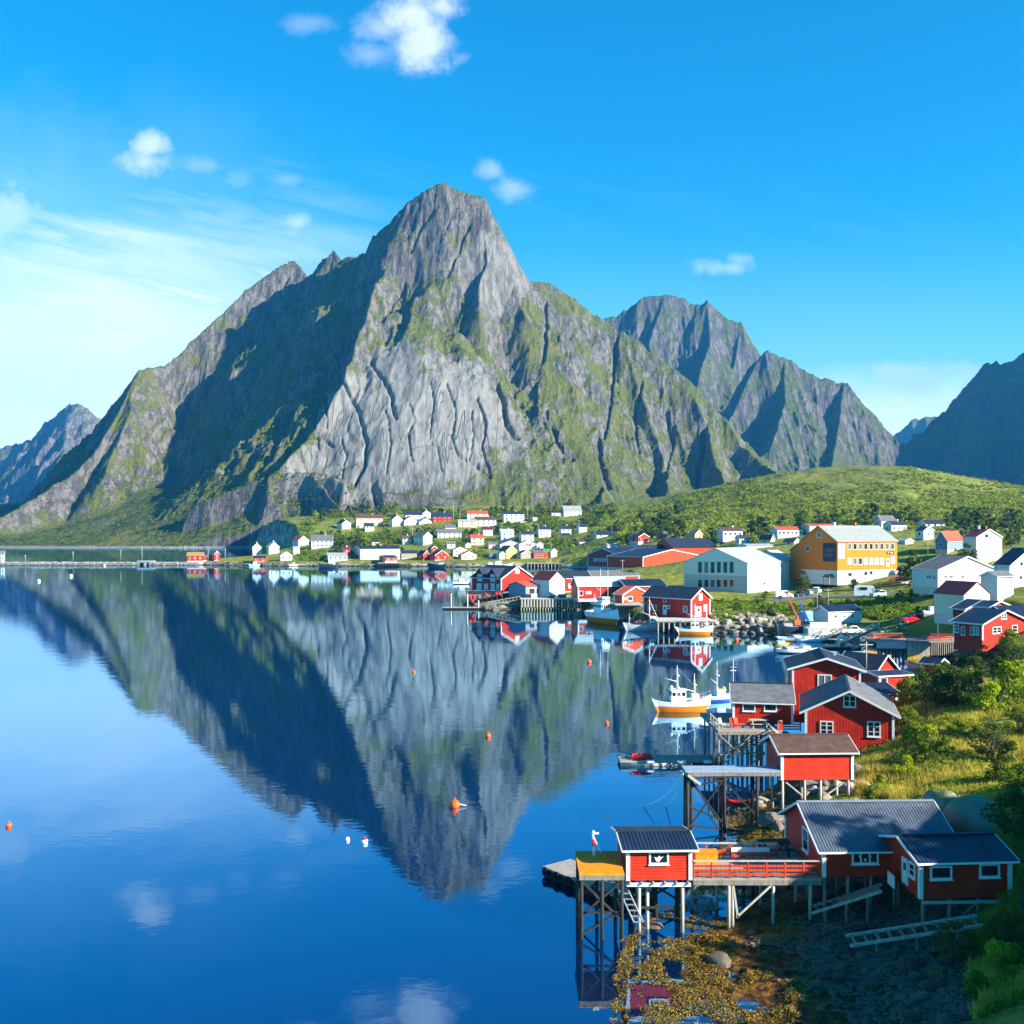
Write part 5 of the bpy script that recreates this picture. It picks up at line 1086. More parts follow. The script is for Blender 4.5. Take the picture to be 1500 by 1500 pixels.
MB().box((0, 0, .35), (1.5, .8, .7)).build('body', ORGT, bx); MB().box((0, 0, .74), (1.6, .9, .08)).build('lid', ORGT, bx)
def picnic(x, y, z, rz, label, m=WOODL, s=1):
    t_ = empty('picnic_table', (x, y, z), rz, label=label, cat='picnic table'); t_.scale = (s, s, s); b = MB()
    for i in range(5): b.box((0, -.32 + i * .16, .74), (1.8, .14, .04))
    b.build('tabletop', m, t_)
    for sy in (-.75, .75): MB().box((0, sy, .44), (1.8, .26, .04)).build('seat', m, t_)
    for sx in (-.65, .65):
        b = MB().beam((sx, -.35, .72), (sx, -.75, 0), .09, .05).beam((sx, .35, .72), (sx, .75, 0), .09, .05).beam((sx, -.8, .4), (sx, .8, .4), .05, .09); b.build('leg', m, t_)
picnic(18.3, 71.6, 3.3, .1, 'dark weathered picnic table behind the corrugated roofed cabin walkway', WOODD, 1.2)
MB_dk = platform('terrace_deck', 'small dark timber terrace left of the corrugated roofed cabin', 'deck', 16.4, 20, 70.4, 73.6, 3.3, [(16.6, 73.4), (19.8, 73.4), (16.6, 70.6)], DECK, pm=WOODD)
# boat ramps (slips)
def slip(name, label, pts, w_, n, plank=False):
    p, q = [Vector(a) for a in pts]; r_ = empty(name, p, 0, label=label, cat='slipway'); d = q - p; s = d.cross(Vector((0, 0, 1))).normalized() * w_ / 2
    for sg in (-1, 1): MB().beam(s * sg, d + s * sg, .14, .16).build('rail', WOODL, r_)
    b = MB()
    for i in range(n): c = d * ((i + .5) / n); b.beam(c - s, c + s, .16, .07)
    b.build('rungs', WOOD, r_)
    if plank: MB().beam(d * .35 + Vector((0, 0, .09)), d * .97 + Vector((0, 0, .09)), w_ * .75, .05).build('planking', WOOD, r_)
    for f_ in (.2, .5, .8):
        for sg in (-1, 1):
            c = d * f_ + s * sg; g_ = gz(p[0] + c[0], p[1] + c[1]) - p[2]
            if c[2] - g_ > .25: MB().tube([(c[0], c[1], g_ - .3), c], .07, 6).build('post', WOOD, r_)
    return r_
slip('slipway', 'upper timber slipway with planking under the red annex', [(XX(1190, 66.3), 66.3, 1.35), (XX(1303, 63.5), 64.8, 3.3)], 1.3, 8, True)
slip('slipway', 'lower open timber slipway like a ladder on the stony beach', [(XX(1240, 61.5), 61.3, 1.35), (XX(1445, 59.5), 60.2, 3.0)], 1.5, 11)
pb = empty('panel', (23.6, 65.6, 3.4), 0, label='white balustrade panel at the corner between cabin and annex', cat='panel'); MB().box((.35, -.9, .45), (.06, 1.1, .8)).build('board', WHT, pb)
cu = empty('plank', (XX(1400, 75), 75, ZZ(1190, 75)), R(30), label='pale blue board propped between the boulders', cat='plank'); MB().beam((0, 0, -.6), (.35, 0, 1.1), .6, .08).build('board', BLUF, cu); MB().beam((-1.7, -.8, -.6), (0, 0, -.3), .25, .1).build('rail', BLUF, cu)
# jetty and landing
jt, og = platform('jetty', 'high narrow jetty on crossed piles reaching out from the brown roofed boathouse', 'jetty', 14.85, 23.0, 87.6, 89.6, 5.3, [(15.0, 87.7), (15.35, 87.8), (18.2, 87.8), (21, 87.8), (15.1, 89.4), (18.2, 89.4), (21, 89.4)], mat('blue_grey_tin', (.28, .34, .42), .5, .2),
   [((15.1, 87.7, 4.6), (21, 87.8, 4.9)), ((15.1, 87.7, 3.9), (18.2, 87.8, 4.5)), ((15.2, 87.7, 4.7), (18.2, 87.8, .6)), ((18.2, 87.8, 4.6), (15.2, 87.7, .5)), ((15.2, 87.7, .6), (19.8, 87.8, .1)), ((18.2, 87.8, 4.4), (21, 87.8, 1.4)), ((15.2, 89.4, 4.5), (18.2, 89.4, .6)), ((15.2, 87.7, 2.2), (17.6, 87.8, 1.2))], WOODD, r=.15)
MB().beam(Vector((15.0, 87.4, 5.0)) - Vector(og), Vector((16.1, 87.4, 4.2)) - Vector(og), .14, .2).build('brace', WOODL, jt)
for k_, (a_, b_) in enumerate([((1002, 1131, 87.7), (943, 1177, 96)), ((1001, 1134, 87.7), (975, 1176, 96))]):
    p = P(*a_); q = P(*b_); q.z = .05; md = p.lerp(q, .5) - Vector((0, 0, .7)); o = MB().tube([p, p.lerp(md, .5) - Vector((0, 0, .25)), md, md.lerp(q, .5) - Vector((0, 0, .15)), q], .055, 6).build('mooring_rope', ROPE); tag(o, ['longer pale mooring rope slanting from the jetty into the water', 'shorter pale mooring rope slanting from the jetty into the water'][k_], 'rope')
fd = empty('floating_dock', (XX(983, 113), 113, .45), 0, label='long grey floating dock carrying an upturned red boat', cat='dock')
MB().box((0, .9, .02), (11.4, 3.2, .16)).build('deck', DECK, fd)
b = MB()
for i in range(3): b.tube([(-5.6, -.5 + i * 1.3, -.32), (2.2, -.5 + i * 1.3, -.32)], .26, 8)
b.build('log_float', WOODL, fd, True); MB().box((4.0, .9, -.3), (3.4, 2.6, .45)).build('float', WOODD, fd)
for xx in (-2.4, 1.0, 3.9): MB().tube([(xx - .45, -.8, .05), (xx - .3, -.8, .05), (xx + .3, -.8, .05), (xx + .45, -.8, .05)], .2, 8).build('fender', WHH, fd, True)

# ------------------------------------------------ boats
def hull_mesh(name, L, B, fb, bow=1.0, mats=(WHH, ORH), band=.45, stern=.75, sharp=1.0, draft=.5, wale=None):
    """lofted hull: x forward; keel below the water, sheer rising to the bow"""
    ns = 15; rows = []; lv = [(-draft, .0), (-draft * .4, .55), (0, .80), (band, .92), (band + .02, .93), (.99, 1.0), (1.0, 1.0)]
    vs = []; fs = []; ms = []
    for i in range(ns):
        t = i / (ns - 1); x = -L / 2 + L * t
        wd = B / 2 * (min(1, stern + (1 - stern) * math.sin(min(1, t / .45) * math.pi / 2)) if t < .45 else max(.0, 1 - ((t - .45) / .55) ** (2.2 / sharp)))
        sh = fb * (1 + .32 * max(0, 1 - t * 2) ** 2) + bow * max(0, t - .35) ** 2 * 1.9
        ring = []
        for k, (zz, ww) in enumerate(lv):
            z = zz if zz <= band + .03 else sh * zz
            if k >= 5: z = sh * (zz if k == 5 else 1.0) + (.0 if k == 5 else .0)
            fl = 1 if t < .5 else 1 - (1 - ww) * (t - .5) * 1.2
            xx = x - (.10 * L * max(0, t - .8) / .2 * (1 - max(0, zz if k < 5 else 1)) if t > .8 else 0) + (.09 * L * (.22 - t) / .22 * (1 - max(0, min(1, z / sh))) if t < .22 else 0)
            ring.append((xx, wd * ww * fl, z if k < 5 else (sh - .1 if k == 5 else sh)))
        rows.append(ring)
    nl = len(lv)
    for sg in (-1, 1):
        base = len(vs)
        for r_ in rows: vs += [(x, sg * y, z) for x, y, z in r_]
        for i in range(ns - 1):
            for k in range(nl - 1):
                f = (base + i * nl + k, base + (i + 1) * nl + k, base + (i + 1) * nl + k + 1, base + i * nl + k + 1)
                fs.append(f if sg < 0 else f[::-1]); ms.append(1 if k < 3 else (0 if k < 5 else (2 if wale else 0)))
    a = list(range(nl)); fs.append(tuple([ns * nl + k for k in range(nl)] + [k for k in range(nl - 1, -1, -1)])); ms.append(0)
    b = MB(); b.add(vs, fs); b.m = ms
    deck = MB(); q = rows; top = [(r_[-1][0], -r_[-1][1], r_[-1][2] - .22) for r_ in rows] + [(r_[-1][0], r_[-1][1], r_[-1][2] - .22) for r_ in rows[::-1]]
    deck.add(top, [(i, i + 1, 2 * ns - 2 - i, 2 * ns - 1 - i) for i in range(ns - 1)])
    return b.mesh(name, list(mats) + ([wale] if wale else []), True), deck
def boat(name, label, px, py, L, head, mats=(WHH, ORH), fb=1.0, bf=.42, dz=0, B=None, bow=1.2, house=None, masts=(), D=None, flags=(), wale=None, extras=None, decko=GRH, group=None, stern=.75):
    D = D or 39000 / (py - 775); r_ = empty(name, (XX(px, D), D, 0), R(head), label=label, cat='boat', group=group)
    hm, dk = hull_mesh('hull', L, B or L * .3, fb, bow, mats, fb * bf, stern, wale=wale); h_ = inst('hull', hm, r_); dk.build('deck', decko, r_)
    if house:
        for (hx, hl, hw_, hz, hh) in (house if isinstance(house, list) else [house]):
            o = MB().box((hx, 0, hz + hh / 2), (hl, hw_, hh), taper=.92).box((hx, 0, hz + hh + .05), (hl * 1.08, hw_ * 1.08, .1)).build('wheelhouse', WHH, r_)
            if hh > 1.2:
                wb = MB(); zc = hz + hh * .72; s_ = .955
                n = max(2, int(hl / .7))
                for sg in (-1, 1):
                    for i in range(n): wb.box((hx - hl / 2 * s_ + hl * s_ * (i + .5) / n, sg * hw_ / 2 * s_, zc), (hl / n * .6, .04, hh * .26))
                n = max(2, int(hw_ / .6))
                for sg in (-1, 1):
                    for i in range(n): wb.box((hx + sg * hl / 2 * s_, -hw_ / 2 * s_ + hw_ * s_ * (i + .5) / n, zc), (.04, hw_ / n * .62, hh * .26))
                wb.build('window', DKG, o)
    for (mx, mz, mh, kind) in masts:
        m = MB().tube([(mx, 0, mz), (mx, 0, mz + mh)], .07, 6, r2=.04); mo_ = m.build('mast', WHH, r_, True)
        rg = MB()
        for sx, sy in ((-L * .42 - mx, 0), (L * .46 - mx, 0), (0, (B or L * .3) * .45), (0, -(B or L * .3) * .45)):
            if kind == 'a' or sy: rg.tube([(mx, 0, mz + mh * .92), (mx + sx * (.9 if not sy else 1), sy, fb + (.4 if sx > 0 else .2))], .018, 3)
        rg.build('rigging', STEEL, mo_)
        if kind in 'ab': MB().tube([(mx, 0, mz + mh * .35), (mx - L * .22, 0, mz + mh * .5)], .045, 5).build('boom', WHH, mo_, True)
        MB().beam((mx, -.5, mz + mh * .72), (mx, .5, mz + mh * .72), .06, .06).box((mx + .1, 0, mz + mh * .6), (.3, .9, .14)).build('radar', WHH, mo_)
    for (fx, fy, fz, m_) in flags: MB().ball((fx, fy, fz), .28, 0, 8, 6).build('buoy', m_, r_, True)
    n = int(L / 1.1); rl = MB()
    if L > 6:
        for sg in (-1, 1):
            pr = None
            for i in range(n + 1):
                t = .3 + .68 * i / n; x = -L / 2 + L * t; wd = (B or L * .3) / 2 * (1 if t < .45 else max(0, 1 - ((t - .45) / .55) ** 2.2)) * .97; zz = fb + bow * max(0, t - .35) ** 2 * 1.9
                c = Vector((x, sg * wd, zz)); rl.tube([c, c + Vector((0, 0, .6))], .02, 4)
                if pr: rl.tube([pr + Vector((0, 0, .6)), c + Vector((0, 0, .6))], .022, 4)
                pr = c
        rl.build('railing', STEEL, r_)
    return r_
boat('fishing_boat', 'white fishing boat with orange lower hull moored alone beside the piled deck', 998, 1041, 8.7, 4, fb=1.35, bf=.6, bow=1.2, house=[(-.5, 2.2, 1.5, 1.1, 1.9), (2.0, 1.0, .9, 1.3, 1.0)], masts=((-.6, 2.9, 3.6, 'a'), (1.9, 1.3, 4.0, 'b')), flags=((-1.4, .3, 3.3, WHH), (-.6, -.5, 3.3, WHH), (2.9, -.4, 1.8, ORB)), B=2.9, stern=.55)
boat('motorboat', 'small blue hulled motorboat with a mast and yellow cover behind the white fishing boat', 1053, 1027, 4.4, 12, mats=(LBH, BLH), fb=.8, bow=.7, house=[(.2, 1.4, 1.2, .6, 1.1)], masts=((-.3, .8, 5.2, 'b'),), flags=((.8, 0, 1.9, YLB), (-.2, .3, 1.9, YLB)))
boat('sailing_dinghy', 'small white mast boat with a blue cover beside the piled deck', 1074, 1013, 3.4, 80, mats=(BLUF, BLH), fb=.7, bow=.5, house=[(0, 1.4, 1.0, .5, .5)], masts=((0, .6, 4.6, 'c'),))
boat('fishing_boat', 'large fishing boat with white wheelhouse, bow towards the camera and orange bow paint', 884, 913, 14, -62, mats=(WHH, ORH), fb=2.4, bf=.7, bow=2.6, B=5.4, house=[(-.5, 4.2, 3.4, 2.6, 3.0), (.2, 2.4, 2.4, 5.6, 1.6)], masts=((-1.5, 5.5, 9.5, 'b'), (2.2, 5, 9.8, 'c'), (-4.5, 3, 5, 'b')), flags=((-5, 1, 4.2, ORB), (-6.2, -1, 3.6, ORB)))
boat('fishing_boat', 'grey fishing boat with black stripes and red flags on deck at the mid quay', 941, 925, 10.4, 4, mats=(GRH, GRH), fb=1.7, bow=1.2, B=3.2, wale=DKH, house=[(2.6, 1.5, 1.8, 1.4, 2.2)], masts=((1.8, 1.5, 7, 'a'), (-3.4, 1.4, 3.0, 'c')), flags=((-1.5, 0, 2.3, RDH), (-.6, .5, 2.5, RDH), (.4, -.4, 2.2, RDH), (2.9, .5, 4.4, RDH)), D=262)
boat('fishing_boat', 'white fishing boat with a yellow lower hull before the orange gable', 1017, 929, 9.3, -6, mats=(WHH, ORH), fb=1.3, bf=.6, bow=1.3, B=3.0, house=[(.2, 2, 1.8, 1.1, 1.7), (3.0, 1.1, 1.2, 1.2, 1.5)], masts=((.2, 2.6, 5, 'a'), (3, 2.4, 3.4, 'b')), flags=((3.4, -.4, 3.2, RDH), (-3, .4, 1.6, WHH)))
boat('motorboat', 'small white and dark blue motorboat anchored left of the harbour point', 675, 856, 9, 25, mats=(WHH, DKH), fb=1.0, bow=.9, house=[(.3, 3, 2.0, .9, 1.6)], masts=((.4, 2.4, 2.2, 'c'),))
boat('motorboat', 'white and blue motorboat before the low red boathouse on the left shore', 373, 829, 7.5, 20, mats=(WHH, BLUF), fb=1.0, bow=.8, house=[(0, 2.5, 1.8, .9, 1.6)], D=715)
boat('motorboat', 'orange and white motorboat beside the white boathouse on the left shore', 430, 828.5, 6.5, 10, mats=(WHH, ORH), fb=1.0, bow=.8, house=[(0, 2.2, 1.6, .9, 1.5)], D=716)
boat('fishing_boat', 'black fishing boat moored by the pinkish boathouse in the far village', 480, 831, 14, 8, mats=(DKH, DKH), fb=2.4, bow=1.8, house=[(3, 4, 3, 2.2, 2.2)], masts=((1, 4, 4.5, 'a'),), D=690)
boat('fishing_boat', 'black boat moored below the two red gabled boathouses', 640, 829, 13, 174, mats=(DKH, DKH), fb=2.2, bow=1.6, house=[(-3, 3, 2.6, 2, 1.6)], D=690)
boat('fishing_boat', 'red and white fishing boat moored left of the yellow house', 735, 827, 15, 12, mats=(WHH, RDH), fb=2.0, bow=2.0, house=[(-2.5, 4.5, 3.2, 2, 2.6)], masts=((0, 3, 5, 'a'),), D=680)
boat('fishing_boat', 'dark blue boat moored left of the red and white fishing boat', 720, 826, 9, 10, mats=(BLH, DKH), fb=1.8, bow=1.4, house=[(-1, 3, 2.4, 1.6, 2)], D=688)
for (px, py, L, hd, mt, lab) in [(1166, 938, 9.5, 4, (LBH, GRH), 'grey open boat uppermost of the boats at the pontoons'), (1184, 940, 7, 186, (WHH, BLUF), 'white open boat with blue gunwale at the pontoons'), (1146, 947, 3.2, 184, (YLB, YLB), 'short bright yellow boat end at the left tip of the pontoons'),
       (1160, 957, 7, 176, (WHH, DKH), 'white and navy motorboat lowest of the boats at the pontoons'), (1183, 955, 6, 182, (WHH, GRH), 'white covered boat beside the little white shelter')]:
    boat('open_boat', lab, px, py, L, hd, mats=mt, fb=.7, bow=.5, house=[(.3, 1.6, 1.3, .55, .6)], D=39000 / (py - 775))
ub = empty('upturned_boat', (XX(941, 112.8), 113.4, .55), 0, label='bright red upturned boat lying on the floating dock', cat='boat')
hm, _ = hull_mesh('hull', 2.6, 1.1, .55, .2, (REDB, REDB), .2, .6, draft=.05); o = inst('hull', hm, ub, (0, 0, .55)); o.rotation_euler = (math.pi, 0, 0)
MB().tube([(-1.3, 0, .5), (-.5, 0, .58), (.6, 0, .56), (1.1, 0, .42)], .06, 5).build('keel', REDB, ub, True)
rdg = boat('rowing_boat', 'small red rowing boat pulled up under the jetty', 1079, 1163, 2.4, 160, mats=(REDB, REDB), fb=.55, bow=.3, D=97, decko=REDB); rdg.location.z = gz(rdg.location.x, rdg.location.y) + .05
# work barge with crane
bg_ = empty('work_barge', (XX(1160, 247), 247, 0), R(-2), label='dark grey steel work barge at the concrete quay', cat='barge')
hm, dk = hull_mesh('hull', 8.2, 3.6, 2.6, .5, (DKH, DKH), .8, .9); inst('hull', hm, bg_); dk.build('deck', GRH, bg_); MB().box((-1, 0, 2.9), (2, 2, .8)).build('hatch', GRH, bg_)
MB().tube([(2.6, 0, 2.5), (2.6, 0, 9)], .08, 6).build('mast', BLH, bg_)
cr = empty('crane', (XX(1166, 249), 249.5, 2.4), 0, label='orange lattice crane leaning left above the work barge', cat='crane')
MB().box((.4, 0, .8), (1.5, 1.2, 1.6)).tube([(.4, 0, 1.2), (.4, 0, 2.4)], .35, 8).build('base', mat('rusty_orange', (.55, .13, .03), .6, .3), cr)
b = MB(); p0, p1 = Vector((.5, 0, 2.0)), Vector((-2.3, 0, 8.4))
for s_ in (-.22, .22): b.beam(p0 + Vector((s_, 0, 0)), p1 + Vector((s_ * .3, 0, 0)), .12, .12)
for i in range(10): a1 = p0.lerp(p1, i / 10); a2 = p0.lerp(p1, (i + 1) / 10); b.beam(a1 + Vector((.22, 0, 0)), a2 - Vector((.2, 0, 0)), .08, .08)
b.build('boom', mat('rusty_orange', (.55, .13, .03)), cr)
MB().beam((1.2, 0, 5.4), (3.2, 0, 1.0), .7, .5).build('counter_arm', BLH, cr)
# concrete quay, pontoons, gangways, shelter
def slab_thing(name, label, cat, px0, px1, py, D, z, dep, m, h=.5, m2=None):
    x0, x1 = XX(px0, D), XX(px1, D); r_ = empty(name, ((x0 + x1) / 2, D + dep / 2, z), 0, label=label, cat=cat)
    MB().box((0, 0, -.06), (x1 - x0, dep, .12)).build('deck', m, r_); MB().box((0, 0, -.12 - h / 2), (x1 - x0 - .1, dep - .1, h)).build('body', m2 or m, r_); return r_
slab_thing('concrete_quay', 'pale concrete quay block between the barge and the white ramps', 'quay', 1184, 1216, 0, 241, 2.6, 8, CONC, 4)
slab_thing('low_wall', 'long white wall on the quay below the white boathouse', 'wall', 1187, 1232, 0, 244, 3.8, .6, WHT, 1.6)
slab_thing('pontoon', 'upper pale floating pontoon for small boats', 'pontoon', 1146, 1236, 0, 236, .5, 2.2, WOODL, .4, WOODD)
slab_thing('pontoon', 'lower pale floating pontoon for small boats', 'pontoon', 1150, 1262, 0, 222, .5, 2.6, WOODL, .4, WOODD)
def gangw(label, a, b_, w_, m=WHT, truss=True):
    p, q = P(*a), P(*b_); r_ = empty('gangway', p, 0, label=label, cat='gangway'); d = q - p; s = d.cross(Vector((0, 0, 1))).normalized() * w_ / 2
    b = MB(); b.beam((0, 0, 0), d, w_, .12); b.build('walkboards', WOODL, r_); n = max(4, int(d.length / 1.1))
    for sg in (-1, 1):
        t_ = MB(); up = Vector((0, 0, 1.0)); t_.beam(s * sg + up, d + s * sg + up, .1, .1)
        for i in range(n + 1): c = d * (i / n) + s * sg; t_.beam(c, c + up, .07, .07)
        if truss:
            for i in range(n): t_.beam(d * (i / n) + s * sg, d * ((i + 1) / n) + s * sg + up, .05, .05)
        t_.build('railing', m, r_)
gangw('long white truss gangway rising right above the white shelter', (1228, 946, 224), (1284, 920, 216), 2.0)
gangw('shorter white gangway behind the long truss gangway', (1203, 938, 236), (1236, 920, 238), 1.8)
gangw('steep timber gangway dipping into the harbour at the grey quay deck', (1252, 951, 214), (1285, 936, 208), 1.4, WOODL, False)
gangw('blue grey gangway climbing from the floating dock to the piled deck', (1046, 1108, 112), (1138, 1082, 110), .9, mat('blue_grey_tin', (.28, .34, .42)), False)
sh = empty('shelter', (XX(1236, 221), 222, .5), 0, label='tiny white open shelter on the lower pontoon', cat='shelter')
for sx in (-.8, .8):
    for sy in (-.5, .5): MB().box((sx, sy, .9), (.22, .22, 1.8)).build('post', WHT, sh)
MB().add([(-1.1, -.8, 1.8), (1.1, -.8, 1.8), (1.1, .8, 1.8), (-1.1, .8, 1.8), (0, -.8, 2.7), (0, .8, 2.7)], [(0, 1, 4), (2, 3, 5), (0, 4, 5, 3), (1, 2, 5, 4), (3, 2, 1, 0)]).build('roof', WHT, sh)
# right hand quay deck with palisade
D = 205; z = 3.55
qd, og = platform('quay_deck', 'quay deck on dark piles with red railings below the red car', 'deck', XX(1285, D), XX(1432, D), D, D + 9, z, [(XX(1287 + i * 5.2, D), D + .3) for i in range(8)] + [(XX(1365 + i * 8, D), D + .3) for i in range(8)], DECK, pm=WOODD, r=.18)
rail(qd, (XX(1285, D), D + 3, z), (XX(1330, D), D + 3, z), 1.3, org=og, step=2); rail(qd, (XX(1328, D), D + .2, z), (XX(1395, D), D + .2, z), 1.4, org=og, planks=3, cols=(REDF, REDF), step=2)
MB().box((XX(1306, D) - og[0], .0 - 4.45, -.8), (XX(1328, D) - XX(1285, D), .1, 1.3)).build('fascia', GRYD, qd)
b = MB(); b2 = MB()
for i in range(17):
    xx = XX(1329.5, D) + (XX(1360, D) - XX(1329.5, D)) * i / 16 - og[0]
    b.box((xx, -4.62, -1.45), (.17, .12, 2.5)); b2.box((xx, -4.62, -3.25), (.17, .12, 1.1))
b.build('palisade', WOODL, qd); b2.build('palisade_foot', YELT, qd)
b = MB()
for i in range(24): b.box((XX(1361.5, D) + i * .42 - og[0], -4.62, -1.5), (.15, .12, 2.6))
b.build('palisade', GRB, qd)
# deck of the low cabin on piles
z = 4.75; spots = [(XX(1053, 108) + i * 1.05, 108.2 + j * 2.6) for j in range(4) for i in range(7)]
dk_, og = platform('piled_deck', 'wide timber deck on a dense forest of piles in front of the low cabin', 'deck', XX(1052, 108), XX(1146, 108), 108, 118.5, z, spots, DECK, [((XX(1054, 108), 108, .8), (XX(1100, 108), 108, 4.3)), ((XX(1054, 108), 108, 4.3), (XX(1085, 108), 108, 2.2)), ((XX(1100, 108), 108, 1.2), (XX(1140, 108), 108, 3.4)), ((XX(1054, 108), 108, 2.2), (XX(1140, 108), 108, 2.5)), ((XX(1060, 108), 110.8, 1.2), (XX(1130, 108), 110.8, 3.8)), ((XX(1060, 108), 110.8, 3.8), (XX(1120, 108), 110.8, 1.2))], WOOD, r=.11)
rail(dk_, (XX(1140, 108), 108.1, z), (XX(1146, 108), 108.1, z), 1.0, org=og); rail(dk_, (XX(1052, 108) + .1, 108.2, z), (XX(1052, 108) + .1, 114, z), .9, org=og, cols=(WOODL, WOODL), planks=1)
picnic(XX(1112, 109.5), 109.8, z, 0, 'pale picnic table in front of the low cabin windows', WOODL, 1.1)
for i, (px, m_, lab) in enumerate([(1073, REDF, 'red garden chair left of the pale picnic table'), (1080, REDF, 'second red garden chair nearer the pale picnic table'), (1058, WOODL, 'pale wooden chair at the left corner of the piled deck')]):
    ch = empty('garden_chair', (XX(px, 109.5), 109.5, z), R(20 * i), label=lab, cat='chair'); MB().box((0, 0, .4), (.5, .5, .05)).build('seat', m_, ch); MB().beam((0, .22, .4), (0, .42, 1.0), .5, .05).build('backrest', m_, ch)
    for sx in (-.2, .2):
        for sy in (-.2, .2): MB().box((sx, sy, .19), (.05, .05, .38)).build('leg', m_, ch)
dk2, og = platform('side_deck', 'raised dark deck with a white edged rail left of the gabled cabin', 'deck', XX(1143, 104), XX(1184, 104), 104, 112, 3.9, [(XX(1145, 104), 104.2), (XX(1160, 104), 104.2), (XX(1175, 104), 104.2), (XX(1145, 104), 108)], DECK, pm=WOODD)
rail(dk2, (XX(1143, 104) + .05, 104, 3.9), (XX(1143, 104) + .4, 111.8, 3.9), 1.1, org=og, cols=(RED, WHT)); rail(dk2, (XX(1143, 104), 104.05, 3.9), (XX(1184, 104), 104.05, 3.9), 1.1, org=og, cols=(RED, REDF))
rail(dk2, (XX(1150, 110), 111.9, 3.9), (XX(1180, 110), 111.9, 3.9), 1.1, org=og, cols=(RED, REDF))
# mid harbour quay
z = 3.7; D = 329; x0, x1 = XX(762, D), XX(852, D)
mq, og = platform('timber_quay', 'pale timber quay on closely set piles in the mid harbour', 'quay', x0, x1, D, D + 14, z, [(x0 + .3 + (x1 - x0 - .6) * i / 22, D + .3) for i in range(23)], CONC, pm=mat('algae_timber', (.40, .34, .18), .85, .3), r=.2)
b = MB()
for i in range(20): b.box((x0 + .6 + (x1 - x0 - 1) * i / 19 - og[0], -7.1, -1.5), (.45, .1, 2.6))
b.build('fender_boards', WOODL, mq)
for k in range(6): b = MB(); c = Vector((x0 + 12.5 + (k % 3) * 2 - og[0], -7.3, -1.2 - (k // 3) * 1.1)); b.tube([c + Vector((math.cos(t_) * .5, 0, math.sin(t_) * .5)) for t_ in [j * math.pi / 5 for j in range(11)]], .17, 6); b.build('tyre', BLK, mq, True)
for k, (px, py, m_, sz, lab) in enumerate([(774, 872.5, WOODD, 1.4, 'dark fish crate stack left on the timber quay'), (782, 874, WOODL, 1.3, 'pale crate in the middle of the timber quay'), (808, 873.5, RDH, 1.1, 'red and white crate before the white gabled boathouse'), (823, 873, mat('brick', (.35, .14, .08)), 1.5, 'brown crate at the corner of the white gabled boathouse')]):
    c_ = empty('crate', (XX(px, 333), 333, z), R(10 * k), label=lab, cat='crate'); MB().box((0, 0, sz * .35), (sz * 1.6, sz, sz * .7)).build('box', m_, c_); MB().box((0, 0, sz * .74), (sz * 1.5, sz * .9, .1)).build('lid', WHT if k == 2 else m_, c_)
D = 336; x0, x1 = XX(683, D), XX(736, D)
hd_, og = platform('harbour_deck', 'dark piled deck round the red boathouse with twin dormers', 'deck', x0, x1, D, D + 16, 4.7, [(x0 + .4 + i * 1.6, D + .4) for i in range(8)] + [(x0 + .4, D + 5 + 4 * j) for j in range(3)], WOODD, pm=WOODD, r=.22)
rail(hd_, (x0, D, 4.7), (x1, D, 4.7), 1.2, org=og, cols=(WOODD, mat('green_grey_rail', (.16, .24, .24))), step=2)
for i, (dx, dz) in enumerate([(1.2, 3.9), (2.6, 3.6), (2.0, 2.4), (6.4, 4.4), (9.9, 4.8), (10.9, 4.9)]):
    o = MB().ball((0, 0, 0), .62, 0, 10, 8).ball((0, 0, .62), .16, 0, 6, 5).build('fender_buoy', REDB, None, True); o.location = (x0 + dx, D - .7, dz); tag(o, 'round red buoy hung on the dark piled deck', 'buoy', 'red buoys hung on the dark deck')
slab_thing('pontoon', 'long thin floating pontoon in front of the dark piled deck', 'pontoon', 648, 728, 0, 331, .7, 2.4, WOODL, .5, WOODD)
for k, px in enumerate([661, 685, 701]): o = MB().tube([(0, 0, -1), (0, 0, 4.6 if k < 2 else 2.4)], .16, 8).build('mooring_post', WHT, None, True); o.location = (XX(px, 331.6), 331.6, .5); tag(o, ['left pale mooring post on the thin pontoon', 'middle tall mooring post on the thin pontoon', 'short right mooring post on the thin pontoon'][k], 'post')
gangw('steep boarded gangway between the thin pontoon and the timber quay', (716, 886, 332), (762, 878, 331), 1.6, WOODL, False)
# deck below the orange boathouse, bank quay in front of the long dark red boathouse
D = 282; platform('pile_deck', 'pile deck carrying the orange boathouse with the red tin roof', 'deck', XX(903, D), XX(945, D), D, D + 22, 4.95, [(XX(905 + i * 9, D), D + .3) for i in range(5)] + [(XX(905, D), D + 5), (XX(905, D), D + 10)], WOODL, [((XX(905, D), D, 4.6), (XX(914, D), D, 1)), ((XX(944, D), D, 4.6), (XX(932, D), D, 1))], WOOD, r=.17)
D = 255; platform('timber_quay', 'grey plank quay in front of the long dark red boathouse', 'quay', XX(962, D), XX(1047, D), D, D + 9, 3.2, [(XX(964 + i * 8, D), D + .3) for i in range(11)], CONC, pm=GRB, r=.2)
D = 560; w_, og = platform('trestle_jetty', 'long low trestle jetty with pale rails in front of the fish plant', 'jetty', XX(832, D), XX(962, D), D, D + 5, 5.2, [(XX(834 + i * 6.4, D), D + .5) for i in range(20)], CONC, pm=WOODL, r=.22)
rail(w_, (XX(832, D), D, 5.2), (XX(962, D), D, 5.2), 1.3, org=og, cols=(WOODL, WHT), planks=1, step=4)
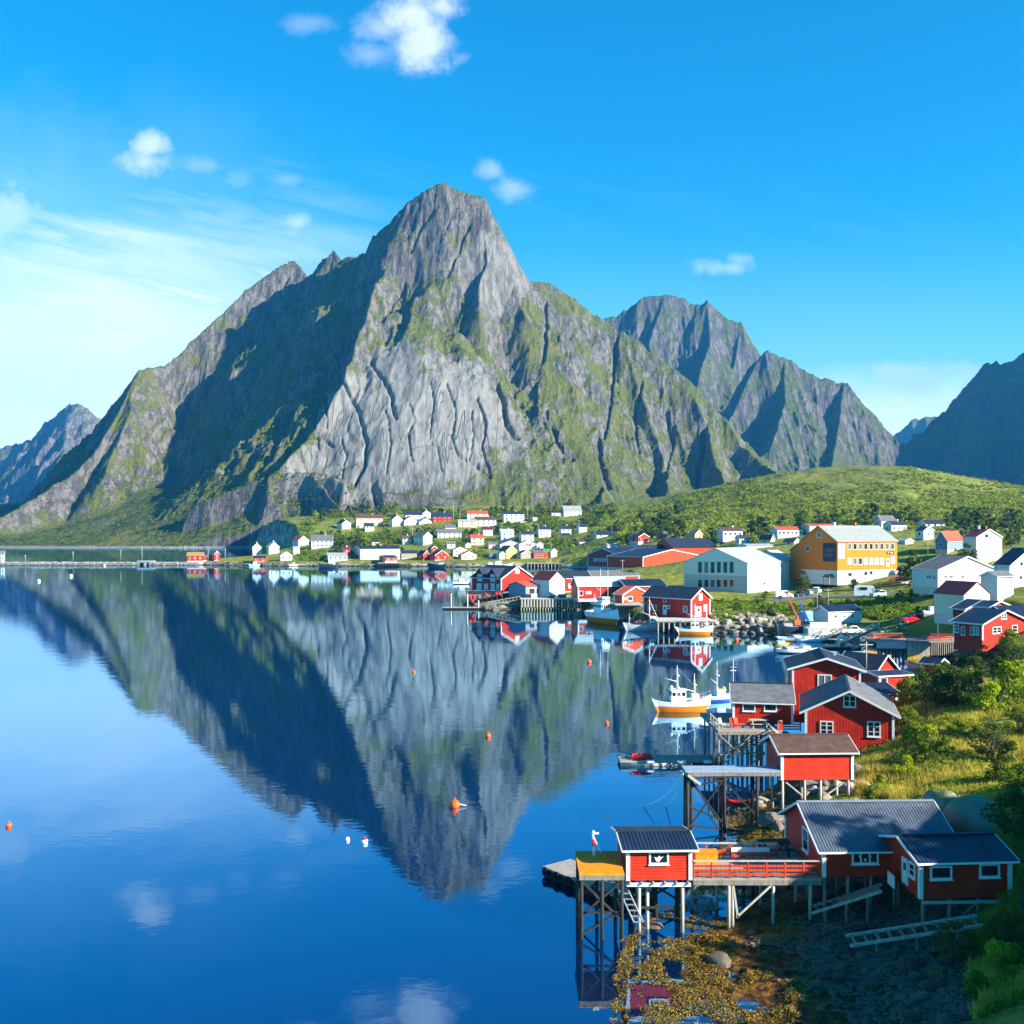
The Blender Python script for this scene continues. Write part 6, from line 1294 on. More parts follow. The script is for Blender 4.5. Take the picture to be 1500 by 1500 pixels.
# far quay decks on stilts
platform('stilt_quay', 'stilted deck under the red boathouse in front of the white warehouse', 'deck', XX(553, 706), XX(592, 706), 706, 716, 2.7, [(XX(554 + i * 3.4, 706), 706.4) for i in range(12)], WOODL, pm=WOODD, r=.25)
platform('stilt_quay', 'stilted quay edge below the yellow house and red quay sheds', 'deck', XX(772, 703), XX(840, 703), 703, 716, 2.6, [(XX(773 + i * 5, 703), 703.4) for i in range(14)], CONC, pm=WOODL, r=.28)
# causeway and its bridge
def ridge_strip(name, label, pts, top_w, z, m, base_w=9):
    vs = []; fs = []; n = len(pts); r2 = np.random.RandomState(4)
    for (x, y) in pts:
        prof = [(-base_w, -1.5), (-base_w * .72, .2), (-base_w * .5, z * .62), (-top_w, z), (top_w, z), (base_w * .5, z * .62), (base_w, -1.5)]
        vs += [(x + r2.normal() * .3, y + q[0] + r2.normal() * .35, q[1] + r2.normal() * .14) for q in prof]
    for i in range(n - 1):
        for k in range(6): a = i * 7 + k; fs.append((a, a + 7, a + 8, a + 1))
    fs.append(tuple(range(7))); fs.append(tuple(range((n - 1) * 7 + 6, (n - 1) * 7 - 1, -1)))
    o = MB().add(vs, fs).build(name, m); return tag(o, label, 'causeway', kind='structure')
def mat_rubble():
    m = bpy.data.materials.new('rubble'); m.use_nodes = True; t = NT(m.node_tree); bs = t.n['Principled BSDF']; bs.inputs['Roughness'].default_value = .9
    g = t.new('ShaderNodeNewGeometry'); pos = g.outputs['Position']; z = t.sep(pos)[2]; v = t.new('ShaderNodeTexVoronoi'); t.put(v.inputs['Vector'], pos); v.inputs['Scale'].default_value = .8
    c = t.mix(t.ramp(t.sep(v.outputs['Color'])[0], 0, 1), (.16, .14, .12, 1), (.40, .37, .33, 1)); c = t.mix(t.ramp(v.outputs['Distance'], .35, .8), c, (.08, .07, .06, 1))
    c = t.mix(t.ramp(z, .9, .3), c, (.11, .075, .03, 1)); c = t.mix(t.ramp(z, 1.85, 1.98), c, (.42, .42, .38, 1)); t.put(bs.inputs['Base Color'], c)
    b = t.new('ShaderNodeBump'); b.inputs['Strength'].default_value = 1; b.inputs['Distance'].default_value = .6; t.put(b.inputs['Height'], t.math('MULTIPLY', v.outputs['Distance'], -1)); t.l.new(b.outputs[0], bs.inputs['Normal']); return m
RUB = mat_rubble()
xs = np.arange(-460, -268, 2.2); ridge_strip('causeway', 'stone banked road causeway left of the little bridge', [(x, 741 + .02 * (x + 300)) for x in xs], 2.6, 2.1, RUB)
xs = np.arange(-261, -226, 2.0); ridge_strip('causeway', 'stone banked causeway right of the little bridge', [(x, 741) for x in xs], 2.8, 2.1, RUB)
br = empty('road_bridge', (-264.5, 741, 2.0), 0, label='short dark road bridge in the gap of the causeway', cat='bridge'); MB().box((0, 0, .25), (11, 6, .5)).build('deck', GRYD, br); MB().box((0, -2.9, .9), (12, .12, .8)).build('railing', STEEL, br); MB().box((0, 2.9, .9), (12, .12, .8)).build('railing', STEEL, br); MB().box((0, 0, -1.2), (1.6, 5, 2.4)).build('pier', GRYD, br)
# posts, poles, lamps
POLES = [(37, 813, 822, 736, 'left end of the causeway'), (107, 808, 820, 738, 'left half of the causeway'), (177, 805, 819, 738, 'causeway just left of the bridge'), (208, 800, 820, 740, 'road bridge, tallest there'), (305, 804, 818, 745, 'grass behind the red cabin'), (330, 803, 818, 745, 'spit right of the red cabin'),
   (604, 766, 800, 820, 'slope behind the white warehouse'), (620, 753, 795, 850, 'row of three white gables'), (664, 740, 768, 960, 'red house high in the village'), (674, 744, 764, 985, 'orange roofed house'), (773, 742, 762, 965, 'trees above the white terrace'), (789, 768, 790, 850, 'shop roof'), (848, 762, 786, 850, 'square white house'),
   (912, 820, 846, 420, 'trestle jetty'), (1359, 789, 812, 330, 'car park of the wide white house'), (1161, 760, 772, 640, 'small wooden hut on the hill'), (1030, 765, 782, 660, 'pale yellow house'), (1197, 868, 890, 262, 'white boathouse, left one'), (1213, 862, 888, 262, 'white boathouse, right one'), (1269, 940, 975, 140, 'boats beside the tallest cabin')]
for px, yt, yb_, D, lab in POLES:
    r_ = empty('utility_pole', (XX(px, D), D, ZZ(yb_, D) - .5), 0, label='thin pale pole by the ' + lab, cat='pole'); h_ = (yb_ - yt) / 1500 * D + .5; rr_ = max(.09, D * .00022)
    MB().tube([(0, 0, 0), (0, 0, h_)], rr_, 6).build('post', WOODL, r_, True); MB().beam((-.9, 0, h_ - .4), (.9, 0, h_ - .4), rr_ * 1.5, rr_ * 1.5).build('crossarm', WOODL, r_)
bp = empty('boundary_post', (XX(1374, 212), 212, 3.9), 0, label='white post with a red band standing beside the quay deck', cat='post'); MB().tube([(0, 0, 0), (0, 0, 3.4)], .16, 8).build('post', WHT, bp); MB().tube([(0, 0, 3.4), (0, 0, 4.1)], .165, 8).build('band', REDB, bp); MB().tube([(0, 0, 4.1), (0, 0, 5)], .16, 8).build('post_top', WHT, bp)
# picket fence
pf_ = empty('picket_fence', (XX(1384, 148), 148, 0), 0, label='white picket fence at the garden corner below the dark trees', cat='fence')
fp = [P(1380, 976, 152), P(1389, 989, 143), P(1424, 985, 143)]
for a_, b_ in zip(fp[:-1], fp[1:]):
    n = int((b_ - a_).length / .32); b = MB()
    for i in range(n): c = a_.lerp(b_, i / n) - Vector(pf_.location); b.box((c[0], c[1], c[2] + .1), (.14, .05, 1.3))
    o_ = Vector(pf_.location); b.beam(a_ - o_ + Vector((0, 0, .4)), b_ - o_ + Vector((0, 0, .4)), .05, .1).beam(a_ - o_ - Vector((0, 0, .15)), b_ - o_ - Vector((0, 0, .15)), .05, .1); b.build('fence_panel', WHT, pf_)
# ------------------------------------------------ buoys
for (px, py, r_, m_, lab) in [(715, 1081, .34, ORB, 'orange buoy alone in the middle of the mirrored mountain'), (666, 1184, .46, ORB, 'large orange buoy with a pale pole lying beside it'), (509, 1232, .2, WHH, 'small white buoy left of the red and white one'), (534, 1236, .28, WHH, 'white buoy with a red cap'), (13, 1212, .26, ORB, 'orange buoy at the left edge of the water'),
       (606, 987, .3, ORB, 'tiny orange buoy below the far village reflection'), (863, 973, .45, ORB, 'orange buoy below the large fishing boat'), (889, 1062, .28, ORB, 'orange buoy left of the lone fishing boat'), (104, 849, .9, WHH, 'white buoy near the causeway, larger of three'), (57, 856, .8, WHH, 'white buoy near the causeway, leftmost of three'), (153, 833, .8, WHH, 'white buoy closest to the causeway'), (1079, 941, .45, ORB, 'small red buoy before the stone revetment')]:
    D = 39000 / (py - 775 - r_ * 5); o = empty('mooring_buoy', (XX(px, D), D, 0), 0, label=lab, cat='buoy'); MB().ball((0, 0, r_ * .45), r_, 0, 14, 10).build('float', m_, o, True); MB().tube([(0, 0, r_ * 1.3), (0, 0, r_ * 1.75)], r_ * .22, 6).build('eye', REDB if m_ is WHH else m_, o)
    if py == 1184: MB().tube([(.3, 0, .3), (1.1, 0, .1)], .04, 5).build('pole', WHH, o)
    if py == 1236: MB().ball((0, 0, r_ * .75), r_ * .86, 0, 12, 8).build('cap', REDB, o, True)
# ------------------------------------------------ vehicles
def car(name, label, px, py, D, head, L, Wd, H, m, kind='car'):
    x, y = XX(px, D), D; r_ = empty(name, (x, y, gz(x, y) + .12), R(head), label=label, cat={'car': 'car', 'van': 'van', 'pickup': 'pickup truck', 'caravan': 'caravan'}[kind]); b = MB()
    hl = L / 2; zb_ = .32
    prof = {'car': [(-hl, zb_), (-hl, H * .62), (-hl * .82, H * .95), (-hl * .1, H), (hl * .3, H * .66), (hl * .92, H * .55), (hl, zb_)], 'van': [(-hl, zb_), (-hl, H * .97), (hl * .3, H), (hl * .62, H * .62), (hl * .95, H * .5), (hl, zb_)],
            'pickup': [(-hl, zb_), (-hl, H * .56), (-hl * .25, H * .56), (-hl * .2, H * .97), (hl * .25, H), (hl * .48, H * .62), (hl * .96, H * .52), (hl, zb_)], 'caravan': [(-hl, zb_), (-hl, H * .9), (-hl * .9, H), (hl * .85, H), (hl, H * .7), (hl * .9, zb_)]}[kind]
    n = len(prof); vs = [(px_, -Wd / 2 * (.86 if pz > H * .7 else 1), pz) for px_, pz in prof] + [(px_, Wd / 2 * (.86 if pz > H * .7 else 1), pz) for px_, pz in prof]
    b.add(vs, [tuple(range(n)), tuple(range(2 * n - 1, n - 1, -1))] + [(i, n + i, n + (i + 1) % n, (i + 1) % n) for i in range(n)]); bd = b.build('body', m, r_); bd_mod = bd.modifiers.new('bevel', 'BEVEL'); bd_mod.width = .06; bd_mod.segments = 2
    rng = {'car': (-hl * .75, hl * .1), 'van': (hl * .02, hl * .42), 'pickup': (-hl * .15, hl * .28), 'caravan': (-hl * .4, hl * .3)}[kind]
    for sg in (-1, 1): MB().box(((rng[0] + rng[1]) / 2, sg * Wd / 2 * .93, H * .78), (rng[1] - rng[0], Wd * .06, H * .24)).build('window', DKG, r_)
    if kind != 'caravan': fx = {'car': hl * .13, 'van': hl * .5, 'pickup': hl * .38}[kind]; MB().beam((fx, -Wd * .38, H * .8), (fx, Wd * .38, H * .8), .08, H * .26).build('windscreen', DKG, r_); MB().box((-hl - .005, 0, H * .76), (.03, Wd * .7, H * .2)).build('rear_window', DKG, r_)
    for sx in ((-.62, .62) if kind != 'caravan' else (0,)):
        for sg in (-1, 1): w2 = MB().tube([(sx * hl, sg * (Wd / 2 - .2), .33), (sx * hl, sg * (Wd / 2 + .02), .33)], .34, 14).build('wheel', BLK, r_); MB().tube([(sx * hl, sg * (Wd / 2), .33), (sx * hl, sg * (Wd / 2 + .035), .33)], .19, 10).build('rim', STEEL, w2)
    if kind != 'caravan':
        for sg in (-1, 1): MB().box((hl * .97, sg * Wd * .36, H * .44), (.1, .3, .16)).build('headlight', CUR, r_); MB().box((-hl * 1.0, sg * Wd * .4, H * .52), (.06, .16, .26)).build('tail_light', REDB, r_)
    return r_
CP = lambda n, c: mat('car_paint_' + n, c, .25, 0)
car('pickup', 'white pickup truck parked before the white boathouse', 1250, 915.5, 238, -4, 5.6, 2.0, 1.9, CP('white', (.8, .8, .8)), 'pickup')
car('parked_car', 'bright red estate car parked alone above the quay deck', 1335, 920, 236, 190, 4.7, 1.9, 2.1, CP('red', (.55, .01, .015)), 'car')
car('camper_van', 'tall white caravan before the ochre building basement', 1266, 866, 318, -20, 6.0, 2.4, 3.4, CP('white', (.8, .8, .8)), 'caravan')
car('parked_van', 'silver blue van parked right of the caravan', 1286, 867, 312, 200, 5.0, 2.0, 2.2, CP('silver', (.34, .42, .5)), 'car')
car('delivery_van', 'white delivery van parked at the corner of the grey hall', 1149, 869, 322, -8, 5.6, 2.1, 2.4, CP('white', (.8, .8, .8)), 'van')
car('parked_car', 'dark car parked next to the white delivery van', 1170, 867, 328, 215, 4.3, 1.8, 1.6, CP('dark', (.03, .035, .045)), 'car')
car('parked_car', 'silver car parked second from the right in the row below the round tree', 1185, 864, 332, 60, 4.4, 1.9, 1.9, CP('silver', (.34, .42, .5)), 'car')
car('parked_van', 'white minivan at the right end of the row below the round tree', 1197, 861, 337, 60, 4.6, 1.9, 2.1, CP('white', (.8, .8, .8)), 'car')
car('parked_car', 'purple red car parked at the right end of the ochre building', 1321, 836, 340, 170, 4.5, 1.9, 1.7, CP('purple', (.25, .01, .06)), 'car')
car('parked_car', 'dark red car parked nearest the ochre wall', 1311, 838, 344, 175, 4.3, 1.8, 1.5, CP('darkred', (.25, .02, .015)), 'car')
car('parked_van', 'white van parked behind the purple red car', 1322, 828, 362, 170, 5.0, 2.0, 2.3, CP('white', (.8, .8, .8)), 'van')
car('parked_car', 'white car parked in front of the purple red car', 1330, 839, 332, 172, 4.2, 1.8, 1.4, CP('white', (.8, .8, .8)), 'car')
bt = boat('trailer_boat', 'pale dinghy standing on land right of the red estate car', 1363, 0, 3.8, 8, mats=(WHH, GRH), fb=.8, bow=.5, house=[(.2, .9, 1.0, .7, 1.1)], D=235); bt.location.z = gz(bt.location.x, 235) + .3
# murals, signs and lettering
g = hgeo(*NEAR[[n_[0] for n_ in NEAR].index('ochre_building')][3]); ob_ = HS[[n_[1] for n_ in NEAR if n_[0] == 'ochre_building'][0]]
def face_pt(g, f, px, py, out=.12):
    tx = (px - 750) / 1500; a = g['a']
    s0 = (tx * g['D'] - g['xc']) / (math.sin(a) - tx * math.cos(a)) if f == 'R' else (g['xc'] - tx * g['D']) / (math.cos(a) + tx * math.sin(a))
    p = Vector((g['xc'], g['D'])) + (g['d2'] if f == 'R' else g['d1']) * s0; th_ = (R(90) - a) if f == 'R' else -a
    return Vector((p[0] + math.sin(th_) * out, p[1] - math.cos(th_) * out, ZZ(py, p[1]))), th_
p, th_ = face_pt(g, 'L', 1215, 809); bnr = empty('banner', p, th_, label='dark photograph banner on the shaded gable of the ochre building', cat='banner')
MB().box((0, 0, 0), (5.6, .12, 6.4)).build('panel', mat('banner_dark', (.012, .02, .035), .5), bnr)
bm = MB(); rq = random.Random(3)
for i, zz in enumerate([-.5, -.9, .25, .7, -1.5, 1.2]): bm.box((rq.uniform(-.5, .5), -.08, zz), (rq.uniform(2.6, 4.2), .03, .14 + .1 * (i % 2)))
bm.build('picture', mat('banner_grey', (.12, .15, .19), .6), bnr)
p, th_ = face_pt(g, 'R', 1304, 809.8); sg_ = empty('sign', p, th_, label='black sign above the entrance of the ochre building', cat='sign'); MB().box((0, 0, 0), (3.6, .1, 1.0)).build('board', BLK, sg_); MB().box((.5, -.07, 0), (1.6, .02, .22)).box((-1.2, -.07, 0), (.4, .02, .4)).build('lettering', WHT, sg_)
# entrance porch
p, th_ = face_pt(g, 'L', 1217, 850, 1.2); po = empty('porch', (p[0], p[1], ZZ(856, p[1])), th_, label='small gabled timber porch at the basement corner of the ochre building', cat='porch')
for sx in (-1.3, 1.3): MB().box((sx, -.9, 1.3), (.18, .18, 2.6)).build('post', ORGT, po)
MB().add([(-1.8, -1.3, 2.5), (1.8, -1.3, 2.5), (1.8, 1.3, 2.5), (-1.8, 1.3, 2.5), (0, -1.3, 3.5), (0, 1.3, 3.5)], [(0, 1, 4), (2, 3, 5), (0, 4, 5, 3), (1, 2, 5, 4), (3, 2, 1, 0)]).build('roof', NVY, po)
# lean-to wing of the ochre building
gi = g; L_, W_h, H_ = g['L'], g['W'], g['H']; s_ = g['RH'] / (W_h / 2); wl = 5.4
wz = H_ - s_ * .3; b = MB(); y0, y1 = W_h / 2 + .01, W_h / 2 + wl; z1 = max(2.5, wz - .55 * wl); xl = -L_ / 2 + .3; xr = L_ / 2 - 2
b.add([(xl, y0, -5), (xl, y1, -5), (xl, y1, z1), (xl, y0, wz), (xr, y0, -5), (xr, y1, -5), (xr, y1, z1), (xr, y0, wz)], [(0, 3, 2, 1), (4, 5, 6, 7), (1, 2, 6, 5), (0, 1, 5, 4), (3, 7, 6, 2)]); wgo = b.build('wing', ORG, ob_)
MB().add([(xl - .4, y0 + .3, wz - .05), (xl - .4, y1 + .4, z1 - .2), (xr, y1 + .4, z1 - .2), (xr, y0 + .3, wz - .05), (xl - .4, y0 + .3, wz + .15), (xl - .4, y1 + .4, z1), (xr, y1 + .4, z1), (xr, y0 + .3, wz + .15)], [(3, 2, 1, 0), (4, 5, 6, 7), (0, 1, 5, 4), (1, 2, 6, 5)]).build('wing_roof', SLT, wgo)
# shop lettering
sf = [f for f in FAR if 'blue lettering' in f[12]][0]; g = hgeo(*sf[:9]); p, th_ = face_pt(g, 'R', 772, 797.6, .25)
se = empty('shop_sign', p, th_, label='white oval sign with blue letters coop on the shop gable', cat='sign')
ov = MB(); ov.add([(math.cos(k * math.pi / 12) * 5.6, -.02, math.sin(k * math.pi / 12) * 1.9) for k in range(24)] + [(math.cos(k * math.pi / 12) * 5.6, .1, math.sin(k * math.pi / 12) * 1.9) for k in range(24)], [tuple(range(23, -1, -1)), tuple(range(24, 48))] + [(k, (k + 1) % 24, 24 + (k + 1) % 24, 24 + k) for k in range(24)]); ov.build('board', WHT, se)
BLT = mat('blue_letters', (.005, .04, .28), .5)
def arc(cx, cz, r_, a0, a1, n=14, sx=1): return [(cx + math.cos(R(a0 + (a1 - a0) * k / n)) * r_ * sx, -.12, cz + math.sin(R(a0 + (a1 - a0) * k / n)) * r_) for k in range(n + 1)]
for k, (cx, kind) in enumerate([(-3.0, 'c'), (-1.0, 'o'), (1.0, 'o'), (3.0, 'p')]):
    lt = MB()
    if kind == 'c': lt.tube(arc(cx, 0, .78, 50, 310), .2, 6)
    else: lt.tube(arc(cx, 0, .78, 0, 360, 16), .2, 6)
    if kind == 'p': lt.beam((cx - .78, -.12, .7), (cx - .78, -.12, -1.7), .36, .3)
    if kind == 'o' and k == 2: lt.tube([(-.3, -.12, -.1), (.3, -.12, -.1)], .12, 5)
    lt.build('letter', BLT, se)

# small fittings on the near cabins
for i in (0, 1, 2, 3, 4, 5, 6):
    r_ = HS[LB(i)]; o_ = NEAR[i][6]; g = hgeo(*NEAR[i][3], l1=o_.get('l1'), l2=o_.get('l2')); hl, hw = g['L'] / 2, g['W'] / 2; ov_ = o_.get('over', .4); s = g['RH'] / (hw + ov_); Hh = g['H'] + s * ov_
    MB().box((0, 0, g['H'] + g['RH'] + .15), (g['L'] + 2 * ov_, .3, .07)).build('ridge_cap', STEEL if i in (1,) else NVY if i != 3 else BRN, r_)
    if i in (1, 2, 4, 5):
        MB().tube([(hl * .93, -hw - .12, g['H']), (hl * .93, -hw - .12, .1)], .045, 6).build('downpipe', WHT, r_, True)
    if i in (4, 5): MB().box((hl * .35, -hw * .4, g['H'] + g['RH'] * .75), (.35, .35, .9)).build('roof_vent', GRYD, r_)
for wv in [c for c in HS[LB(0)].children if c.name.startswith('window')]:
    MB().add([(-.18, -.03, -.2), (.02, -.03, -.24), (.14, -.03, -.05), (.3, -.03, .1), (.1, -.03, .06), (.02, -.03, .16), (-.1, -.03, .02), (-.3, -.03, .08)], [tuple(range(8))]).build('gull_ornament', WHT, wv)
for wv in [c for c in HS[LB(1)].children if c.name.startswith('window')][:1]:
    for xx, zz in ((-.35, .12), (0, -.1), (.3, .14)): MB().ball((xx, -.05, zz), .1, 0, 8, 6).build('lamp_shade', WHT, wv, True)
# ------------------------------------------------ stones, seaweed, grass, bushes
def mat_stone(name, c1, c2, moss=.0):
    m = bpy.data.materials.new(name); m.use_nodes = True; t = NT(m.node_tree); bs = t.n['Principled BSDF']; bs.inputs['Roughness'].default_value = .85
    g = t.new('ShaderNodeNewGeometry'); o = t.new('ShaderNodeObjectInfo'); tcn = t.new('ShaderNodeTexCoord')
    n = t.noise(tcn.outputs['Object'], 2.5, 6, .7); n2 = t.noise(g.outputs['Position'], 9, 4, .7)
    c = t.mix(t.ramp(t.math('ADD', n, t.math('MULTIPLY_ADD', o.outputs['Random'], .5, -.25)), .25, .75), c1 + (1,), c2 + (1,)); c = t.mix(t.ramp(n2, .58, .7, 0, .5), c, (c2[0] * 1.4, c2[1] * 1.4, c2[2] * 1.35, 1))
    if moss: c = t.mix(t.math('MULTIPLY', t.ramp(t.math('ADD', t.sep(g.outputs['Normal'])[2], t.math('MULTIPLY_ADD', n, .8, -.4)), .65, .9), moss), c, (.16, .18, .03, 1))
    t.put(bs.inputs['Base Color'], c); b = t.new('ShaderNodeBump'); b.inputs['Strength'].default_value = .9; b.inputs['Distance'].default_value = .08; t.put(b.inputs['Height'], n); t.l.new(b.outputs[0], bs.inputs['Normal']); return m
ST1 = mat_stone('beach_stone', (.028, .021, .014), (.11, .085, .06)); ST2 = mat_stone('quay_stone', (.11, .09, .07), (.33, .28, .22)); ST3 = mat_stone('mossy_boulder', (.10, .09, .075), (.27, .24, .2), .8)
def rock_mesh(seed, m, nu=14, nv=9, rough=.32, ang=.5):
    r2 = np.random.RandomState(seed); vs = []; pl = r2.normal(size=(9, 3)); pl /= np.linalg.norm(pl, axis=1)[:, None]; dd = .5 + .36 * r2.rand(9)
    b = MB().ball((0, 0, 0), 1, 0, nu, nv); v = np.array(b.v)
    for q, d in zip(pl, dd):
        k = v @ q; v = v - np.clip(k - d, 0, None)[:, None] * q * .9
    v *= (1 + rough * .9 * fbm(v[:, 0] * 2 + seed, v[:, 1] * 2 + v[:, 2] * 1.7, 3, seed))[:, None]; b.v = [tuple(p) for p in v]; me = b.mesh('boulder', m, True); me.set_sharp_from_angle(angle=R(35)) if hasattr(me, 'set_sharp_from_angle') else None; return me
RK1 = [rock_mesh(i, ST1) for i in range(5)]; RK2 = [rock_mesh(20 + i, ST2) for i in range(5)]
r3 = random.Random(11)
def rock(me, x, y, s, z=None, sq=.7, **kw):
    o = inst('boulder' if s > .7 else 'stone', me, None, (x, y, (gz(x, y) if z is None else z) + s * .12), r3.uniform(0, 6.28)); o.scale = (s * r3.uniform(.8, 1.25), s * r3.uniform(.7, 1.1), s * sq * r3.uniform(.75, 1.15)); return tag(o, **kw)
pts = []; tries = 0
while len(pts) < 150 and tries < 9000:
    tries += 1; y = r3.uniform(50, 66); px = r3.uniform(1060, 1420); x = XX(px, y); zz = gz(x, y)
    if not (.55 < zz < 3.0): continue
    s = r3.choice([.16, .2, .25, .3, .38, .5]) * r3.uniform(.8, 1.3)
    if px < 1200 and s > .25 and r3.random() < .7: continue
    if any((x - a) ** 2 + (y - b) ** 2 < (s + c) ** 2 * .55 for a, b, c in pts): continue
    pts.append((x, y, s)); rock(r3.choice(RK1), x, y, s, label='grey rounded stone on the shaded stony beach', cat='stone', group='stones on the shaded beach')
for (px, py, D, s, lab) in [(1385, 1375, 59, 1.0, 'large grey boulder at the lower end of the ladder slipway'), (1338, 1398, 57.5, .95, 'pointed boulder below the ladder slipway'), (1054, 1418, 61.2, .8, 'flat dark boulder lying alone among seaweed'), (1102, 1366, 65, .32, 'small pale stone in the seaweed under the walkway'), (955, 1358, 67.3, .9, 'dark weedy rock at the foot of the boathouse piles')]:
    x = XX(px, D); rock(RK1[int(px) % 5], x, D, s, label=lab, cat='boulder')
k = 0
while k < 28:
    y = r3.uniform(84, 97); px = r3.uniform(1085, 1265); x = XX(px, y); zz = gz(x, y)
    if .3 < zz < 4.4: rock(r3.choice(RK2), x, y, r3.uniform(.35, 1.0), label='brown rock under the brown roofed boathouse', cat='rock', group='rocks under the brown roofed boathouse'); k += 1
for (px, py, D, s, sq, lab) in [(1432, 1200, 72, 2.5, .85, 'huge mossy boulder right of the corrugated roof'), (1385, 1172, 78, 2.1, .55, 'long low mossy boulder behind the corrugated roof'), (1237, 1178, 86, .8, .8, 'round grey boulder at the left corner of the corrugated roof'), (1130, 1196, 86, 1.1, .6, 'flat brown boulder among golden seaweed')]:
    x = XX(px, D); me = rock_mesh(int(px), ST3 if s > 1.5 else ST2, 26, 18); rock(me, x, D, s, z=ZZ(py, D) - s * .4, sq=sq, label=lab, cat='boulder')
# stone revetment of the headland
k = 0; tries = 0
while k < 105 and tries < 9000:
    tries += 1; y = r3.uniform(250, 276); px = r3.uniform(1040, 1150); x = XX(px, y); zz = gz(x, y)
    if not (.0 < zz < 3.6): continue
    rock(r3.choice(RK2), x, y, r3.uniform(.7, 1.35), sq=.85, label='pale angular stone in the revetment below the grassy bank', cat='stone', group='stones of the revetment'); k += 1
RUBV = []
k = 0; tries = 0
while k < 26 and tries < 9000:
    tries += 1; y = r3.uniform(205, 246); px = r3.uniform(1285, 1375); x = XX(px, y); zz = gz(x, y)
    if not (.8 < zz < 3.9): continue
    rock(r3.choice(RK2), x, y, r3.uniform(.4, .8), label='pale stone on the bank behind the quay deck', cat='stone', group='stones behind the quay deck'); k += 1
# far shore rubble in one mass
rr = np.random.RandomState(8); q = []
P_ = np.array(SHORE); 
for (a, b_) in zip(P_[18:55], P_[19:56]):
    L = np.hypot(*(b_ - a)); n = int(L / 1.1)
    for i in range(n):
        t_ = rr.rand(); p = a + (b_ - a) * t_; d = (b_ - a) / L; nrm = np.array([d[1], -d[0]]); q.append(p + nrm * rr.uniform(-2.5, 2.5))
q = np.array(q); zq = ground_h(q[:, 0], q[:, 1]); kk = (zq > -.3) & (zq < 2.6); q = q[kk]; zq = zq[kk]
base = MB().ball((0, 0, 0), 1, 0, 7, 5); bv = np.array(base.v); n = len(q); sc_ = rr.uniform(.4, 1.1, n)
V = (bv[None] * (1 + .3 * rr.normal(size=(n, len(bv), 3)) * .5) * sc_[:, None, None] * np.array([1.1, .9, .75])) + np.concatenate([q, zq[:, None]], 1)[:, None]
F = (np.array(base.f)[None] + (np.arange(n) * len(bv))[:, None, None]).reshape(-1, 4)
tag(inst('shore_rubble', np_mesh('shore_rubble', V.reshape(-1, 3), F, ST2, False)), 'broken stone edging along the far shores', 'rubble', kind='stuff')

# seaweed
def mat_weed():
    m = bpy.data.materials.new('golden_seaweed'); m.use_nodes = True; t = NT(m.node_tree); bs = t.n['Principled BSDF']; bs.inputs['Roughness'].default_value = .45
    g = t.new('ShaderNodeNewGeometry'); n = t.noise(g.outputs['Position'], .7, 5, .65); f = t.math('MULTIPLY_ADD', g.outputs['Random Per Island'], .5, t.math('MULTIPLY', n, .55))
    c = t.mix(t.ramp(f, .42, .8), (.06, .035, .007, 1), (.55, .36, .012, 1)); t.put(bs.inputs['Base Color'], c); return m
rr = np.random.RandomState(21); n = 120000
D = rr.uniform(51, 98, n); px = rr.uniform(880, 1230, n); x = (px - 750) / 1500 * D; z = ground_h(x, D)
cl = fbm(x / 1.6, D / 1.6, 4, 77); ok = (z > -.35) & (z < 1.0) & (cl > -.03 + .1 * sstep(z, .5, 1.0)) & ~((px > 1180) & (D < 80))
c = np.stack([x, D, np.maximum(z, -.02) + .02 + .28 * np.clip(cl + .1, 0, .4)], -1)[ok]; c = np.repeat(c, 2, 0) + rr.normal(size=(2 * ok.sum(), 3)) * [.07, .07, .02]
a = rr.rand(len(c)) * 6.283; l = rr.uniform(.05, .13, len(c)); dx, dy = np.cos(a) * l, np.sin(a) * l; w2 = .045
V = np.stack([c, c + np.stack([dx * .5 - dy * .25, dy * .5 + dx * .25, .05 + 0 * a], -1), c + np.stack([dx, dy, -.01 + .03 * rr.rand(len(c))], -1), c + np.stack([dx * .5 + dy * .25, dy * .5 - dx * .25, .03 + 0 * a], -1)], 1).reshape(-1, 3)
tag(inst('seaweed', np_mesh('seaweed', V, np.arange(len(V)).reshape(-1, 4), mat_weed(), False)), 'golden brown seaweed spread over the shallows', 'seaweed', kind='stuff')

# grass on the near bank
rr = np.random.RandomState(31); n = 150000
D = 50 + 100 * rr.rand(n) ** 1.15; px = rr.uniform(1200, 1560, n); x = (px - 750) / 1500 * D; z = ground_h(x, D)
ok = (z > 1.9 + .8 * fbm(x / 2, D / 2, 3, 5)) & (fbm(x / 2.5, D / 2.5, 3, 88) > -.16)
for pl, pr, yb, hd, yr in HB_:
    if hd < 130: ok &= ~((px > pl - 4) & (px < pr + 4) & (D > hd - .5) & (D < hd + 9))
x, D, z = x[ok], D[ok], z[ok]; hgt = (.28 + .45 * rr.rand(len(x))) * (1 + .8 * np.clip(fbm(x / 3, D / 3, 3, 66), 0, .5)); per = 3
X3 = np.repeat(np.stack([x, D, z - .05], -1), per, 0) + rr.normal(size=(len(x) * per, 3)) * [.12, .12, 0]; H3 = np.repeat(hgt, per) * rr.uniform(.6, 1.2, len(x) * per)
a = rr.rand(len(X3)) * 6.283; w3 = .035; ln = rr.normal(size=(len(X3), 2)) * .14
b0 = X3 + np.stack([np.cos(a) * w3, np.sin(a) * w3, 0 * a], -1); b1 = X3 - np.stack([np.cos(a) * w3, np.sin(a) * w3, 0 * a], -1); tp = X3 + np.stack([ln[:, 0], ln[:, 1], H3], -1)
V = np.stack([b0, b1, tp], 1).reshape(-1, 3)
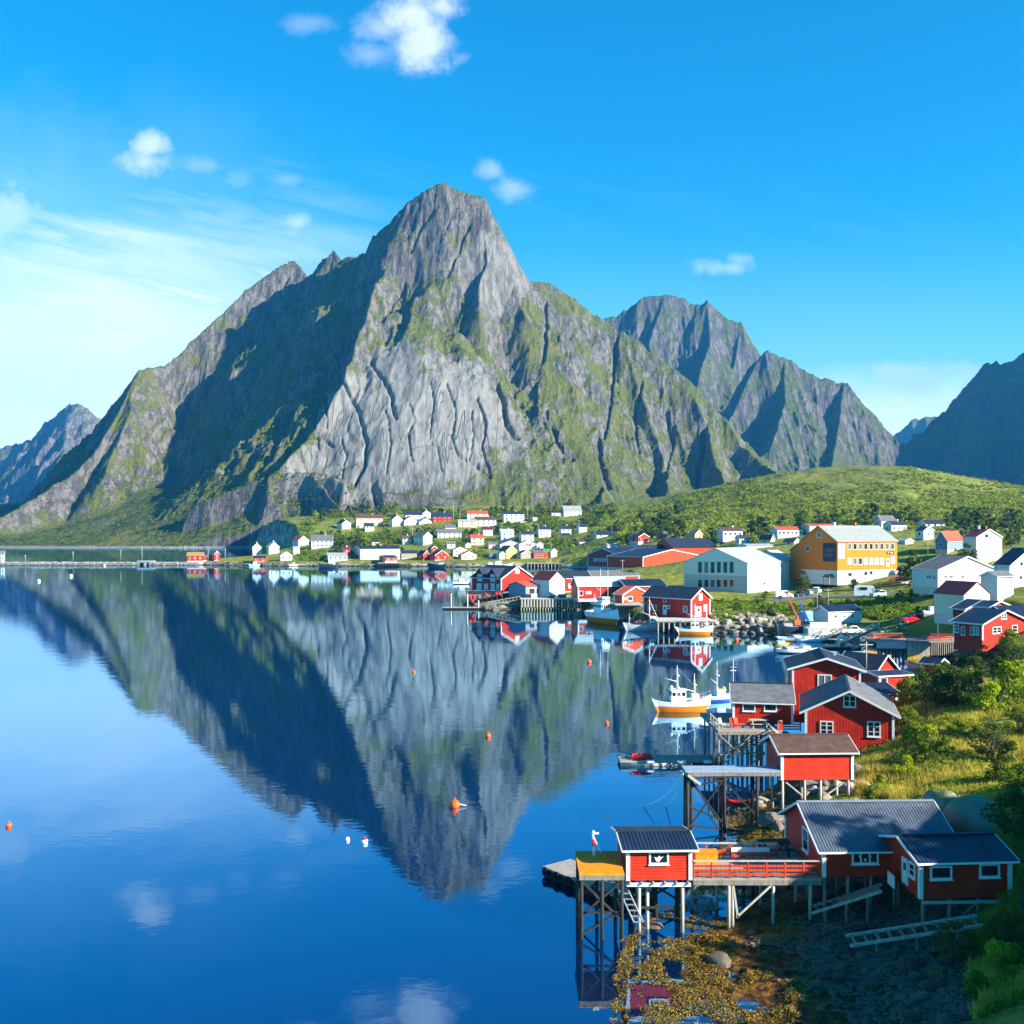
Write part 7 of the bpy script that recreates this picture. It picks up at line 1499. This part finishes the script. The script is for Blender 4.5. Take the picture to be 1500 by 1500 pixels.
tag(inst('grass', np_mesh('grass', V, np.arange(len(V)).reshape(-1, 3), GRS, False)), 'long green and straw coloured grass on the near bank', 'grass', kind='stuff')
# bushes
SB = [(1400, 1045, 112, 1.9, 'b0', 'large olive bush behind the grey roofed cabin, left of the reddish shrub'), (1372, 1040, 114, 1.7, 'b5', 'olive bush leaning on the large olive bush'), (1428, 1050, 110, 1.6, 'b2', 'bush between the large olive bush and the reddish shrub'),
      (1434, 1035, 112, 1.5, 'bare', 'thin reddish bare shrub with pale stems'), (1480, 1040, 108, 2.2, 'b1', 'brightest lime green bush at the right edge'), (1455, 1052, 106, 1.5, 'b1', 'lime bush just left of the brightest one'), (1500, 1030, 112, 1.9, 'b1', 'lime bush cut off by the right edge'),
      (1340, 1075, 100, 1.2, 'b3', 'dark bush at the corner of the grey roofed cabin'), (1330, 1062, 108, 1.2, 'b3', 'dark bush close behind the grey roofed cabin'), (1362, 1090, 98, 1.2, 'b1', 'pale green sapling in the straw grass, left one'), (1385, 1100, 96, 1.0, 'b4', 'low bush in the straw grass, middle one'),
      (1355, 1110, 94, .8, 'b2', 'slim sapling above the long mossy boulder'), (1328, 1135, 92, .9, 'b1', 'small sapling with pale stem in the sunny grass'), (1290, 1150, 89, .8, 'b1', 'low bright bush right of the brown roofed boathouse'), (1275, 1165, 87, .8, 'b4', 'low bush behind the corrugated roof'),
      (1450, 1120, 92, 1.2, 'b5', 'shadowy bush above the huge mossy boulder'), (1482, 1125, 90, .9, 'b2', 'dark bush at the right edge above the boulders'), (1465, 1150, 84, 1.0, 'b3', 'darkest bush right of the mossy boulders'), (1498, 1170, 78, 1.1, 'b3', 'dark bush cut off beside the huge boulder'), (1490, 1090, 98, 1.2, 'b2', 'reddish green bush at the right edge in the sun'),
      (1430, 1080, 99, .9, 'b4', 'low bush in the middle of the sunny slope'), (1405, 1075, 101, .9, 'b1', 'small lime bush in the middle of the sunny slope'), (1488, 1235, 68, 1.4, 'b0', 'bush behind the annex roof at the right edge'),
      (1470, 1365, 58, .8, 'b0', 'dark bush at the right edge beside the ladder slipway'), (1495, 1330, 60, 1.0, 'b2', 'tall bush at the right edge below the annex'), (1490, 1400, 56, .8, 'b5', 'shaded bush at the right edge halfway down the bank'), (1400, 1435, 57.5, .8, 'b5', 'small grey green shrub between stones and grass'), (1368, 1450, 55.5, .55, 'bare', 'thin grey shrub on the stones'),
      (1460, 1440, 55, .9, 'b1', 'bright small shrub low on the shaded bank'), (1485, 1460, 54, 1.0, 'b4', 'low shrub in the bottom right corner'), (1430, 1485, 53, .8, 'b4', 'low shrub at the bottom edge of the bank'), (1452, 1400, 57, .9, 'b3', 'dark shrub in the middle of the shaded bank'), (1425, 1380, 58.5, .7, 'b4', 'small shrub above the grey boulder'),
      (1350, 978, 150, 1.0, 'b3', 'dark bush left of the tiny red shed'), (1335, 985, 146, .9, 'b3', 'dark bush right of the flat roofed porch'), (1465, 1005, 128, 1.1, 'b3', 'dark bush on the crest below the veranda'), (1430, 1000, 132, 1.4, 'b0', 'olive bush on the crest below the picket fence'), (1385, 1010, 130, 1.6, 'b0', 'olive bush on the crest above the large olive bush'), (1490, 1000, 126, 1.1, 'b5', 'bush on the crest at the right edge'),
      (1330, 1015, 125, 1.5, 'b3', 'dark low bush right of the deep blue lean-to roof'), (1360, 1022, 122, 1.4, 'b3', 'dark low bush between the lean-to and the olive bushes'), (1480, 935, 160, 1.6, 'b3', 'dark bush in front of the glazed veranda cabin')]
for i, (px, py, D, s, kd, lab) in enumerate(SB):
    x = XX(px, D); put_tree(kd, x, D, gz(x, D) - .1, s, i * 1.3, lab, 'bush', None, name='bush')
r5 = random.Random(77); k = 0; tries = 0
while k < 46 and tries < 3000:
    tries += 1; D = r5.uniform(236, 330); px = r5.uniform(1045, 1375); x = XX(px, D); zz = gz(x, D)
    if zz < 2.6 or hides(px, D, ZZ(0, 1) * 0 + HOR - (zz + 1.5 - CAMZ) / D * 1500, zz, wpx=4) or (px < 1330 and D < 268): continue
    if 1150 < px < 1320 and D > 300: continue
    put_tree(r5.choice(['b0', 'b1', 'b4', 'b5', 'b3']), x, D, zz - .2, r5.uniform(.6, 1.1), r5.uniform(0, 6), 'low shrub on the grassy bank between quay and car park', 'bush', 'shrubs on the grassy bank', name='bush'); k += 1

# pebbles between the beach stones: one mass
rr = np.random.RandomState(9); n = 9000; D = rr.uniform(50.5, 67, n); px = rr.uniform(1040, 1430, n); x = (px - 750) / 1500 * D; z = ground_h(x, D); ok = (z > .45) & (z < 2.9); q = np.stack([x, D, z], -1)[ok]; n = len(q)
sc_ = rr.uniform(.06, .16, n); V = (bv[None] * (1 + .12 * rr.normal(size=(n, len(bv), 3))) * sc_[:, None, None] * np.array([1.2, 1, .7])) + q[:, None]
F = (np.array(base.f)[None] + (np.arange(n) * len(bv))[:, None, None]).reshape(-1, 4)
tag(inst('shingle', np_mesh('shingle', V.reshape(-1, 3), F, ST1, True)), 'small stones and shingle of the beach', 'shingle', kind='stuff')
# roads draped over the ground
ASPH = mat('asphalt', (.13, .13, .13), .9, .2, bump=.1)
def road(name, label, pts, w_):
    P3 = [P(*q) for q in pts]; L = []
    for a, b_ in zip(P3[:-1], P3[1:]):
        n = max(2, int((b_ - a).length / 3)); L += [a.lerp(b_, i / n) for i in range(n)]
    L.append(P3[-1]); vs = []
    for i, c in enumerate(L):
        d = (L[min(i + 1, len(L) - 1)] - L[max(i - 1, 0)]); d.z = 0; d.normalize(); s = Vector((-d.y, d.x, 0))
        for k in (-1, -.33, .33, 1): q = c + s * w_ / 2 * k; vs.append((q.x, q.y, max(gz(q.x, q.y), gz(c.x, c.y) - .3) + .16))
    fs = [(i * 4 + k, (i + 1) * 4 + k, (i + 1) * 4 + k + 1, i * 4 + k + 1) for i in range(len(L) - 1) for k in range(3)]
    tag(MB().add(vs, fs).build(name, ASPH), label, 'road', kind='structure')
road('car_park', 'grey gravel car park below the ochre building', [(1128, 872, 316), (1180, 869, 326), (1240, 868, 322), (1310, 869, 312)], 9)
road('quay_road', 'grey quay road above the stone revetment', [(1048, 897, 284), (1110, 895, 288), (1180, 889, 296), (1250, 884, 296), (1300, 878, 300)], 4.5)
road('village_road', 'road along the grassy bank of the village', [(800, 801, 788), (840, 800, 790), (880, 800, 780)], 6)
for k, (p0, p1, py, D, lab) in enumerate([(762, 803, 764.5, 962, 'long white terrace wall high in the village'), (784, 816, 790, 852, 'low white garden wall above the grassy bank'), (640, 668, 792, 838, 'white terrace wall below the long grey roofed house')]):
    r_ = empty('terrace_wall', (XX((p0 + p1) / 2, D), D, ZZ(py, D) - .8), 0, label=lab, cat='wall'); L = (p1 - p0) / 1500 * D; MB().box((0, 0, 0), (L, .5, 2.4)).build('wall', WHT, r_); MB().box((0, 0, 1.26), (L + .2, .7, .12)).build('coping', CONC, r_)

rr = np.random.RandomState(41); n = 16000; D = 50 + 105 * rr.rand(n) ** 1.1; px = rr.uniform(1215, 1580, n); x = (px - 750) / 1500 * D; z = ground_h(x, D)
ok = (z > 2.3) & (fbm(x / 4, D / 4, 4, 501) > .015)
for pl, pr, yb, hd, yr in HB_:
    if hd < 130: ok &= ~((px > pl - 6) & (px < pr + 6) & (D > hd - 1.2) & (D < hd + 10))
q = np.stack([x, D, z], -1)[ok][:5200]
scrub('undergrowth', 'low leafy plants among the grass of the near bank', q[::2], rr.uniform(.22, .62, len(q[::2])), LF3, 42, 7)
scrub('undergrowth', 'darker low plants among the grass of the near bank', q[1::2], rr.uniform(.25, .75, len(q[1::2])), LF1, 42, 8)
